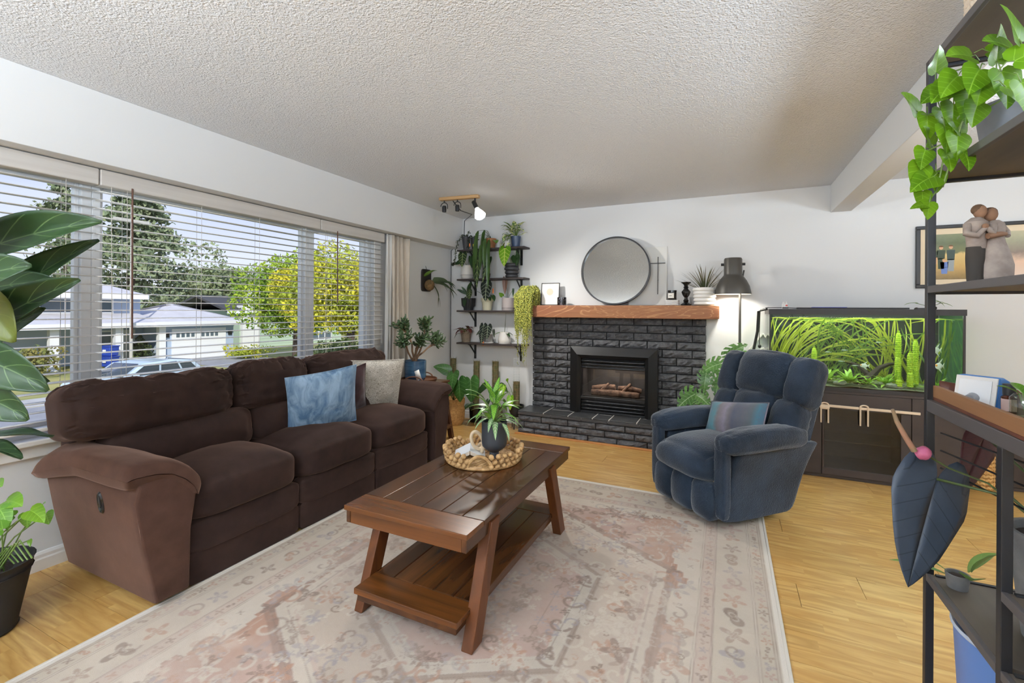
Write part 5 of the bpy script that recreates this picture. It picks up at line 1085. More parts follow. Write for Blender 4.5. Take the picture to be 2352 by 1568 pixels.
def slitleaf(par, stem0, root, d, L, w, m_, sl=True, up=(0, -1, .5), droop=.5, seed=0, fold=.15, stalk=.004):
    b = MB(); nu, nw = 21, 8; blade(b, root, d, L, w, 'heart', droop, fold, up, nu, nw, lobe=.22); nj = nw//2
    if sl:
        keep = [k for k in range(len(b.f)) if not (((k//nj) % nu) % 3 == 2 and 4 <= (k//nj) % nu <= 17 and k % nj >= 2)]
        b.f = [b.f[k] for k in keep]; b.uv = [b.uv[k] for k in keep]; b.m = [b.m[k] for k in keep]
    if stem0 is not None: a, c_ = Vector(stem0), Vector(root); b.tube([a, a.lerp(c_, .5)+Vector((0, 0, .08*(c_-a).length)), c_], stalk, 6, 1)
    return b.build('leaf', [m_, STEM], par, smooth=True)
# monstera in the woven basket beside the end table
jute = NT('jute_weave'); sp_q = jute.n('SeparateXYZ'); jute.l(jute.n('TexCoord').outputs['Object'], sp_q.inputs[0]); rr_ = jute.math('PINGPONG', jute.math('MULTIPLY', sp_q.outputs[2], 60), .5); nz = jute.noise(jute.co('Object'), 60, 3)
jute.base(jute.mix(jute.rng(nz, .3, .7), rgb(206, 164, 104), rgb(168, 124, 72))); jute.p(rough=.85); jute.bump(jute.math('ADD', rr_, jute.math('MULTIPLY', nz, .4)), .8, .006)
t = thing('potted_monstera', 'large leaf plant in a tan woven basket beside the end table', 'plant', (-2.86, 4.50, 0))
pot(t, [(.100, .0), (.128, .06), (.132, .17), (.122, .215), (.130, .25), (.132, .30)], jute.mat, 'basket', soil=.25, rim=.008)
for r_, d, L, w, s_ in (((.13, -.10, .52), (.35, -.3, -.9), .24, .21, False), ((.0, -.17, .46), (-.15, -.5, -.8), .21, .24, False), ((.07, -.12, .60), (.15, -.4, -.4), .22, .16, False), ((.26, -.06, .53), (.3, -.35, -.9), .25, .22, False), ((-.05, -.05, .62), (-.5, -.2, .3), .18, .13, False)): slitleaf(t, (0, 0, .26), r_, d, L, w, LMN, s_)
# ================================================================ end table, jade plant
endw = wood('end_table_wood', rgb(96, 58, 34), rgb(56, 33, 22), None, 0, .3, .3, 7)
t = thing('end_table', 'walnut end table with splayed legs past the sofa arm', 'table', (-2.81, 3.775, 0))
MB().b2(-.225, .228, -.215, .215, .580, .600).build('top', endw, t, bevel=.003, smooth=False); MB().b2(-.21, .213, -.20, .20, .535, .580).build('apron', endw, t, bevel=.002, smooth=False); MB().b2(-.20, .27, -.20, .20, .135, .157).build('lower_shelf', endw, t, bevel=.003, smooth=False); MB().b2(-.19, .262, -.19, .19, .115, .135).build('shelf_rail', endw, t, smooth=False)
for x_ in (-1, 1):
    for y_ in (-1, 1): MB().beam((x_*.165, y_*.17, .56), (x_*.245+.02, y_*.195, .0), .036, .05, up=(1, 0, 0)).build('leg', endw, t, bevel=.003, smooth=False)
t = thing('white_dish', 'white dish on the lower shelf of the end table', 'dish', (-2.66, 3.70, .158)); MB().lathe([(.0001, 0), (.06, 0), (.09, .022), (.086, .022), (.058, .006), (.0001, .005)], 28).build('dish', WHITE, t)
t = thing('round_tray', 'brown round tray with loop handles under the blue jade pot', 'tray', (-2.80, 3.755, .601)); lea = mat('tan_leather', rgb(120, 78, 52), .5, rgb(98, 62, 42), 10)
MB().lathe([(.0001, 0), (.165, 0), (.178, .012), (.182, .034), (.176, .036), (.168, .014), (.0001, .01)], 40).build('tray', lea, t)
for a in (-pi/2+.35, pi/2+.35):
    MB().tube([Vector((cos(a)*.178-sin(a)*.09*cos(i*pi/12), sin(a)*.178+cos(a)*.09*cos(i*pi/12), .026+.045*sin(i*pi/12))) for i in range(13)], .007, 8).build('handle', lea, t)
t = thing('jade_plant', 'branching jade plant in a blue glazed pot on the brown tray', 'plant', (-2.845, 3.755, .612))
q = NT('blue_glaze'); co = q.co('Object', (.15, .15, 1)); n_ = q.noise(co, 40, 3); q.base(q.mix(q.rng(n_, .4, .6), rgb(42, 72, 100), rgb(66, 100, 128))); q.p(rough=.18, coat=.5); q.bump(n_, .2, .004)
pot(t, [(.094, 0), (.100, .012), (.098, .02), (.108, .03), (.110, .20)], q.mat, soil=.185)
barkj = mat('jade_trunk', rgb(138, 108, 82), .8, rgb(104, 80, 60), 20); LJ = mat('jade_leaf', rgb(50, 74, 44), .35, rgb(82, 104, 66), 30, rnd=True)
lm_ = []
for k in range(3):
    b = MB(); b.soft((.031, 0, 0), (.062, .021, .010), 4, 3.0, lambda u, q_: q_+Vector((0, 0, .008*u.x*u.x))); lm_.append(b.mesh('leaf', LJ))
rs = random.Random(12); cnt = 0
def grow(p, d, L, r, dep):
    global cnt
    e = p+d*L; b = MB().tube([p, p.lerp(e, .5)+Vector([rs.gauss(0, .006) for _ in range(3)]), e], [r, r*.85, r*.7], 7); b.build('branch', barkj, t)
    if dep == 0 or L < .05:
        for k in range(14):
            if cnt > 296: return
            a = k*2.4; el = rs.uniform(.1, 1.2)-.25*(k < 4); q_ = (d*sin(el)+(d.orthogonal().normalized()*cos(a)+d.cross(d.orthogonal()).normalized()*sin(a))*cos(el)).normalized()
            M_ = Matrix.Translation(e-d*(.012*(13-k)*.6)) @ q_.to_track_quat('X', 'Z').to_matrix().to_4x4() @ Matrix.Scale(rs.uniform(.9, 1.35), 4); inst(lm_[k % 3], 'leaf', t, M_); cnt += 1
        return
    for k in range(2 if dep < 3 else 3):
        ax = Vector((rs.gauss(0, 1), rs.gauss(0, 1), rs.gauss(0, .5))).normalized(); nd = (Matrix.Rotation(rs.uniform(.35, .85), 3, ax) @ d); nd.z = max(nd.z, -.1)+.12; nd.normalize()
        if nd.x < -.5: nd.x *= .4; nd.normalize()
        grow(e, nd, L*rs.uniform(.7, .95), r*.68, dep-1)
grow(Vector((0, 0, .17)), Vector((.05, .0, 1)).normalized(), .11, .018, 2); grow(Vector((.0, 0, .18)), Vector((-.05, -.75, .75)).normalized(), .15, .013, 2); grow(Vector((.0, 0, .18)), Vector((.1, .8, .65)).normalized(), .15, .012, 2); grow(Vector((.0, -.02, .22)), Vector((.1, -.35, .9)).normalized(), .16, .012, 2); grow(Vector((.0, .02, .22)), Vector((.2, .35, .9)).normalized(), .16, .012, 2)
MB().add([(.06, -.095, .10), (.095, -.07, .12), (.115, -.05, .03), (.08, -.085, .015)], [(0, 1, 2, 3)]).build('paper_tag', WHITE, t, solid=.001)
# staghorn fern on the window wall
t = thing('staghorn_fern', 'staghorn fern mounted on a dark plaque on the window wall', 'plant', (XW, 4.307, 1.66))
MB().soft((.012, 0, 0), (.024, .175, .255), 6, 9).build('plaque', mat('plaque', rgb(34, 28, 26), .6), t); MB().ball((.06, 0, -.055), (.055, .065, .065), 16).build('root_ball', mat('moss_ball', rgb(128, 96, 60), .95, rgb(90, 76, 44), 22, 1., 40, .015), t)
MB().tube([(.02, 0, .127), (.01, -.01, .165), (.02, -.015, .127)], .0015, 5).build('hanging_wire', BLACK, t)
LST = leafm('staghorn_frond', rgb(58, 74, 52), rgb(84, 98, 66), None, .02, 1, .5)
leaf(t, None, (.04, -.02, .06), (.5, .1, .6), .14, .13, LG, 'heart', droop=.9, fold=.25)
def frond(root, d, L, w, fk):
    b = MB(); P = blade(b, root, d, L, w, 'strap', .7, .25, nu=8, up=(1, .2, .6)); d2 = (P[-1]-P[-2]).normalized()
    for a in fk: blade(b, P[-2], Matrix.Rotation(a, 3, 'X') @ Matrix.Rotation(a*.5, 3, 'Z') @ d2, L*.6, w*.55, 'lance', .5, .2, up=(1, .2, .6))
    b.build('frond', LST, t, smooth=True)
frond((.09, .02, -.01), (.5, .75, .30), .21, .085, (-.5, .3, .0)); frond((.09, .03, -.02), (.6, .6, .0), .23, .075, (-.4, .35)); frond((.09, .0, -.04), (.6, .25, -.6), .20, .04, (-.4, .4)); frond((.09, .05, -.02), (.4, .8, .1), .15, .04, (-.3, .3))
# ================================================================ aquarium on its stand
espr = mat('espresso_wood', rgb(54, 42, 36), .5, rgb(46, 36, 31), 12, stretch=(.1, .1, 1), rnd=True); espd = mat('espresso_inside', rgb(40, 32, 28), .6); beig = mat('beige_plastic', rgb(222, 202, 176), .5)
smk = glassm('smoked_glass', (.72, .72, .72, 1), .06)
SX0, SX1, SYF, TZ = .30, 1.563, 4.36, .70
st = thing('aquarium_stand', 'espresso cabinet with glass middle door under the aquarium', 'cabinet', ((SX0+SX1)/2, 4.58, 0)); SO = Vector(((SX0+SX1)/2, 4.58, 0))
def bx(m_, par, nm, x0, x1, y0, y1, z0, z1, O, bev=.002): return MB().b2(x0-O.x, x1-O.x, y0-O.y, y1-O.y, z0-O.z, z1-O.z).build(nm, m_, par, bevel=bev, smooth=False)
bx(espr, st, 'side_panel', SX0, SX0+.02, SYF+.02, 4.81, 0, .68, SO); bx(espr, st, 'side_panel', SX1-.02, SX1, SYF+.02, 4.81, 0, .68, SO); bx(espr, st, 'top_panel', SX0, SX1, SYF+.0, 4.81, .68, TZ, SO)
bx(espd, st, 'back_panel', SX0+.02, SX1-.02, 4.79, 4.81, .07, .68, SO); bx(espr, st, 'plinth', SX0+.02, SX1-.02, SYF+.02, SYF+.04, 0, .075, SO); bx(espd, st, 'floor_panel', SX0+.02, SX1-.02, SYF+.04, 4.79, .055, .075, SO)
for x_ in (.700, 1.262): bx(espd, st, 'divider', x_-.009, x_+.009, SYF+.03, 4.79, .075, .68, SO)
bx(espr, st, 'door', SX0+.002, .698, SYF, SYF+.02, .03, .678, SO); bx(espr, st, 'door', 1.265, SX1-.002, SYF, SYF+.02, .03, .678, SO)
dr = bx(espr, st, 'glass_door', .702, 1.261, SYF, SYF+.02, .555, .678, SO); bx(espr, dr, 'rail', .702, 1.261, SYF, SYF+.02, .03, .085, SO); bx(espr, dr, 'stile', .702, .716, SYF, SYF+.02, .085, .555, SO); bx(espr, dr, 'stile', 1.20, 1.261, SYF, SYF+.02, .085, .555, SO); bx(smk, dr, 'pane', .716, 1.20, SYF+.008, SYF+.013, .085, .555, SO, 0)
bx(glassm('green_shelf_glass', (.75, .84, .8, 1), .1), st, 'glass_shelf', .71, 1.25, SYF+.06, 4.78, .285, .293, SO, 0)
lk = thing('child_lock', 'beige sliding child lock bar strapped across the dark cabinet doors', 'lock', (1.0, SYF-.012, .57)); LO = Vector((1.0, SYF-.012, .57))
MB().beam((-.325, 0, .012), (.31, 0, .003), .010, .020).build('bar', beig, lk, bevel=.003, smooth=False)
for x_ in (-.285, -.03):
    b = MB(); k = .006 if x_ > -.1 else .01
    for dx in (-.024, .024): b.tube([(x_+dx, -.006, .02), (x_+dx, -.006, -.05), (x_+dx, -.006, -.125)], [.006, .006, .0055], 8)
    b.tube([(x_-.024*cos(i*pi/10), -.006, .02+.014*sin(i*pi/10)) for i in range(11)], .006, 8); b.build('loop', beig, lk)
MB().soft((-.285, -.004, .0), (.066, .018, .035), 5, 5).build('latch_block', beig, lk); MB().soft((.155, 0, .004), (.012, .016, .03), 4, 5).build('stop', mat('grey_clip', rgb(120, 118, 114), .5), lk)
# the tank
blackp = mat('black_plastic', rgb(30, 26, 25), .5); tg = glassm('tank_glass', (.93, .985, .95, 1), .04)
TX0, TX1, TY0, TY1, ZB, ZT = .33, 1.563, 4.36, 4.80, .70, 1.349
tk = thing('aquarium', 'large planted aquarium with black rims on the espresso cabinet', 'aquarium', ((TX0+TX1)/2, 4.58, ZB)); TO = Vector(((TX0+TX1)/2, 4.58, ZB))
def rim(nm, z0, z1, e):
    b = MB()
    for a in ((TX0-e, TX1+e, TY0-e, TY0+.012), (TX0-e, TX1+e, TY1-.012, TY1+e), (TX0-e, TX0+.012, TY0+.012, TY1-.012), (TX1-.012, TX1+e, TY0+.012, TY1-.012)): b.b2(a[0]-TO.x, a[1]-TO.x, a[2]-TO.y, a[3]-TO.y, z0-ZB, z1-ZB)
    return b.build(nm, blackp, tk, smooth=False)
rim('bottom_rim', ZB, ZB+.028, .004); rim('top_rim', ZT-.045, ZT, .006)
bx(blackp, tk, 'lid', TX0+.02, TX1-.02, TY0+.02, TY1-.02, ZT-.012, ZT-.002, TO, 0)
bx(tg, tk, 'front_pane', TX0+.008, TX1-.008, TY0, TY0+.007, ZB+.02, ZT-.04, TO, 0); bx(tg, tk, 'side_pane', TX0, TX0+.007, TY0+.007, TY1-.007, ZB+.02, ZT-.04, TO, 0); bx(glassm('green_reflection_glass', (.30, .50, .32, 1), .06), tk, 'side_pane', TX1-.007, TX1, TY0+.007, TY1-.007, ZB+.02, ZT-.04, TO, 0)  # right side pane's dark green tint stands in for a reflection
bx(mat('tank_background', rgb(28, 36, 32), .8), tk, 'back_pane', TX0+.01, TX1-.01, TY1-.012, TY1-.004, ZB+.02, ZT-.03, TO, 0)
bx(blackp, tk, 'corner_seal', TX1-.012, TX1+.001, TY0-.002, TY0+.01, ZB+.02, ZT-.04, TO, 0); bx(blackp, tk, 'corner_seal', TX0-.001, TX0+.010, TY0-.002, TY0+.01, ZB+.02, ZT-.04, TO, 0)
wm = NT('water_surface'); tr_ = wm.n('BsdfTransparent'); tr_.inputs[0].default_value = (.92, .98, .9, 1); gl_ = wm.n('BsdfGlossy'); gl_.inputs['Roughness'].default_value = .02; ms_ = wm.n('MixShader'); ms_.inputs[0].default_value = .35; wm.l(tr_.outputs[0], ms_.inputs[1]); wm.l(gl_.outputs[0], ms_.inputs[2]); wm.l(ms_.outputs[0], wm.o.inputs[0])
bw_ = wm.n('Bump'); wm.l(wm.noise(wm.co('Object', (1, 2, 1)), 9, 3), bw_.inputs['Height']); bw_.inputs['Strength'].default_value = .5; bw_.inputs['Distance'].default_value = .02; wm.l(bw_.outputs[0], gl_.inputs['Normal'])
MB().grid(lambda u, v: (TX0+.01+(TX1-TX0-.02)*u-TO.x, TY0+.01+(TY1-TY0-.03)*v-TO.y, ZT-.065-ZB), 20, 6).build('water', wm.mat, tk)
MB().grid(lambda u, v: (TX0+.01+(TX1-TX0-.02)*u-TO.x, TY0+.01+(TY1-TY0-.03)*v-TO.y, .036+.02*v+.012*nv((u*5, v*2, 0), 1.5)), 40, 12).build('gravel', mat('aquarium_gravel', rgb(132, 140, 116), .9, rgb(90, 98, 78), 60, .8, 90, .01), tk)['kind'] = 'stuff'
lamp('aquarium_light', 'AREA', ((TX0+TX1)/2, 4.56, ZT-.02), 13, (.94, 1, .86), aim=((TX0+TX1)/2, 4.55, 0), shape='RECTANGLE', size=1.15, size_y=.26)
VAL = leafm('eelgrass_leaf', rgb(128, 142, 36), rgb(176, 180, 66), None, .06, 1, .4); VALG = leafm('eelgrass_dark', rgb(70, 100, 34), rgb(112, 136, 50), None, .06, 1, .4); SWD = leafm('sword_leaf', rgb(104, 156, 44), rgb(160, 196, 80), rgb(190, 214, 110), .06, 4, .4); CAB = mat('cabomba', rgb(186, 206, 40), .6, rgb(140, 176, 30), 90)
rs = random.Random(31)
def inside(p): return Vector((min(max(p[0], TX0+.02), TX1-.02), min(max(p[1], TY0+.025), TY1-.025), min(p[2], ZT-.075)))
def eel(label, x, y, n_, m_, lo_, hi_, bend):
    t = thing('eelgrass', label, 'aquatic plant', (x, y, ZB+.05), group='eelgrass clumps in the aquarium')
    for i in range(n_):
        L = rs.uniform(lo_, hi_); a = rs.gauss(0, .35)+bend*.25; P = []; p = Vector((x+rs.gauss(0, .035), y+rs.gauss(0, .03), ZB+.05)); d = Vector((sin(a), rs.gauss(0, .15), cos(a))).normalized(); st_ = L/12; cb = bend*rs.uniform(.3, 1.4)
        for k in range(13):
            P.append(inside(p)-Vector((x, y, ZB+.05))); d = Vector((d.x+cb*.10, d.y+rs.gauss(0, .02), d.z-(.02 if k < 6 else .10))).normalized()
            if p.z > ZT-.10: d.z = min(d.z, .0); d = Vector((d.x+.25*(1 if cb > 0 else -1), d.y, d.z)).normalized()
            p = inside(p+d*st_)
        w = rs.uniform(.006, .010); b = MB(); vs = []; uvs = []
        for k, q_ in enumerate(P):
            dd = (P[min(k+1, 12)]-P[max(k-1, 0)]); s_ = dd.cross(Vector((.2, 1, 0))); s_ = s_.normalized() if s_.length > 1e-6 else Vector((1, 0, 0)); ww = w*(1 if k < 10 else (12.4-k)/2.6)*.6
            vs += [q_-s_*ww, q_+s_*ww]; uvs += [(k/12, 0), (k/12, 1)]
        b.add(vs, [(2*k, 2*k+1, 2*k+3, 2*k+2) for k in range(12)], 0, uvs); b.build('leaf', m_, t, smooth=True)
for k, (x, y, n_, m_, lo_, hi_, bd) in enumerate(((.40, 4.62, 24, VAL, .45, .75, .5), (.50, 4.70, 20, VAL, .5, .85, .7), (.64, 4.72, 13, VALG, .5, .8, .5), (.78, 4.72, 12, VALG, .5, .9, .6), (.92, 4.73, 12, VALG, .5, .9, -.5), (1.06, 4.72, 12, VALG, .5, .9, -.5), (1.20, 4.72, 16, VAL, .5, .9, -.6), (1.36, 4.70, 14, VAL, .5, .9, -.5), (1.48, 4.62, 12, VALG, .35, .65, .2))):
    eel('eelgrass clump, number %s from the left end of the aquarium' % ('one', 'two', 'three', 'four', 'five', 'six', 'seven', 'eight', 'nine')[k] if False else ('bright tall eelgrass at the left glass of the aquarium', 'bright eelgrass bending right behind the left corner clump', 'dark eelgrass behind the recliner top edge', 'dark eelgrass left of the driftwood', 'dark eelgrass behind the broad leaved sword plant', 'dark eelgrass behind the white fish', 'bright eelgrass leaning left over the driftwood', 'bright eelgrass behind the round topped feathery stems', 'short dark eelgrass at the right end of the aquarium')[k], x, y, n_, m_, lo_, hi_, bd)
def sword(label, x, y, n_, L, seed):
    t = thing('sword_plant', label, 'aquatic plant', (x, y, ZB+.055), group='low leafy plants in the aquarium'); rosette(t, (0, 0, .0), n_, SWD, L, L*.32, 'lance', (.0, .02), (.0, .015), (.3, 1.3), seed=seed, stalk=.002, droop=.8, fold=.25, nu=6, nw=2)
for k, (lb, x, y, n_, L) in enumerate((('broad leaved sword plant in the middle of the aquarium front', .90, 4.46, 22, .14), ('leafy plant at the aquarium front behind the recliner wing', .76, 4.52, 18, .15), ('low leafy plant right of the middle sword plant', 1.02, 4.45, 16, .09), ('leafy plant at the foot of the driftwood', 1.14, 4.50, 18, .12), ('low leafy plant under the feathery stems', 1.30, 4.44, 12, .07), ('leafy plant at the right end of the aquarium floor', 1.46, 4.50, 18, .10), ('bushy leafy plant at the left glass of the aquarium', .46, 4.50, 18, .16), ('leafy plant on the far left front of the tank floor', .60, 4.46, 18, .12))): sword(lb, x, y, n_, L, k+3)
def feather(label, x, y, h_):
    t = thing('feathery_stem_plant', label, 'aquatic plant', (x, y, ZB+.05), group='feathery stems in the aquarium'); vine(t, [(0, 0, 0), (.005, 0, h_)], .003, STEM); b = MB(); b.grid(lambda u, v: ((.019*(1-max(0, v-.8)**2*20)**.5 if v < .99 else .001)*(1+.12*sin(v*h_*450))*cos(2*pi*u), (.019*(1-max(0, v-.8)**2*20)**.5 if v < .99 else .001)*(1+.12*sin(v*h_*450))*sin(2*pi*u), .01+(h_+.01)*v), 14, max(16, int(h_/.004)), wu=True); r2 = random.Random(int(x*999))
    for k in range(int(h_/.014)+6):
        z = min(.03+k*.014, h_); top = max(0, z-(h_-.05))/.05
        for j in range(14):
            a = j*2*pi/14+k*.3; L = .043*(1-.25*top)*r2.uniform(.8, 1.1); d = Vector((cos(a), sin(a), .45+top*1.2)).normalized(); blade(b, (0, 0, z), d, L, .006, 'needle', -.3, .2, nu=2, nw=1)
    o = b.build('foliage', CAB, t, smooth=True); o['kind'] = 'stuff'
for lb, x, y, h_ in (('tall feathery lime stem in front of the leaning eelgrass', 1.24, 4.58, .40), ('feathery lime stem next to the black rack post', 1.33, 4.52, .34), ('feathery lime stem left of the rack post, middle height', 1.28, 4.46, .25), ('short feathery lime stem right of the driftwood tip', 1.21, 4.48, .21), ('feathery lime tuft low at the front under the taller stems', 1.27, 4.42, .10), ('feathery lime tuft at the front beside the gravel', 1.20, 4.41, .045), ('small round feathery tuft behind the recliner corner', .68, 4.60, .25)): feather(lb, x, y, h_)
dw = mat('driftwood', rgb(58, 46, 38), .9, rgb(36, 30, 26), 14, .6, 40)
t = thing('driftwood', 'dark branching driftwood on the aquarium floor', 'driftwood', (1.06, 4.56, ZB+.05))
MB().tube([(-.10, -.02, -.02), (0, 0, .06), (.06, .01, .13), (.12, .02, .16), (.19, .02, .175)], [.03, .028, .02, .014, .006], 9).build('branch', dw, t); MB().tube([(0, 0, .05), (-.08, .03, .14), (-.20, .05, .18), (-.30, .05, .175)], [.02, .014, .01, .004], 8).build('branch', dw, t); MB().tube([(-.05, 0, .02), (-.1, -.04, .06), (-.18, -.05, .05)], [.02, .014, .005], 8).build('branch', dw, t)
for k, (lb, x, y, r_) in enumerate((('flat grey stone at the aquarium front left of centre', .83, 4.42, .03), ('flat grey stone near the right front of the aquarium', 1.18, 4.43, .035), ('rounded grey stone at the left of the aquarium floor', .54, 4.46, .05))): tag(MB().soft((0, 0, 0), (r_*3, r_*2, r_), 6, 3, lambda u, q_: q_*(1+.2*nv(u, 1.5, k))).build('stone', mat('river_stone', rgb(150, 154, 144), .8, rgb(110, 116, 106), 20), loc=(x, y, ZB+.05+r_*.3)), lb, 'stone', 'stones in the aquarium')
fw_ = mat('white_fish', rgb(232, 236, 230), .35); fo_ = mat('orange_fish', rgb(236, 160, 50), .4); fd_ = mat('silver_fish', rgb(170, 186, 172), .3)
def fish(label, x, y, z, L, h_, m_, rz=0, angel=False):
    t = thing('fish', label, 'fish', (x, y, z), rz, group='fish in the aquarium'); MB().ball((0, 0, 0), (L/2, L*.10, h_/2), 12).build('body', m_, t); b = MB(); b.add([(L*.42, 0, 0), (L*.75, 0, h_*.5), (L*.68, 0, 0), (L*.75, 0, -h_*.5)], [(0, 1, 2), (0, 2, 3)]); b.build('tail', m_, t, solid=.001)
    if angel:
        b = MB(); b.add([(-.1*L, 0, h_*.4), (.5*L, 0, h_*1.15), (.2*L, 0, h_*.35)], [(0, 1, 2)]); b.add([(-.1*L, 0, -h_*.4), (.5*L, 0, -h_*1.15), (.2*L, 0, -h_*.35)], [(0, 2, 1)]); b.build('fin', m_, t, solid=.001); MB().ball((-L*.32, 0, h_*.1), (L*.16, L*.11, h_*.22), 8).build('head_spot', fo_, t)
    for s_ in (-1, 1): MB().ball((-L*.33, s_*L*.075, h_*.1), L*.03, 6).build('eye', BLACK, t)
fish('white fish above the middle of the driftwood', .985, 4.43, .905, .05, .032, fw_, -.4, True); fish('white and orange angelfish in the gap right of the rack post', 1.445, 4.45, .925, .06, .05, fw_, .5, True); fish('upper pale angelfish in the gap right of the rack post', 1.445, 4.50, 1.04, .05, .045, fw_, .3, True)
for k, (lb, x, z) in enumerate((('tiny silver fish over the middle sword plant', .84, .93), ('tiny silver fish at mid depth behind the recliner wing', .75, 1.0), ('tiny silver fish near the middle eelgrass', .86, 1.02), ('tiny silver fish just left of the white fish', .93, .90), ('tiny silver fish high above the driftwood', 1.08, 1.09))): fish(lb, x, 4.45, z, .035, .009, fd_, 0)
# things on and beside the tank
t = thing('test_box', 'small white box with a red mark on the aquarium lid', 'box', (.455, 4.50, ZT)); MB().b2(-.022, .022, -.015, .015, 0, .045).build('box', WHITE, t, bevel=.003, smooth=False); MB().b2(.002, .016, -.0155, -.015, .024, .036).build('mark', mat('red_mark', rgb(200, 50, 40), .5), t, smooth=False); MB().b2(-.0222, .0222, -.0158, -.0152, .004, .016).build('band', BLACK, t, smooth=False)
for k in range(2): MB().lathe([(.0001, .045), (.009, .045), (.009, .062), (.0001, .062)], 12, (-.01+.018*k, 0, 0)).build('cap', WHITE, t)
t = thing('light_bar', 'slim black light bar lying along the aquarium lid', 'light', (.95, 4.56, ZT)); MB().b2(-.40, .34, -.05, .05, .002, .014).build('housing', blackp, t, bevel=.003, smooth=False); MB().b2(-.30, -.06, -.055, .0, .014, .018).build('blue_film', mat('blue_film', rgb(90, 96, 190), .3), t, smooth=False); MB().tube([(-.40, 0, .008), (-.50, -.03, .012), (-.64, -.05, .01)], .003, 6).build('cable', BLACK, t)
t = thing('feeder_dome', 'small black domed feeder on the aquarium lid by the rack post', 'feeder', (1.31, 4.44, ZT)); MB().ball((0, 0, 0), (.016, .016, .016), 12).build('dome', blackp, t); MB().b2(.0, .08, -.02, .02, 0, .012).build('arm', blackp, t, smooth=False)
t = thing('cutting_jar', 'pothos cutting sprouting above the right end of the aquarium lid', 'plant', (1.43, 4.55, ZT)); MB().lathe([(.0001, 0), (.03, 0), (.035, .012), (.03, .024), (.0001, .026)], 16).build('cup', blackp, t)
for d, root in (((-.9, -.1, .15), (-.10, -.02, .05)), ((.75, -.2, -.3), (.02, -.02, .07)), ((.3, -.3, .2), (.0, -.03, .05)), ((.8, -.2, .0), (.05, -.02, .05))): leaf(t, (0, 0, .02), root, d, .075, .04, LG, 'heart', .002, droop=.7)
t = thing('air_tube', 'black tubes and cables hanging at the left end of the aquarium', 'tube', (.27, 4.62, .9)); MB().tube([(.05, -.1, .45), (-.01, -.05, .43), (-.015, 0, .25), (-.05, 0, .05), (-.07, .0, -.2)], .012, 8).build('hose', BLACK, t); MB().tube([(.06, -.12, .462), (.0, -.1, .44), (-.005, -.06, .2), (.0, -.04, .13)], .003, 6).build('cable', BLACK, t); MB().ball((0, -.04, .12), (.014, .014, .018), 10).build('plug', BLACK, t)
t = thing('chevron_plaque', 'white wooden chevron plaque on wall by the aquarium cables', 'wall decor', (.31, YB-.012, 1.03))
for k in range(2):
    z = -.13*k
    for s_ in (-1, 1): MB().beam((s_*.002, 0, .09+z), (s_*.11, 0, -.06+z), .014, .04, up=(0, 1, 0)).build('slat', WHITE, t, bevel=.002, smooth=False)
# second cabinet and basket behind the rack
t = thing('low_cabinet', 'low espresso cabinet to the right of the aquarium stand', 'cabinet', (1.83, 4.735, 0)); MB().b2(-.25, .25, -.075, .085, 0, .66).build('body', espr, t, bevel=.003, smooth=False); MB().b2(-.245, -.005, -.085, -.075, .03, .65).build('door', espr, t, bevel=.002, smooth=False); MB().b2(.0, .245, -.085, -.075, .03, .65).build('door', espr, t, bevel=.002, smooth=False)
bask = mat('seagrass', rgb(206, 162, 96), .7, rgb(160, 116, 62), 30, .5, 60, .006)
def braidwall(b, fn, rows, cols, s_, h_):
    """rows of plump twisted strands laid over a surface fn(u, v) -> point, normal"""
    for r_ in range(rows):
        for c_ in range(cols):
            for k in (0, 1):
                u = (c_+.5*k)/cols; v = (r_+.5)/rows; p, n_ = fn(u, v); p2, _ = fn(u+.45/cols*(1 if k else -1)*.6, v); tx_ = (fn(u+.01, v)[0]-p).normalized(); up_ = n_.cross(tx_)
                M_ = Matrix((tx_, up_, n_)).transposed().to_4x4(); M_.translation = p; M_ = M_ @ Matrix.Rotation(.65 if k else -.65, 4, 'Z'); b.ball((0, 0, 0), (s_*.42, h_*.62, s_*.36), 6, 0, M_)
t = thing('woven_basket', 'tall seagrass basket on the floor beyond the black rack', 'basket', (1.745, 4.585, 0)); b = MB(); braidwall(b, lambda u, v: (Vector((cos(2*pi*u)*.058, sin(2*pi*u)*.058, .02+.36*v)), Vector((cos(2*pi*u), sin(2*pi*u), 0))), 13, 12, .026, .03); o = b.build('weave', bask, t); o['kind'] = 'stuff'; MB().lathe([(.0001, 0), (.055, 0), (.056, .38), (.045, .38), (.044, .02), (.0001, .02)], 20).build('lining', bask, t)
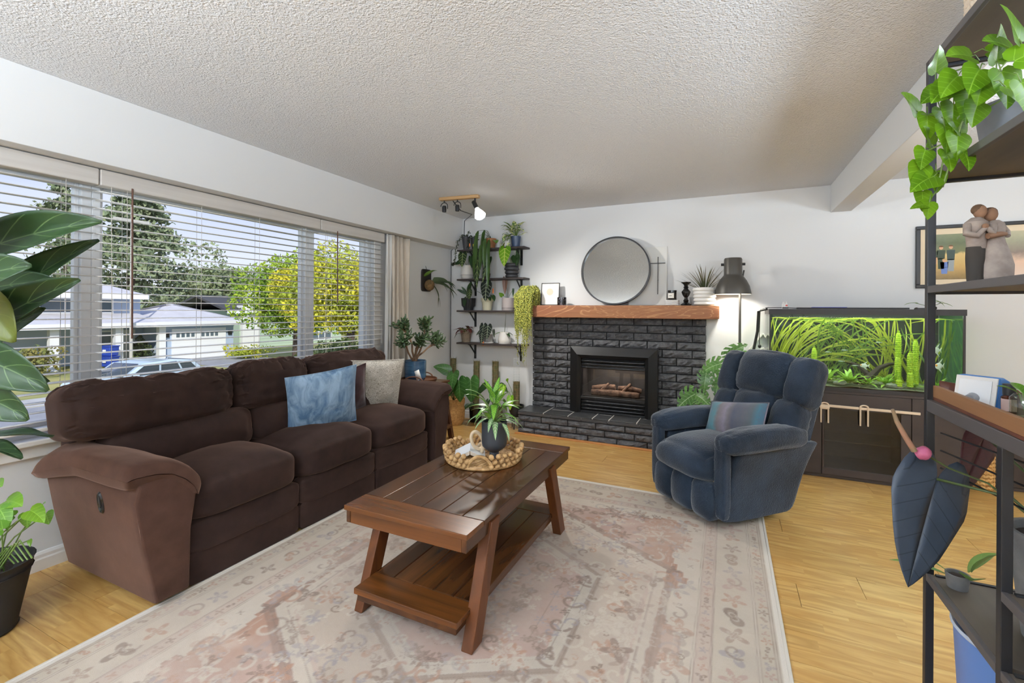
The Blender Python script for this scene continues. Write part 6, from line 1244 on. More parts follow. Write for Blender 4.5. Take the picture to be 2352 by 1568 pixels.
# framed family photographs on the back wall
t = thing('photo_frame', 'black framed pair of family photographs on the back wall', 'picture', (1.80, YB-.002, 1.78)); b = MB(); w, h_ = .386, .254
for a in ((-w, w, h_-.028, h_), (-w, w, -h_, -h_+.028), (-w, -w+.028, -h_+.028, h_-.028), (w-.028, w, -h_+.028, h_-.028)): b.b2(a[0], a[1], -.024, 0, a[2], a[3])
b.build('frame', BLACK, t, bevel=.004, smooth=False); MB().b2(-w+.028, w-.028, -.008, -.002, -h_+.028, h_-.028).build('mount', mat('cream_mount', rgb(226, 208, 178), .8), t, smooth=False)
def photo(x0, x1, z0, z1, kind):
    q = NT('photograph'); sp_ = q.n('SeparateXYZ'); q.l(q.n('TexCoord').outputs['UV'], sp_.inputs[0]); v = q.math('ADD', sp_.outputs[1], q.math('MULTIPLY', q.math('SUBTRACT', q.noise(q.co('Object'), 40, 4), .5), .12))
    q.base(q.ramp(v, [(0, rgb(120, 96, 50)), (.25, rgb(186, 152, 84)), (.55, rgb(206, 176, 108)), (.60, rgb(110, 112, 66)), (.8, rgb(86, 96, 60)), (1, rgb(120, 126, 90))] if kind == 0 else [(0, rgb(226, 206, 190)), (.35, rgb(222, 190, 166)), (.55, rgb(130, 116, 106)), (.8, rgb(150, 150, 124)), (1, rgb(176, 172, 140))])); q.p(rough=.3)
    o = MB().grid(lambda u, v_: (x0+(x1-x0)*u, -.0095, z0+(z1-z0)*v_), 1, 1).build('photograph', q.mat, t)
    return o
ph = photo(-.325, -.035, -.185, .18, 0); photo(.02, .33, -.185, .18, 1)
def person_flat(par, x, z, h_, top, legs, hair):
    MB().poly([(x-.022, -.0105, z+h_*.42), (x+.022, -.0105, z+h_*.42), (x+.026, -.0105, z+h_*.80), (x-.026, -.0105, z+h_*.80)], (0, .0005, 0)).build('printed_shirt', top, par, smooth=False); MB().poly([(x-.018, -.0105, z), (x+.018, -.0105, z), (x+.021, -.0105, z+h_*.45), (x-.021, -.0105, z+h_*.45)], (0, .0005, 0)).build('printed_trousers', legs, par, smooth=False)
    MB().poly([(x+.013*cos(i*pi/6), -.0107, z+h_*.90+.015*sin(i*pi/6)) for i in range(12)], (0, .0005, 0)).build('printed_face', mat('print_skin', rgb(206, 160, 124), .6), par, smooth=False); MB().poly([(x+.015*cos(i*pi/6), -.0109, z+h_*.93+.012*sin(i*pi/6)) for i in range(7)], (0, .0005, 0)).build('printed_hair', hair, par, smooth=False)
pt = lambda n_, *c_: mat(n_, rgb(*c_), .7)
person_flat(ph, -.225, -.10, .19, pt('print_green', 64, 76, 62), pt('print_green', 64, 76, 62), pt('print_brown', 110, 80, 50)); person_flat(ph, -.165, -.12, .215, pt('print_teal', 70, 84, 80), pt('print_jeans', 150, 158, 160), pt('print_brown', 110, 80, 50)); person_flat(ph, -.205, -.14, .12, pt('print_blue', 110, 134, 190), pt('print_blue', 110, 134, 190), pt('print_blond', 190, 160, 110)); person_flat(ph, -.27, -.06, .13, pt('print_green', 64, 76, 62), pt('print_skin', 206, 160, 124), pt('print_brown', 70, 50, 40))
# ================================================================ monstera between hearth and recliner
t = thing('potted_monstera', 'split leaf plant in a tall white pot behind the navy recliner', 'plant', (-.02, 4.47, 0)); pot(t, [(.105, 0), (.13, .30), (.135, .44)], mat('off_white_pot', rgb(214, 212, 200), .45), soil=.42)
LMS = leafm('split_leaf', rgb(56, 96, 46), rgb(92, 132, 66), rgb(150, 176, 130), .03, 6, .28)
for u, v, tt, d, L, w in ((1672, 818, 4.25, (.35, -.2, .45), .22, .15), (1655, 835, 4.25, (-.75, -.25, -.2), .20, .17), (1660, 862, 4.2, (-.45, -.5, -.8), .21, .17), (1622, 858, 4.2, (-.15, -.3, -.8), .18, .15), (1596, 905, 4.12, (-.7, -.4, -.35), .20, .20), (1600, 908, 4.1, (.5, -.5, -.1), .17, .17), (1700, 830, 4.3, (.2, .3, .3), .20, .16), (1640, 925, 4.15, (.3, -.5, -.35), .15, .14)):
    p = AT(u, v, tt-.12)-Vector((-.02, 4.47, 0)); slitleaf(t, (0, 0, .43), p, d, L, w, LMS, True, seed=u)
# ================================================================ tray with planter on the coffee table
t = thing('wicker_tray', 'round scalloped wicker tray on the coffee table', 'tray', (-1.245, 2.275, .481)); wick = mat('water_hyacinth', rgb(206, 168, 116), .65, rgb(150, 112, 66), 26, .5, 80, .004, rnd=True)
MB().lathe([(.0001, .001), (.195, .001), (.205, .012), (.19, .014), (.0001, .012)], 40).build('base', wick, t)
b = MB()
for k in range(11):
    rr_ = .015+k*.016
    for j in range(max(6, int(rr_*2*pi/.03))): a = j/max(6, int(rr_*2*pi/.03))*2*pi; b.ball((cos(a)*rr_, sin(a)*rr_, .013), (.010, .017, .006), 5, 0, Matrix.Translation((0, 0, 0))) if False else b.ball((0, 0, 0), (.009, .018, .007), 5, 0, Matrix.Translation((cos(a)*rr_, sin(a)*rr_, .013)) @ Matrix.Rotation(a+.4, 4, 'Z'))
o = b.build('base_weave', wick, t); o['kind'] = 'stuff'
NS = 36; hA = pi*1.63; wk = []
for k in range(3):
    b = MB(); b.soft((0, 0, 0), (.030, .026, .042), 4, 2.6, lambda u, q_: q_*(1-.25*abs(u.z)**2)); wk.append(b.mesh('strand', wick))
for r_ in range(4):
    for c_ in range(NS):
        a = 2*pi*(c_+.5*(r_ % 2))/NS; top = .052+.040*abs(sin(a*3.5+.5)); z = .020+.026*r_
        if z > top+.004: continue
        da = (a-hA+pi) % (2*pi)-pi
        if abs(da) < .26 and z < .07 or abs(abs(da)-pi) < .26 and z < .07: continue
        if abs(da) < .26 or abs(abs(da)-pi) < .26: continue
        R2 = .202+.010*z/.05; inst(wk[c_ % 3], 'strand', t, Matrix.Translation((cos(a)*R2, sin(a)*R2, z)) @ Matrix.Rotation(a, 4, 'Z') @ Matrix.Rotation(.45 if (c_+r_) % 2 else -.45, 4, 'X') @ Matrix.Scale(1.0+.1*sin(c_*5.1), 4))
for h0 in (hA, hA+pi):
    P = [Vector((cos(h0+da)*.21, sin(h0+da)*.21, .02+.055*cos(da/.30*pi/2)**.6)) for da in [(-.30+.6*i/14) for i in range(15)]]; MB().tube(P, .010, 8).build('handle', wick, t)
MB().tube([(cos(i*2*pi/48)*.205, sin(i*2*pi/48)*.205, .008) for i in range(49)], .008, 7, cap=False).build('foot_ring', wick, t)
t = thing('potted_plant', 'bright striped leaf plant in a black footed planter on the wicker tray', 'plant', (-1.155, 2.235, .500)); pbk = mat('planter_black', rgb(46, 50, 56), .5)
pot(t, [(.030, 0), (.026, .03), (.026, .045), (.050, .062), (.066, .078), (.070, .10), (.070, .215)], pbk, soil=.195, rim=.005)
q = NT('striped_leaf'); uv = q.n('TexCoord').outputs['UV']; sp_ = q.n('SeparateXYZ'); q.l(uv, sp_.inputs[0]); a_ = q.math('MULTIPLY', q.math('ABSOLUTE', q.math('SUBTRACT', sp_.outputs[1], .5)), 2); stp = q.math('PINGPONG', q.math('MULTIPLY', q.math('SUBTRACT', sp_.outputs[0], q.math('MULTIPLY', a_, .3)), 9), .5); nz = q.noise(q.co('Object'), 60, 2)
f_ = q.math('MULTIPLY', q.math('LESS_THAN', q.math('ADD', stp, q.math('MULTIPLY', nz, .2)), .36), q.math('LESS_THAN', a_, .78)); q.base(q.mix(f_, rgb(52, 112, 40), rgb(150, 198, 66))); q.p(rough=.35); LST2 = q.mat
LST3 = leafm('edge_leaf', rgb(64, 120, 70), rgb(110, 156, 100), rgb(196, 214, 170), .2, 6, .35)
rosette(t, (0, 0, .20), 17, LST2, .13, .046, 'lance', (.03, .13), (.02, .06), (-.1, 1.1), seed=3, droop=.9, fold=.25, nu=8); rosette(t, (0, 0, .20), 13, LST3, .12, .036, 'lance', (.01, .05), (.045, .08), (-.5, .3), seed=6, droop=.9, fold=.25, nu=8); rosette(t, (0, 0, .20), 4, LST2, .13, .045, 'lance', (.12, .16), (.0, .02), (.9, 1.3), seed=9, droop=.4, fold=.25)
t = thing('open_book', 'white book lying open face down in the wicker tray', 'book', (-1.315, 2.245, .500), radians(30)); wp = mat('white_cover', rgb(222, 226, 232), .6); pp = mat('page_edge', rgb(216, 206, 190), .8)
for s_ in (-1, 1): MB().poly([(0, -.075, .045), (s_*.085, -.075, .004), (s_*.085, .075, .004), (0, .075, .045)][::s_], (0, 0, .003)).build('cover', wp, t, smooth=False); MB().poly([(s_*.002, -.072, .043), (s_*.080, -.072, .0045), (s_*.06, -.072, .0), (s_*.002, -.072, .022)], (0, .144, 0)).build('pages', pp, t, smooth=False)
t = thing('wooden_chain', 'pale carved wooden loops propped on the white book', 'ornament', (-1.265, 2.265, .54)); pw = wood('pale_ring', rgb(228, 208, 178), rgb(206, 180, 144), None, 2, .5)
def loop(c, R_, a_=.030, b_=.052, r_=.009): return [Vector(c)+R_ @ Vector((a_*cos(i*2*pi/24), 0, b_*sin(i*2*pi/24))) for i in range(25)]
MB().tube(loop((-.01, -.01, .045), RZ(40) @ RY(-22)), .010, 8, cap=False).build('ring', pw, t); MB().tube(loop((.02, .03, .02), RZ(110) @ RX(20) @ RY(30)), .010, 8, cap=False).build('ring', pw, t); MB().tube(loop((-.005, .065, -.005), RZ(30) @ RX(55)), .010, 8, cap=False).build('ring', pw, t)
# ================================================================ the black metal rack at the right
rackm = mat('rack_metal', rgb(34, 34, 37), .45, metal=.2); board = mat('rack_board', rgb(96, 86, 74), .55, rgb(74, 66, 58), 10, stretch=(1, .1, 1)); edgem = mat('rack_board_edge', rgb(78, 74, 74), .5)
RX0, RX1, RY1, RYB, RY0 = .54, .90, 1.767, 1.36, .60
rk = thing('etagere', 'tall black metal etagere with wood shelves at the right edge', 'shelf unit', (.54, 1.767, 0)); KO = Vector((.54, 1.767, 0))
def rb(m_, nm, x0, x1, y0, y1, z0, z1, bev=.0015): return bx(m_, rk, nm, x0, x1, y0, y1, z0, z1, KO, bev)
for x_ in (RX0, RX1): rb(rackm, 'post', x_, x_+.02, RY1-.02, RY1, 0, 2.075); rb(rackm, 'post', x_, x_+.02, RYB-.02, RYB, 0, 1.034)
for x_ in (RX0, RX1): rb(rackm, 'post', x_, x_+.02, RY0, RY0+.02, 0, 2.075)
for z0, z1 in ((2.052, 2.075), (1.712, 1.733), (1.383, 1.404), (1.034, 1.068)):
    rb(board, 'shelf_board', RX0+.012, RX1+.01, RY0, RY1-.022, z0+.004, z1); rb(edgem, 'front_rail', RX0, RX0+.012, RY0, RY1-.02, z0, z1); rb(rackm, 'end_rail', RX0+.02, RX1, RY1-.018, RY1-.002, z0-.004, z0+.016)
for y0, y1, z in ((RYB, RY1-.022, .553), (RY0, RYB-.02, .724), (RY0, RYB-.02, .553)): rb(board, 'shelf_board', RX0+.012, RX1+.01, y0, y1, z-.018, z); rb(edgem, 'front_rail', RX0, RX0+.012, y0, y1, z-.02, z+.001); rb(rackm, 'end_rail', RX0+.02, RX1, y1-.012, y1, z-.02, z+.004)
b = MB()
for k in range(3): b.tube([(RX0+.02-KO.x, RY1-.06-KO.y, .98-.05*k), (RX0+.18-KO.x, RYB-KO.y, .955-.06*k)], .0025, 5)
b.tube([(RX0+.1-KO.x, RYB-.02-KO.y, .98), (RX0+.2-KO.x, RY0-KO.y, .76)], .0025, 5); b.build('brace_wire', rackm, rk)
def at_(O, u, v, tt): return AT(u, v, tt)-Vector(O)
# pothos on the upper shelf
PO = (.685, 1.60, 1.7335); t = thing('trailing_pothos', 'bright green pothos in grey pot trailing off the upper rack shelf', 'plant', PO); pot(t, [(.076, 0), (.090, .11), (.094, .125)], mat('slate_pot', rgb(128, 130, 138), .6, rgb(112, 114, 122), 9), soil=.11)
LP = leafm('lime_pothos_leaf', rgb(76, 118, 16), rgb(114, 154, 30), rgb(128, 168, 52), .04, 5, .32)
pl = [(2160, 210, 1.18, -1.0, -.35, .080, .05), (2105, 255, 1.2, -.7, .7, .075, .055), (2130, 265, 1.2, -.2, -.9, .07, .05), (2150, 165, 1.2, -.15, .9, .065, .05), (2180, 200, 1.14, -.8, -.4, .085, .055), (2200, 175, 1.12, -.8, -.55, .09, .06), (2230, 130, 1.12, -.9, .05, .09, .055), (2250, 160, 1.08, -.6, -.6, .085, .06), (2275, 120, 1.08, .5, -.2, .085, .055), (2300, 165, 1.04, .2, -1.0, .09, .07), (2320, 110, 1.04, -.9, .2, .095, .055), (2340, 90, 1.0, -.6, .7, .10, .05), (2260, 190, 1.08, -.5, -.6, .075, .055), (2225, 215, 1.12, -.4, -.9, .085, .06), (2190, 240, 1.15, -.3, -.9, .075, .055), (2310, 200, 1.02, .6, -.6, .08, .05), (2345, 190, .98, .2, -.9, .08, .06), (2170, 290, 1.16, .0, -.9, .07, .05), (2140, 330, 1.2, -.5, .75, .06, .045), (2125, 345, 1.2, -.55, -.85, .06, .045), (2115, 380, 1.2, -.5, -.85, .085, .05), (2145, 405, 1.19, -.9, -.3, .10, .055), (2150, 395, 1.2, -.2, -.8, .06, .045), (2118, 440, 1.19, -.2, -.9, .055, .04), (2128, 470, 1.18, -1, -.05, .06, .02), (2135, 465, 1.18, -.4, -.8, .05, .035), (2200, 310, 1.14, -.3, -.8, .07, .05), (2215, 350, 1.13, .2, -.8, .05, .04), (2170, 345, 1.16, .3, -.9, .06, .045), (2245, 240, 1.1, -.5, -.7, .07, .05), (2185, 265, 1.15, .4, -.8, .07, .05), (2330, 140, 1.0, .6, .3, .08, .055), (2290, 140, 1.06, -.2, .9, .08, .05), (2160, 250, 1.18, .2, -.95, .065, .05)]
for k, (u, v, tt, du, dv, L, w) in enumerate(pl):
    p = at_(PO, u, v, tt); d = RR*du+UU*dv-fw*.25+Vector((0, 0, .05)); b = MB(); blade(b, p, d, L, w*1.25, 'heart', .45, .22, Vector((0, 0, 1))*.5-fw, 8, 6, lobe=.14, wave=.02, seed=k); b.tube([p, p-d.normalized()*.015+Vector((0, 0, .008)), p-d.normalized()*.03-Vector((0, 0, .002))], .0014, 5, 1); b.build('leaf', [LP, STEM], t, smooth=True)
for P in ([(2320, 215, 1.06), (2240, 195, 1.1), (2190, 215, 1.15), (2150, 265, 1.19), (2115, 262, 1.2)], [(2260, 220, 1.1), (2200, 270, 1.14), (2170, 350, 1.17), (2160, 400, 1.19), (2150, 440, 1.19), (2120, 475, 1.18)], [(2230, 240, 1.12), (2190, 320, 1.15), (2130, 346, 1.2), (2112, 378, 1.2)], [(2300, 230, 1.08), (2210, 280, 1.13), (2180, 380, 1.17), (2165, 430, 1.19)], [(2290, 200, 1.08), (2230, 150, 1.12), (2160, 175, 1.19)]): vine(t, [at_(PO, *p) for p in P], .0022, STEM)
# figurine
FO_ = (.548+.06, 1.56, 1.4045); fp_ = AT(2262, 640, 1.24); FO_ = (fp_.x, fp_.y, 1.4045); t = thing('couple_figurine', 'carved figurine of a couple embracing on the rack shelf', 'figurine', FO_, radians(25)); cl_ = mat('carved_cream', rgb(176, 160, 148), .8, rgb(150, 134, 124), 30); dkc = mat('carved_trousers', rgb(58, 52, 46), .8); sk_ = mat('carved_skin', rgb(150, 112, 86), .8); hr_ = mat('carved_hair', rgb(104, 78, 56), .85)
MB().lathe([(.0001, 0), (.018, 0), (.020, .02), (.022, .07), (.021, .10), (.0001, .105)], 18, (-.026, 0, 0), M=Matrix.Diagonal((1, .8, 1, 1))).build('trousers', dkc, t)
MB().lathe([(.0001, .095), (.021, .095), (.023, .12), (.027, .15), (.026, .168), (.012, .180), (.0001, .181)], 20, (-.024, 0, 0), M=Matrix.Diagonal((1, .8, 1, 1))).build('shirt', cl_, t)
MB().lathe([(.0001, 0), (.034, 0), (.040, .02), (.041, .05), (.034, .08), (.024, .11), (.021, .125), (.024, .15), (.021, .164), (.010, .172), (.0001, .173)], 24, (.020, -.006, 0), M=Matrix.Diagonal((1, .85, 1, 1))).build('dress', cl_, t)
for x_, z_, nm in ((-.017, .196, 'head'), (.012, .188, 'head')):
    hd = MB().ball((x_, -.003, z_), (.0135, .0150, .0185), 14).build(nm, sk_, t); MB().ball((x_+(.002 if x_ > 0 else -.001), .001, z_+.006), (.0150, .0155, .0150), 14).build('hair', hr_, hd)
MB().tube([(-.014, 0, .178), (-.016, -.002, .185)], .008, 10).build('neck', sk_, t); MB().tube([(.016, -.004, .168), (.014, -.004, .178)], .007, 10).build('neck', sk_, t)
MB().ball((.020, .002, .186), (.007, .009, .012), 10).build('hair_bun', hr_, t)
for P, r_ in (([(-.048, .0, .160), (-.060, -.010, .135), (-.045, -.024, .128), (-.028, -.028, .148)], [.010, .009, .008, .006]), ([(.004, -.018, .158), (-.010, -.028, .132), (-.018, -.030, .142), (-.026, -.028, .150)], [.008, .008, .007, .005]), ([(.040, -.004, .155), (.052, -.006, .140), (.040, -.02, .128)], [.009, .008, .006])): MB().tube(P, r_, 10).build('arm', cl_, t)
MB().tube([(-.02, -.026, .126), (.010, -.030, .131), (.026, -.028, .132)], [.008, .007, .005], 10).build('forearm', sk_, t); MB().ball((-.030, -.030, .152), (.009, .006, .007), 8).build('hands', sk_, t)
t = thing('wooden_box', 'dark reddish wooden box at the right end of the figurine shelf', 'box', (.82, 1.49, 1.4045)); MB().b2(-.045, .06, -.09, .09, 0, .17).build('box', wood('red_wood', rgb(104, 66, 48), rgb(74, 46, 36), None, 2, .5), t, bevel=.004, smooth=False); MB().b2(-.047, .062, -.092, .092, .14, .144).build('lid_joint', dk, t, smooth=False)
# tray with things on it
TO_ = (.735, 1.40, 1.069); t = thing('wooden_tray', 'brown wooden tray on the middle rack shelf', 'tray', TO_, radians(-1.5)); trw = wood('tray_wood', rgb(150, 108, 70), rgb(118, 80, 50), None, 1, .55); tri = wood('tray_inner', rgb(104, 56, 36), rgb(80, 42, 28), None, 0, .5)
b = MB().b2(-.19, .17, -.48, .34, 0, .008); b.build('tray_floor', tri, t, smooth=False)
MB().b2(-.19, -.178, -.48, .34, .008, .042).build('side', trw, t, bevel=.001, smooth=False); MB().b2(.158, .17, -.48, .34, .008, .042).build('side', trw, t, bevel=.001, smooth=False); MB().b2(-.178, .158, -.48, -.468, .008, .04).build('end', trw, t, smooth=False)
MB().grid(lambda u, v: (-.178+.336*u, .330+.010*0, .008+(.036+.014*(2*u-1)**2)*v), 12, 1).build('end', tri, t, solid=.012)
dp = AT(2258, 925, 1.2); t = thing('desk_timer', 'blue wedge shaped timer with white dial face in the wooden tray', 'timer', (dp.x, dp.y, 1.078), radians(-48)); t.scale = (1.2, 1.2, 1.2); bp_ = mat('timer_blue', rgb(54, 124, 196), .45)
pr = [(-.030, 0), (-.016, .068), (.0, .068), (.03, .055), (.045, .025), (.047, 0)]; MB().poly([(-.036, y_, z_) for y_, z_ in pr][::-1], (.072, 0, 0)).build('body', bp_, t, bevel=.003, smooth=False)
fa = MB().poly([(-.036, -.0315, .002), (.036, -.0315, .002), (.036, -.0185, .067), (-.036, -.0185, .067)], (0, -.003, 0)).build('face', WHITE, t, bevel=.001, smooth=False); MB().poly([(-.028, -.0338, .010), (.028, -.0338, .010), (.028, -.0238, .060), (-.028, -.0238, .060)], (0, -.001, 0)).build('dial_plate', mat('dial_plate', rgb(236, 238, 240), .4), fa, smooth=False); MB().lathe([(.0001, 0), (.011, 0), (.009, .014), (.0001, .014)], 18, M=Matrix.Translation((.0, -.032, .022)) @ Matrix.Rotation(radians(100), 4, 'X')).build('knob', mat('grey_knob', rgb(150, 152, 156), .4), fa)
for lb, u, v, tt, h_, r_, c_ in (('brown dropper bottle with a pink label behind the blue timer', 2318, 925, 1.13, .062, .015, (70, 34, 22)), ('small dark capped bottle left of the brown dropper bottle', 2296, 905, 1.22, .036, .013, (40, 26, 22))):
    p = AT(u, v, tt); t = thing('dropper_bottle', lb, 'bottle', (p.x, p.y, 1.078), group='bottles on the wooden tray'); MB().lathe([(.0001, 0), (r_, 0), (r_, h_*.62), (r_*.55, h_*.74), (r_*.55, h_*.76), (.0001, h_*.76)], 20).build('bottle', mat('brown_bottle', rgb(*c_), .12), t); MB().lathe([(.0001, h_*.70), (r_*.8, h_*.70), (r_*.8, h_*1.15), (.0001, h_*1.17)], 16).build('cap', BLACK, t)
    if h_ > .05: MB().grid(lambda u_, v_: (r_*1.02*cos(pi+2.2*u_), r_*1.02*sin(pi+2.2*u_), h_*(.08+.48*v_)), 8, 1).build('label', mat('pink_label', rgb(196, 168, 160), .6), t)
p = AT(2350, 930, 1.05); t = thing('glass_jar', 'clear jar of cuttings at the right of the wooden tray', 'jar', (p.x+.01, p.y+.01, 1.078)); MB().lathe([(.0001, 0), (.026, 0), (.028, .01), (.028, .05), (.020, .06), (.018, .06), (.024, .05), (.024, .006), (.0001, .005)], 24).build('jar', glassm('jar_glass', (.8, .84, .78, 1), .1), t)
for d in ((-.6, .1, .5), (.3, -.2, .7), (-.1, .5, .6)): leaf(t, (0, 0, .01), (d[0]*.02, d[1]*.02, .06), d, .04, .025, LG, 'oval', .002)
# anthurium with big dark leaves in the concrete pot
GO = (.72, 1.50, .554); t = thing('potted_anthurium', 'grey concrete pot with huge dark heart leaves reaching past the rack', 'plant', GO); cpm = mat('concrete_pot', rgb(122, 122, 122), .85, rgb(98, 99, 100), 14, .3); pot(t, [(.074, 0), (.098, .235), (.101, .255)], cpm, soil=.235, rim=.01)
LAN = leafm('anthurium_leaf', rgb(48, 58, 72), rgb(66, 78, 94), rgb(38, 46, 58), .03, 6, .42); LAR = leafm('maroon_leaf', rgb(56, 24, 26), rgb(78, 36, 36), rgb(50, 20, 22), .03, 6, .4)
def alf(u, v, tt, u2, v2, t2, w, m_, st0=(0, 0, .23), lobe=.24, fold=.05):
    p = at_(GO, u, v, tt); e_ = at_(GO, u2, v2, t2); L = (e_-p).length; b = MB(); blade(b, p, e_-p, L, w, 'heart', .10, fold, -fw+Vector((0, 0, .2)), 16, 10, lobe=lobe, wave=.015); a = Vector(st0); b.tube([a, a.lerp(p, .4)+Vector((0, 0, .05)), p], .003, 6, 1); b.build('leaf', [m_, STEMD], t, smooth=True, solid=.0012)
alf(2152, 1100, 1.22, 2078, 1345, 1.17, .20, LAN); alf(2262, 1000, 1.34, 2205, 1130, 1.30, .10, LAR, lobe=.1)
pk = at_(GO, 2120, 1040, 1.20); b = MB(); b.ball(pk, (.018, .014, .017), 14); b.v[:] = [tuple(Vector(v_)+Vector((1, 1, 1))*.004*nv(v_, 60)) for v_ in b.v]; b.build('spathe', mat('pink_spathe', rgb(196, 106, 140), .6, rgb(170, 84, 118), 30), t)
MB().tube([at_(GO, 2100, 1035, 1.20), at_(GO, 2078, 1000, 1.20), at_(GO, 2060, 968, 1.20), at_(GO, 2050, 940, 1.20)], [.0072, .0066, .0056, .004], 10).build('spadix', mat('spadix', rgb(160, 116, 96), .7, rgb(120, 112, 84), 20), t); MB().tube([pk, at_(GO, 2180, 1075, 1.2), at_(GO, 2270, 1110, 1.16), Vector((0, 0, .23))], .0025, 6).build('flower_stalk', STEMD, t)
# leafy plant low behind the rack, blue bin
t = thing('potted_plant', 'fleshy green plant on the low rack shelf behind the dark leaf', 'plant', (.592, 1.69, .554)); pot(t, [(.022, 0), (.027, .04)], cpm, soil=.03, rim=.004)
for d, L, w, r_ in (((-.75, -.05, .55), .12, .022, (-.02, 0, .04)), ((-.9, .1, .25), .13, .028, (-.02, 0, .03)), ((.25, -.2, .8), .09, .045, (.03, 0, .05)), ((-.1, -.4, .35), .08, .055, (.02, -.02, .035)), ((.4, .1, .6), .09, .04, (.03, .02, .04))): leaf(t, None, r_, d, L, w, leafm('fleshy_leaf', rgb(92, 128, 62), rgb(124, 156, 84), None, .05, 4), 'oval', droop=.4, fold=.3)
t = thing('blue_bin', 'large round blue bin standing inside the bottom of rack', 'bin', (.715, 1.585, 0)); bn = mat('bin_blue', rgb(92, 132, 200), .4); MB().lathe([(.0001, 0), (.135, 0), (.160, .485), (.164, .497), (.162, .503), (.152, .497), (.128, .012), (.0001, .012)], 44).build('bin', bn, t); MB().lathe([(.1625, .493), (.1665, .498), (.163, .505), (.158, .501)], 44, cap=False).build('rim', mat('bin_rim', rgb(190, 200, 216), .35), t)
t = thing('blue_bin', 'second blue container in front of the round bin under the rack', 'bin', (.80, 1.17, 0)); MB().lathe([(.0001, 0), (.11, 0), (.13, .36), (.134, .366), (.125, .366), (.104, .01), (.0001, .01)], 36).build('bin', bn, t); MB().lathe([(.1305, .356), (.1365, .361), (.133, .368), (.127, .364)], 36, cap=False).build('rim', bn, t)
t = thing('top_basket', 'beige woven basket on top of the rack', 'basket', (.665, 1.53, 2.0765)); b = MB(); braidwall(b, lambda u, v: (Vector((cos(2*pi*u)*.11, sin(2*pi*u)*.11, .01+.13*v)), Vector((cos(2*pi*u), sin(2*pi*u), 0))), 7, 24, .022, .026); o = b.build('weave', mat('pale_weave', rgb(206, 188, 166), .8), t); o['kind'] = 'stuff'; MB().lathe([(.0001, 0), (.105, 0), (.108, .14), (.098, .14), (.095, .01), (.0001, .01)], 24).build('lining', mat('pale_weave', rgb(206, 188, 166), .8), t)
# ================================================================ fiddle leaf fig and pothos at the left edge
GO2 = (-2.28, .36, 0); t = thing('fiddle_leaf_fig', 'fiddle leaf fig whose big green leaves reach in from the left edge', 'plant', GO2); pot(t, [(.12, 0), (.15, .28), (.155, .30)], mat('fig_pot', rgb(190, 186, 180), .5), soil=.27); MB().tube([(0, 0, .27), (.02, .01, .9), (0, .02, 1.4), (.02, .03, 1.75)], [.016, .014, .011, .006], 8).build('trunk', barkm, t)
LF = leafm('fig_leaf', rgb(28, 52, 24), rgb(44, 72, 32), rgb(84, 108, 64), .03, 5, .42); LFO = leafm('fig_leaf_old', rgb(92, 104, 40), rgb(120, 126, 56), None, .03, 5, .42)
def figl(a, e, w, up=None, m_=None, dr=.25, fo=.35, wv=.03, sd=0):
    p, q_ = at_(GO2, *a), at_(GO2, *e); d = q_-p; up = (-fw+RR*.25+Vector((0, 0, .25))) if up is None else up; b = MB(); blade(b, p, d+Vector((0, 0, dr*.5*d.length)), d.length*1.05, w, 'oval', dr, fo, up, 14, 8, wave=wv, seed=sd); st_ = Vector((.0, .02, max(.4, min(p.z, 1.7)))); b.tube([st_, st_.lerp(p, .6)+Vector((0, 0, .02)), p], .004, 6, 1); b.build('leaf', [m_ or LF, STEMD], t, smooth=True, solid=.001)
figl((-150, 620, 1.62), (215, 503, 1.62), .165, dr=.35, fo=.5, sd=1); figl((-90, 770, 1.7), (203, 545, 1.7), .13, dr=.3, fo=.55, sd=2); figl((-110, 800, 1.6), (166, 640, 1.6), .14, dr=.25, fo=.5, sd=3); figl((-40, 800, 1.75), (94, 705, 1.75), .09, dr=.3, sd=4); figl((-120, 650, 1.55), (34, 775, 1.55), .15, m_=LFO, dr=.6, sd=5); figl((-130, 870, 1.6), (102, 872, 1.6), .12, -fw+Vector((0, 0, .3)), dr=.5, sd=6, wv=.06); figl((-160, 800, 1.5), (102, 890, 1.5), .15, dr=.5, sd=7); figl((-120, 1005, 1.7), (112, 1000, 1.7), .10, Vector((0, 0, 1)), dr=.2, fo=.2, sd=8, wv=.06); figl((-110, 1020, 1.6), (45, 1050, 1.6), .09, Vector((0, 0, 1)), dr=.5, sd=9); figl((-40, 745, 1.78), (127, 605, 1.78), .06, dr=.1, sd=10)
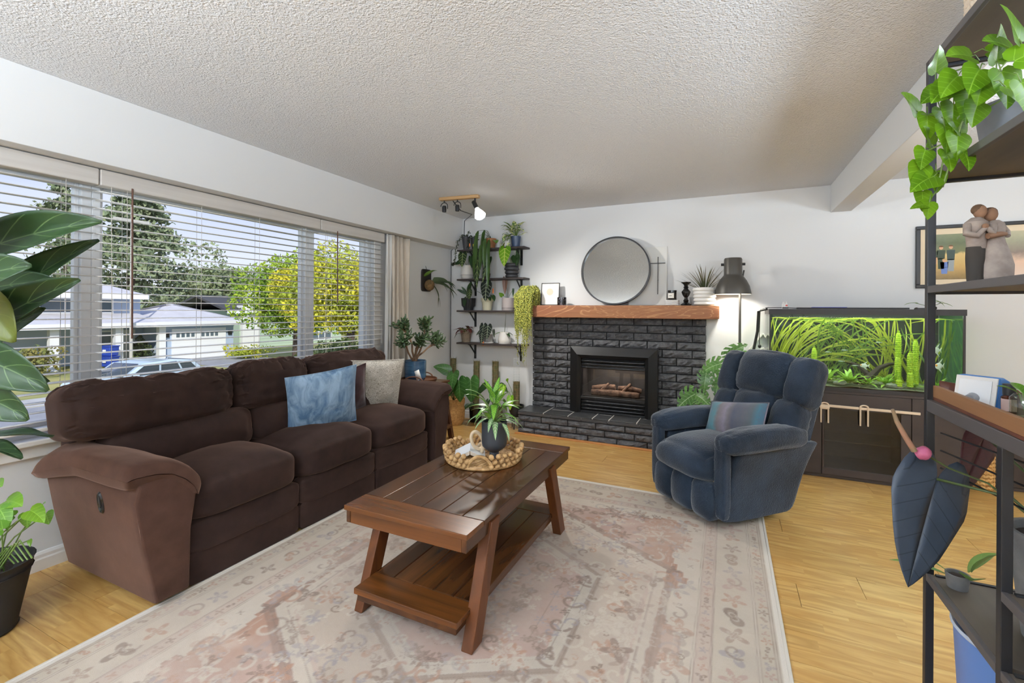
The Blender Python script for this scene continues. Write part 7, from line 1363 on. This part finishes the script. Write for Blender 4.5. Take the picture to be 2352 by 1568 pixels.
figl((-140, 700, 1.66), (120, 640, 1.66), .12, dr=.4, sd=12); figl((-130, 900, 1.5), (60, 960, 1.5), .13, dr=.7, sd=13); figl((-160, 690, 1.45), (60, 600, 1.45), .14, dr=.5, sd=14)
figl((-200, 560, 1.5), (-20, 470, 1.5), .2, dr=.5, sd=11)
p = AZ(-32, 1440, .01); PO2 = (p.x+.02, p.y-.02, 0); t = thing('potted_pothos', 'pothos in a tapered black pot on the floor beside the sofa', 'plant', PO2); pot(t, [(.100, 0), (.108, .012), (.104, .02), (.150, .27), (.156, .28)], potbk, soil=.24)
for (u, v, tt, du, dv, L, w, m_) in ((105, 1180, 1.92, .5, -.25, .055, .045, LG), (70, 1172, 1.86, .9, -.1, .10, .06, LP), (15, 1150, 1.9, .8, .2, .12, .07, LG), (95, 1165, 1.95, .6, .8, .05, .03, LG), (30, 1185, 1.9, -.8, -.1, .09, .05, LG), (0, 1170, 1.85, .7, -.4, .10, .06, LG), (62, 1178, 1.9, .35, -.8, .06, .05, LG), (5, 1215, 1.8, -.4, .3, .09, .06, LG), (68, 1240, 1.9, .4, -.4, .03, .015, LP), (-20, 1120, 1.9, .7, .4, .10, .07, LG)):
    pp_ = at_(PO2, u, v, tt); d = RR*du+UU*dv-fw*.3; b = MB(); blade(b, pp_, d, L, w*1.2, 'heart', .5, .2, Vector((0, 0, .8))-fw*.6, 8, 6, lobe=.14); a = Vector((random.uniform(-.04, .06), random.uniform(-.03, .05), .24)); b.tube([a, a.lerp(pp_, .5)+Vector((0, 0, .03)), pp_], .0028, 6, 1); b.build('leaf', [m_, STEM], t, smooth=True)
for k in range(5): a = Vector((.02*k-.02, .02, .24)); vine(t, [a, a+Vector((.05+.02*k, .03, .08+.02*k)), a+Vector((.10+.02*k, .05, .03+.015*k))], .003, STEM)
# small marks on the walls
tag(MB().ball((0, 0, 0), (.002, .005, .004), 8).build('wall_nail', mat('nail', rgb(90, 86, 80), .5), loc=AX(938, 600, XW+.002)), 'small nail in the window wall above the jade plant', 'nail')
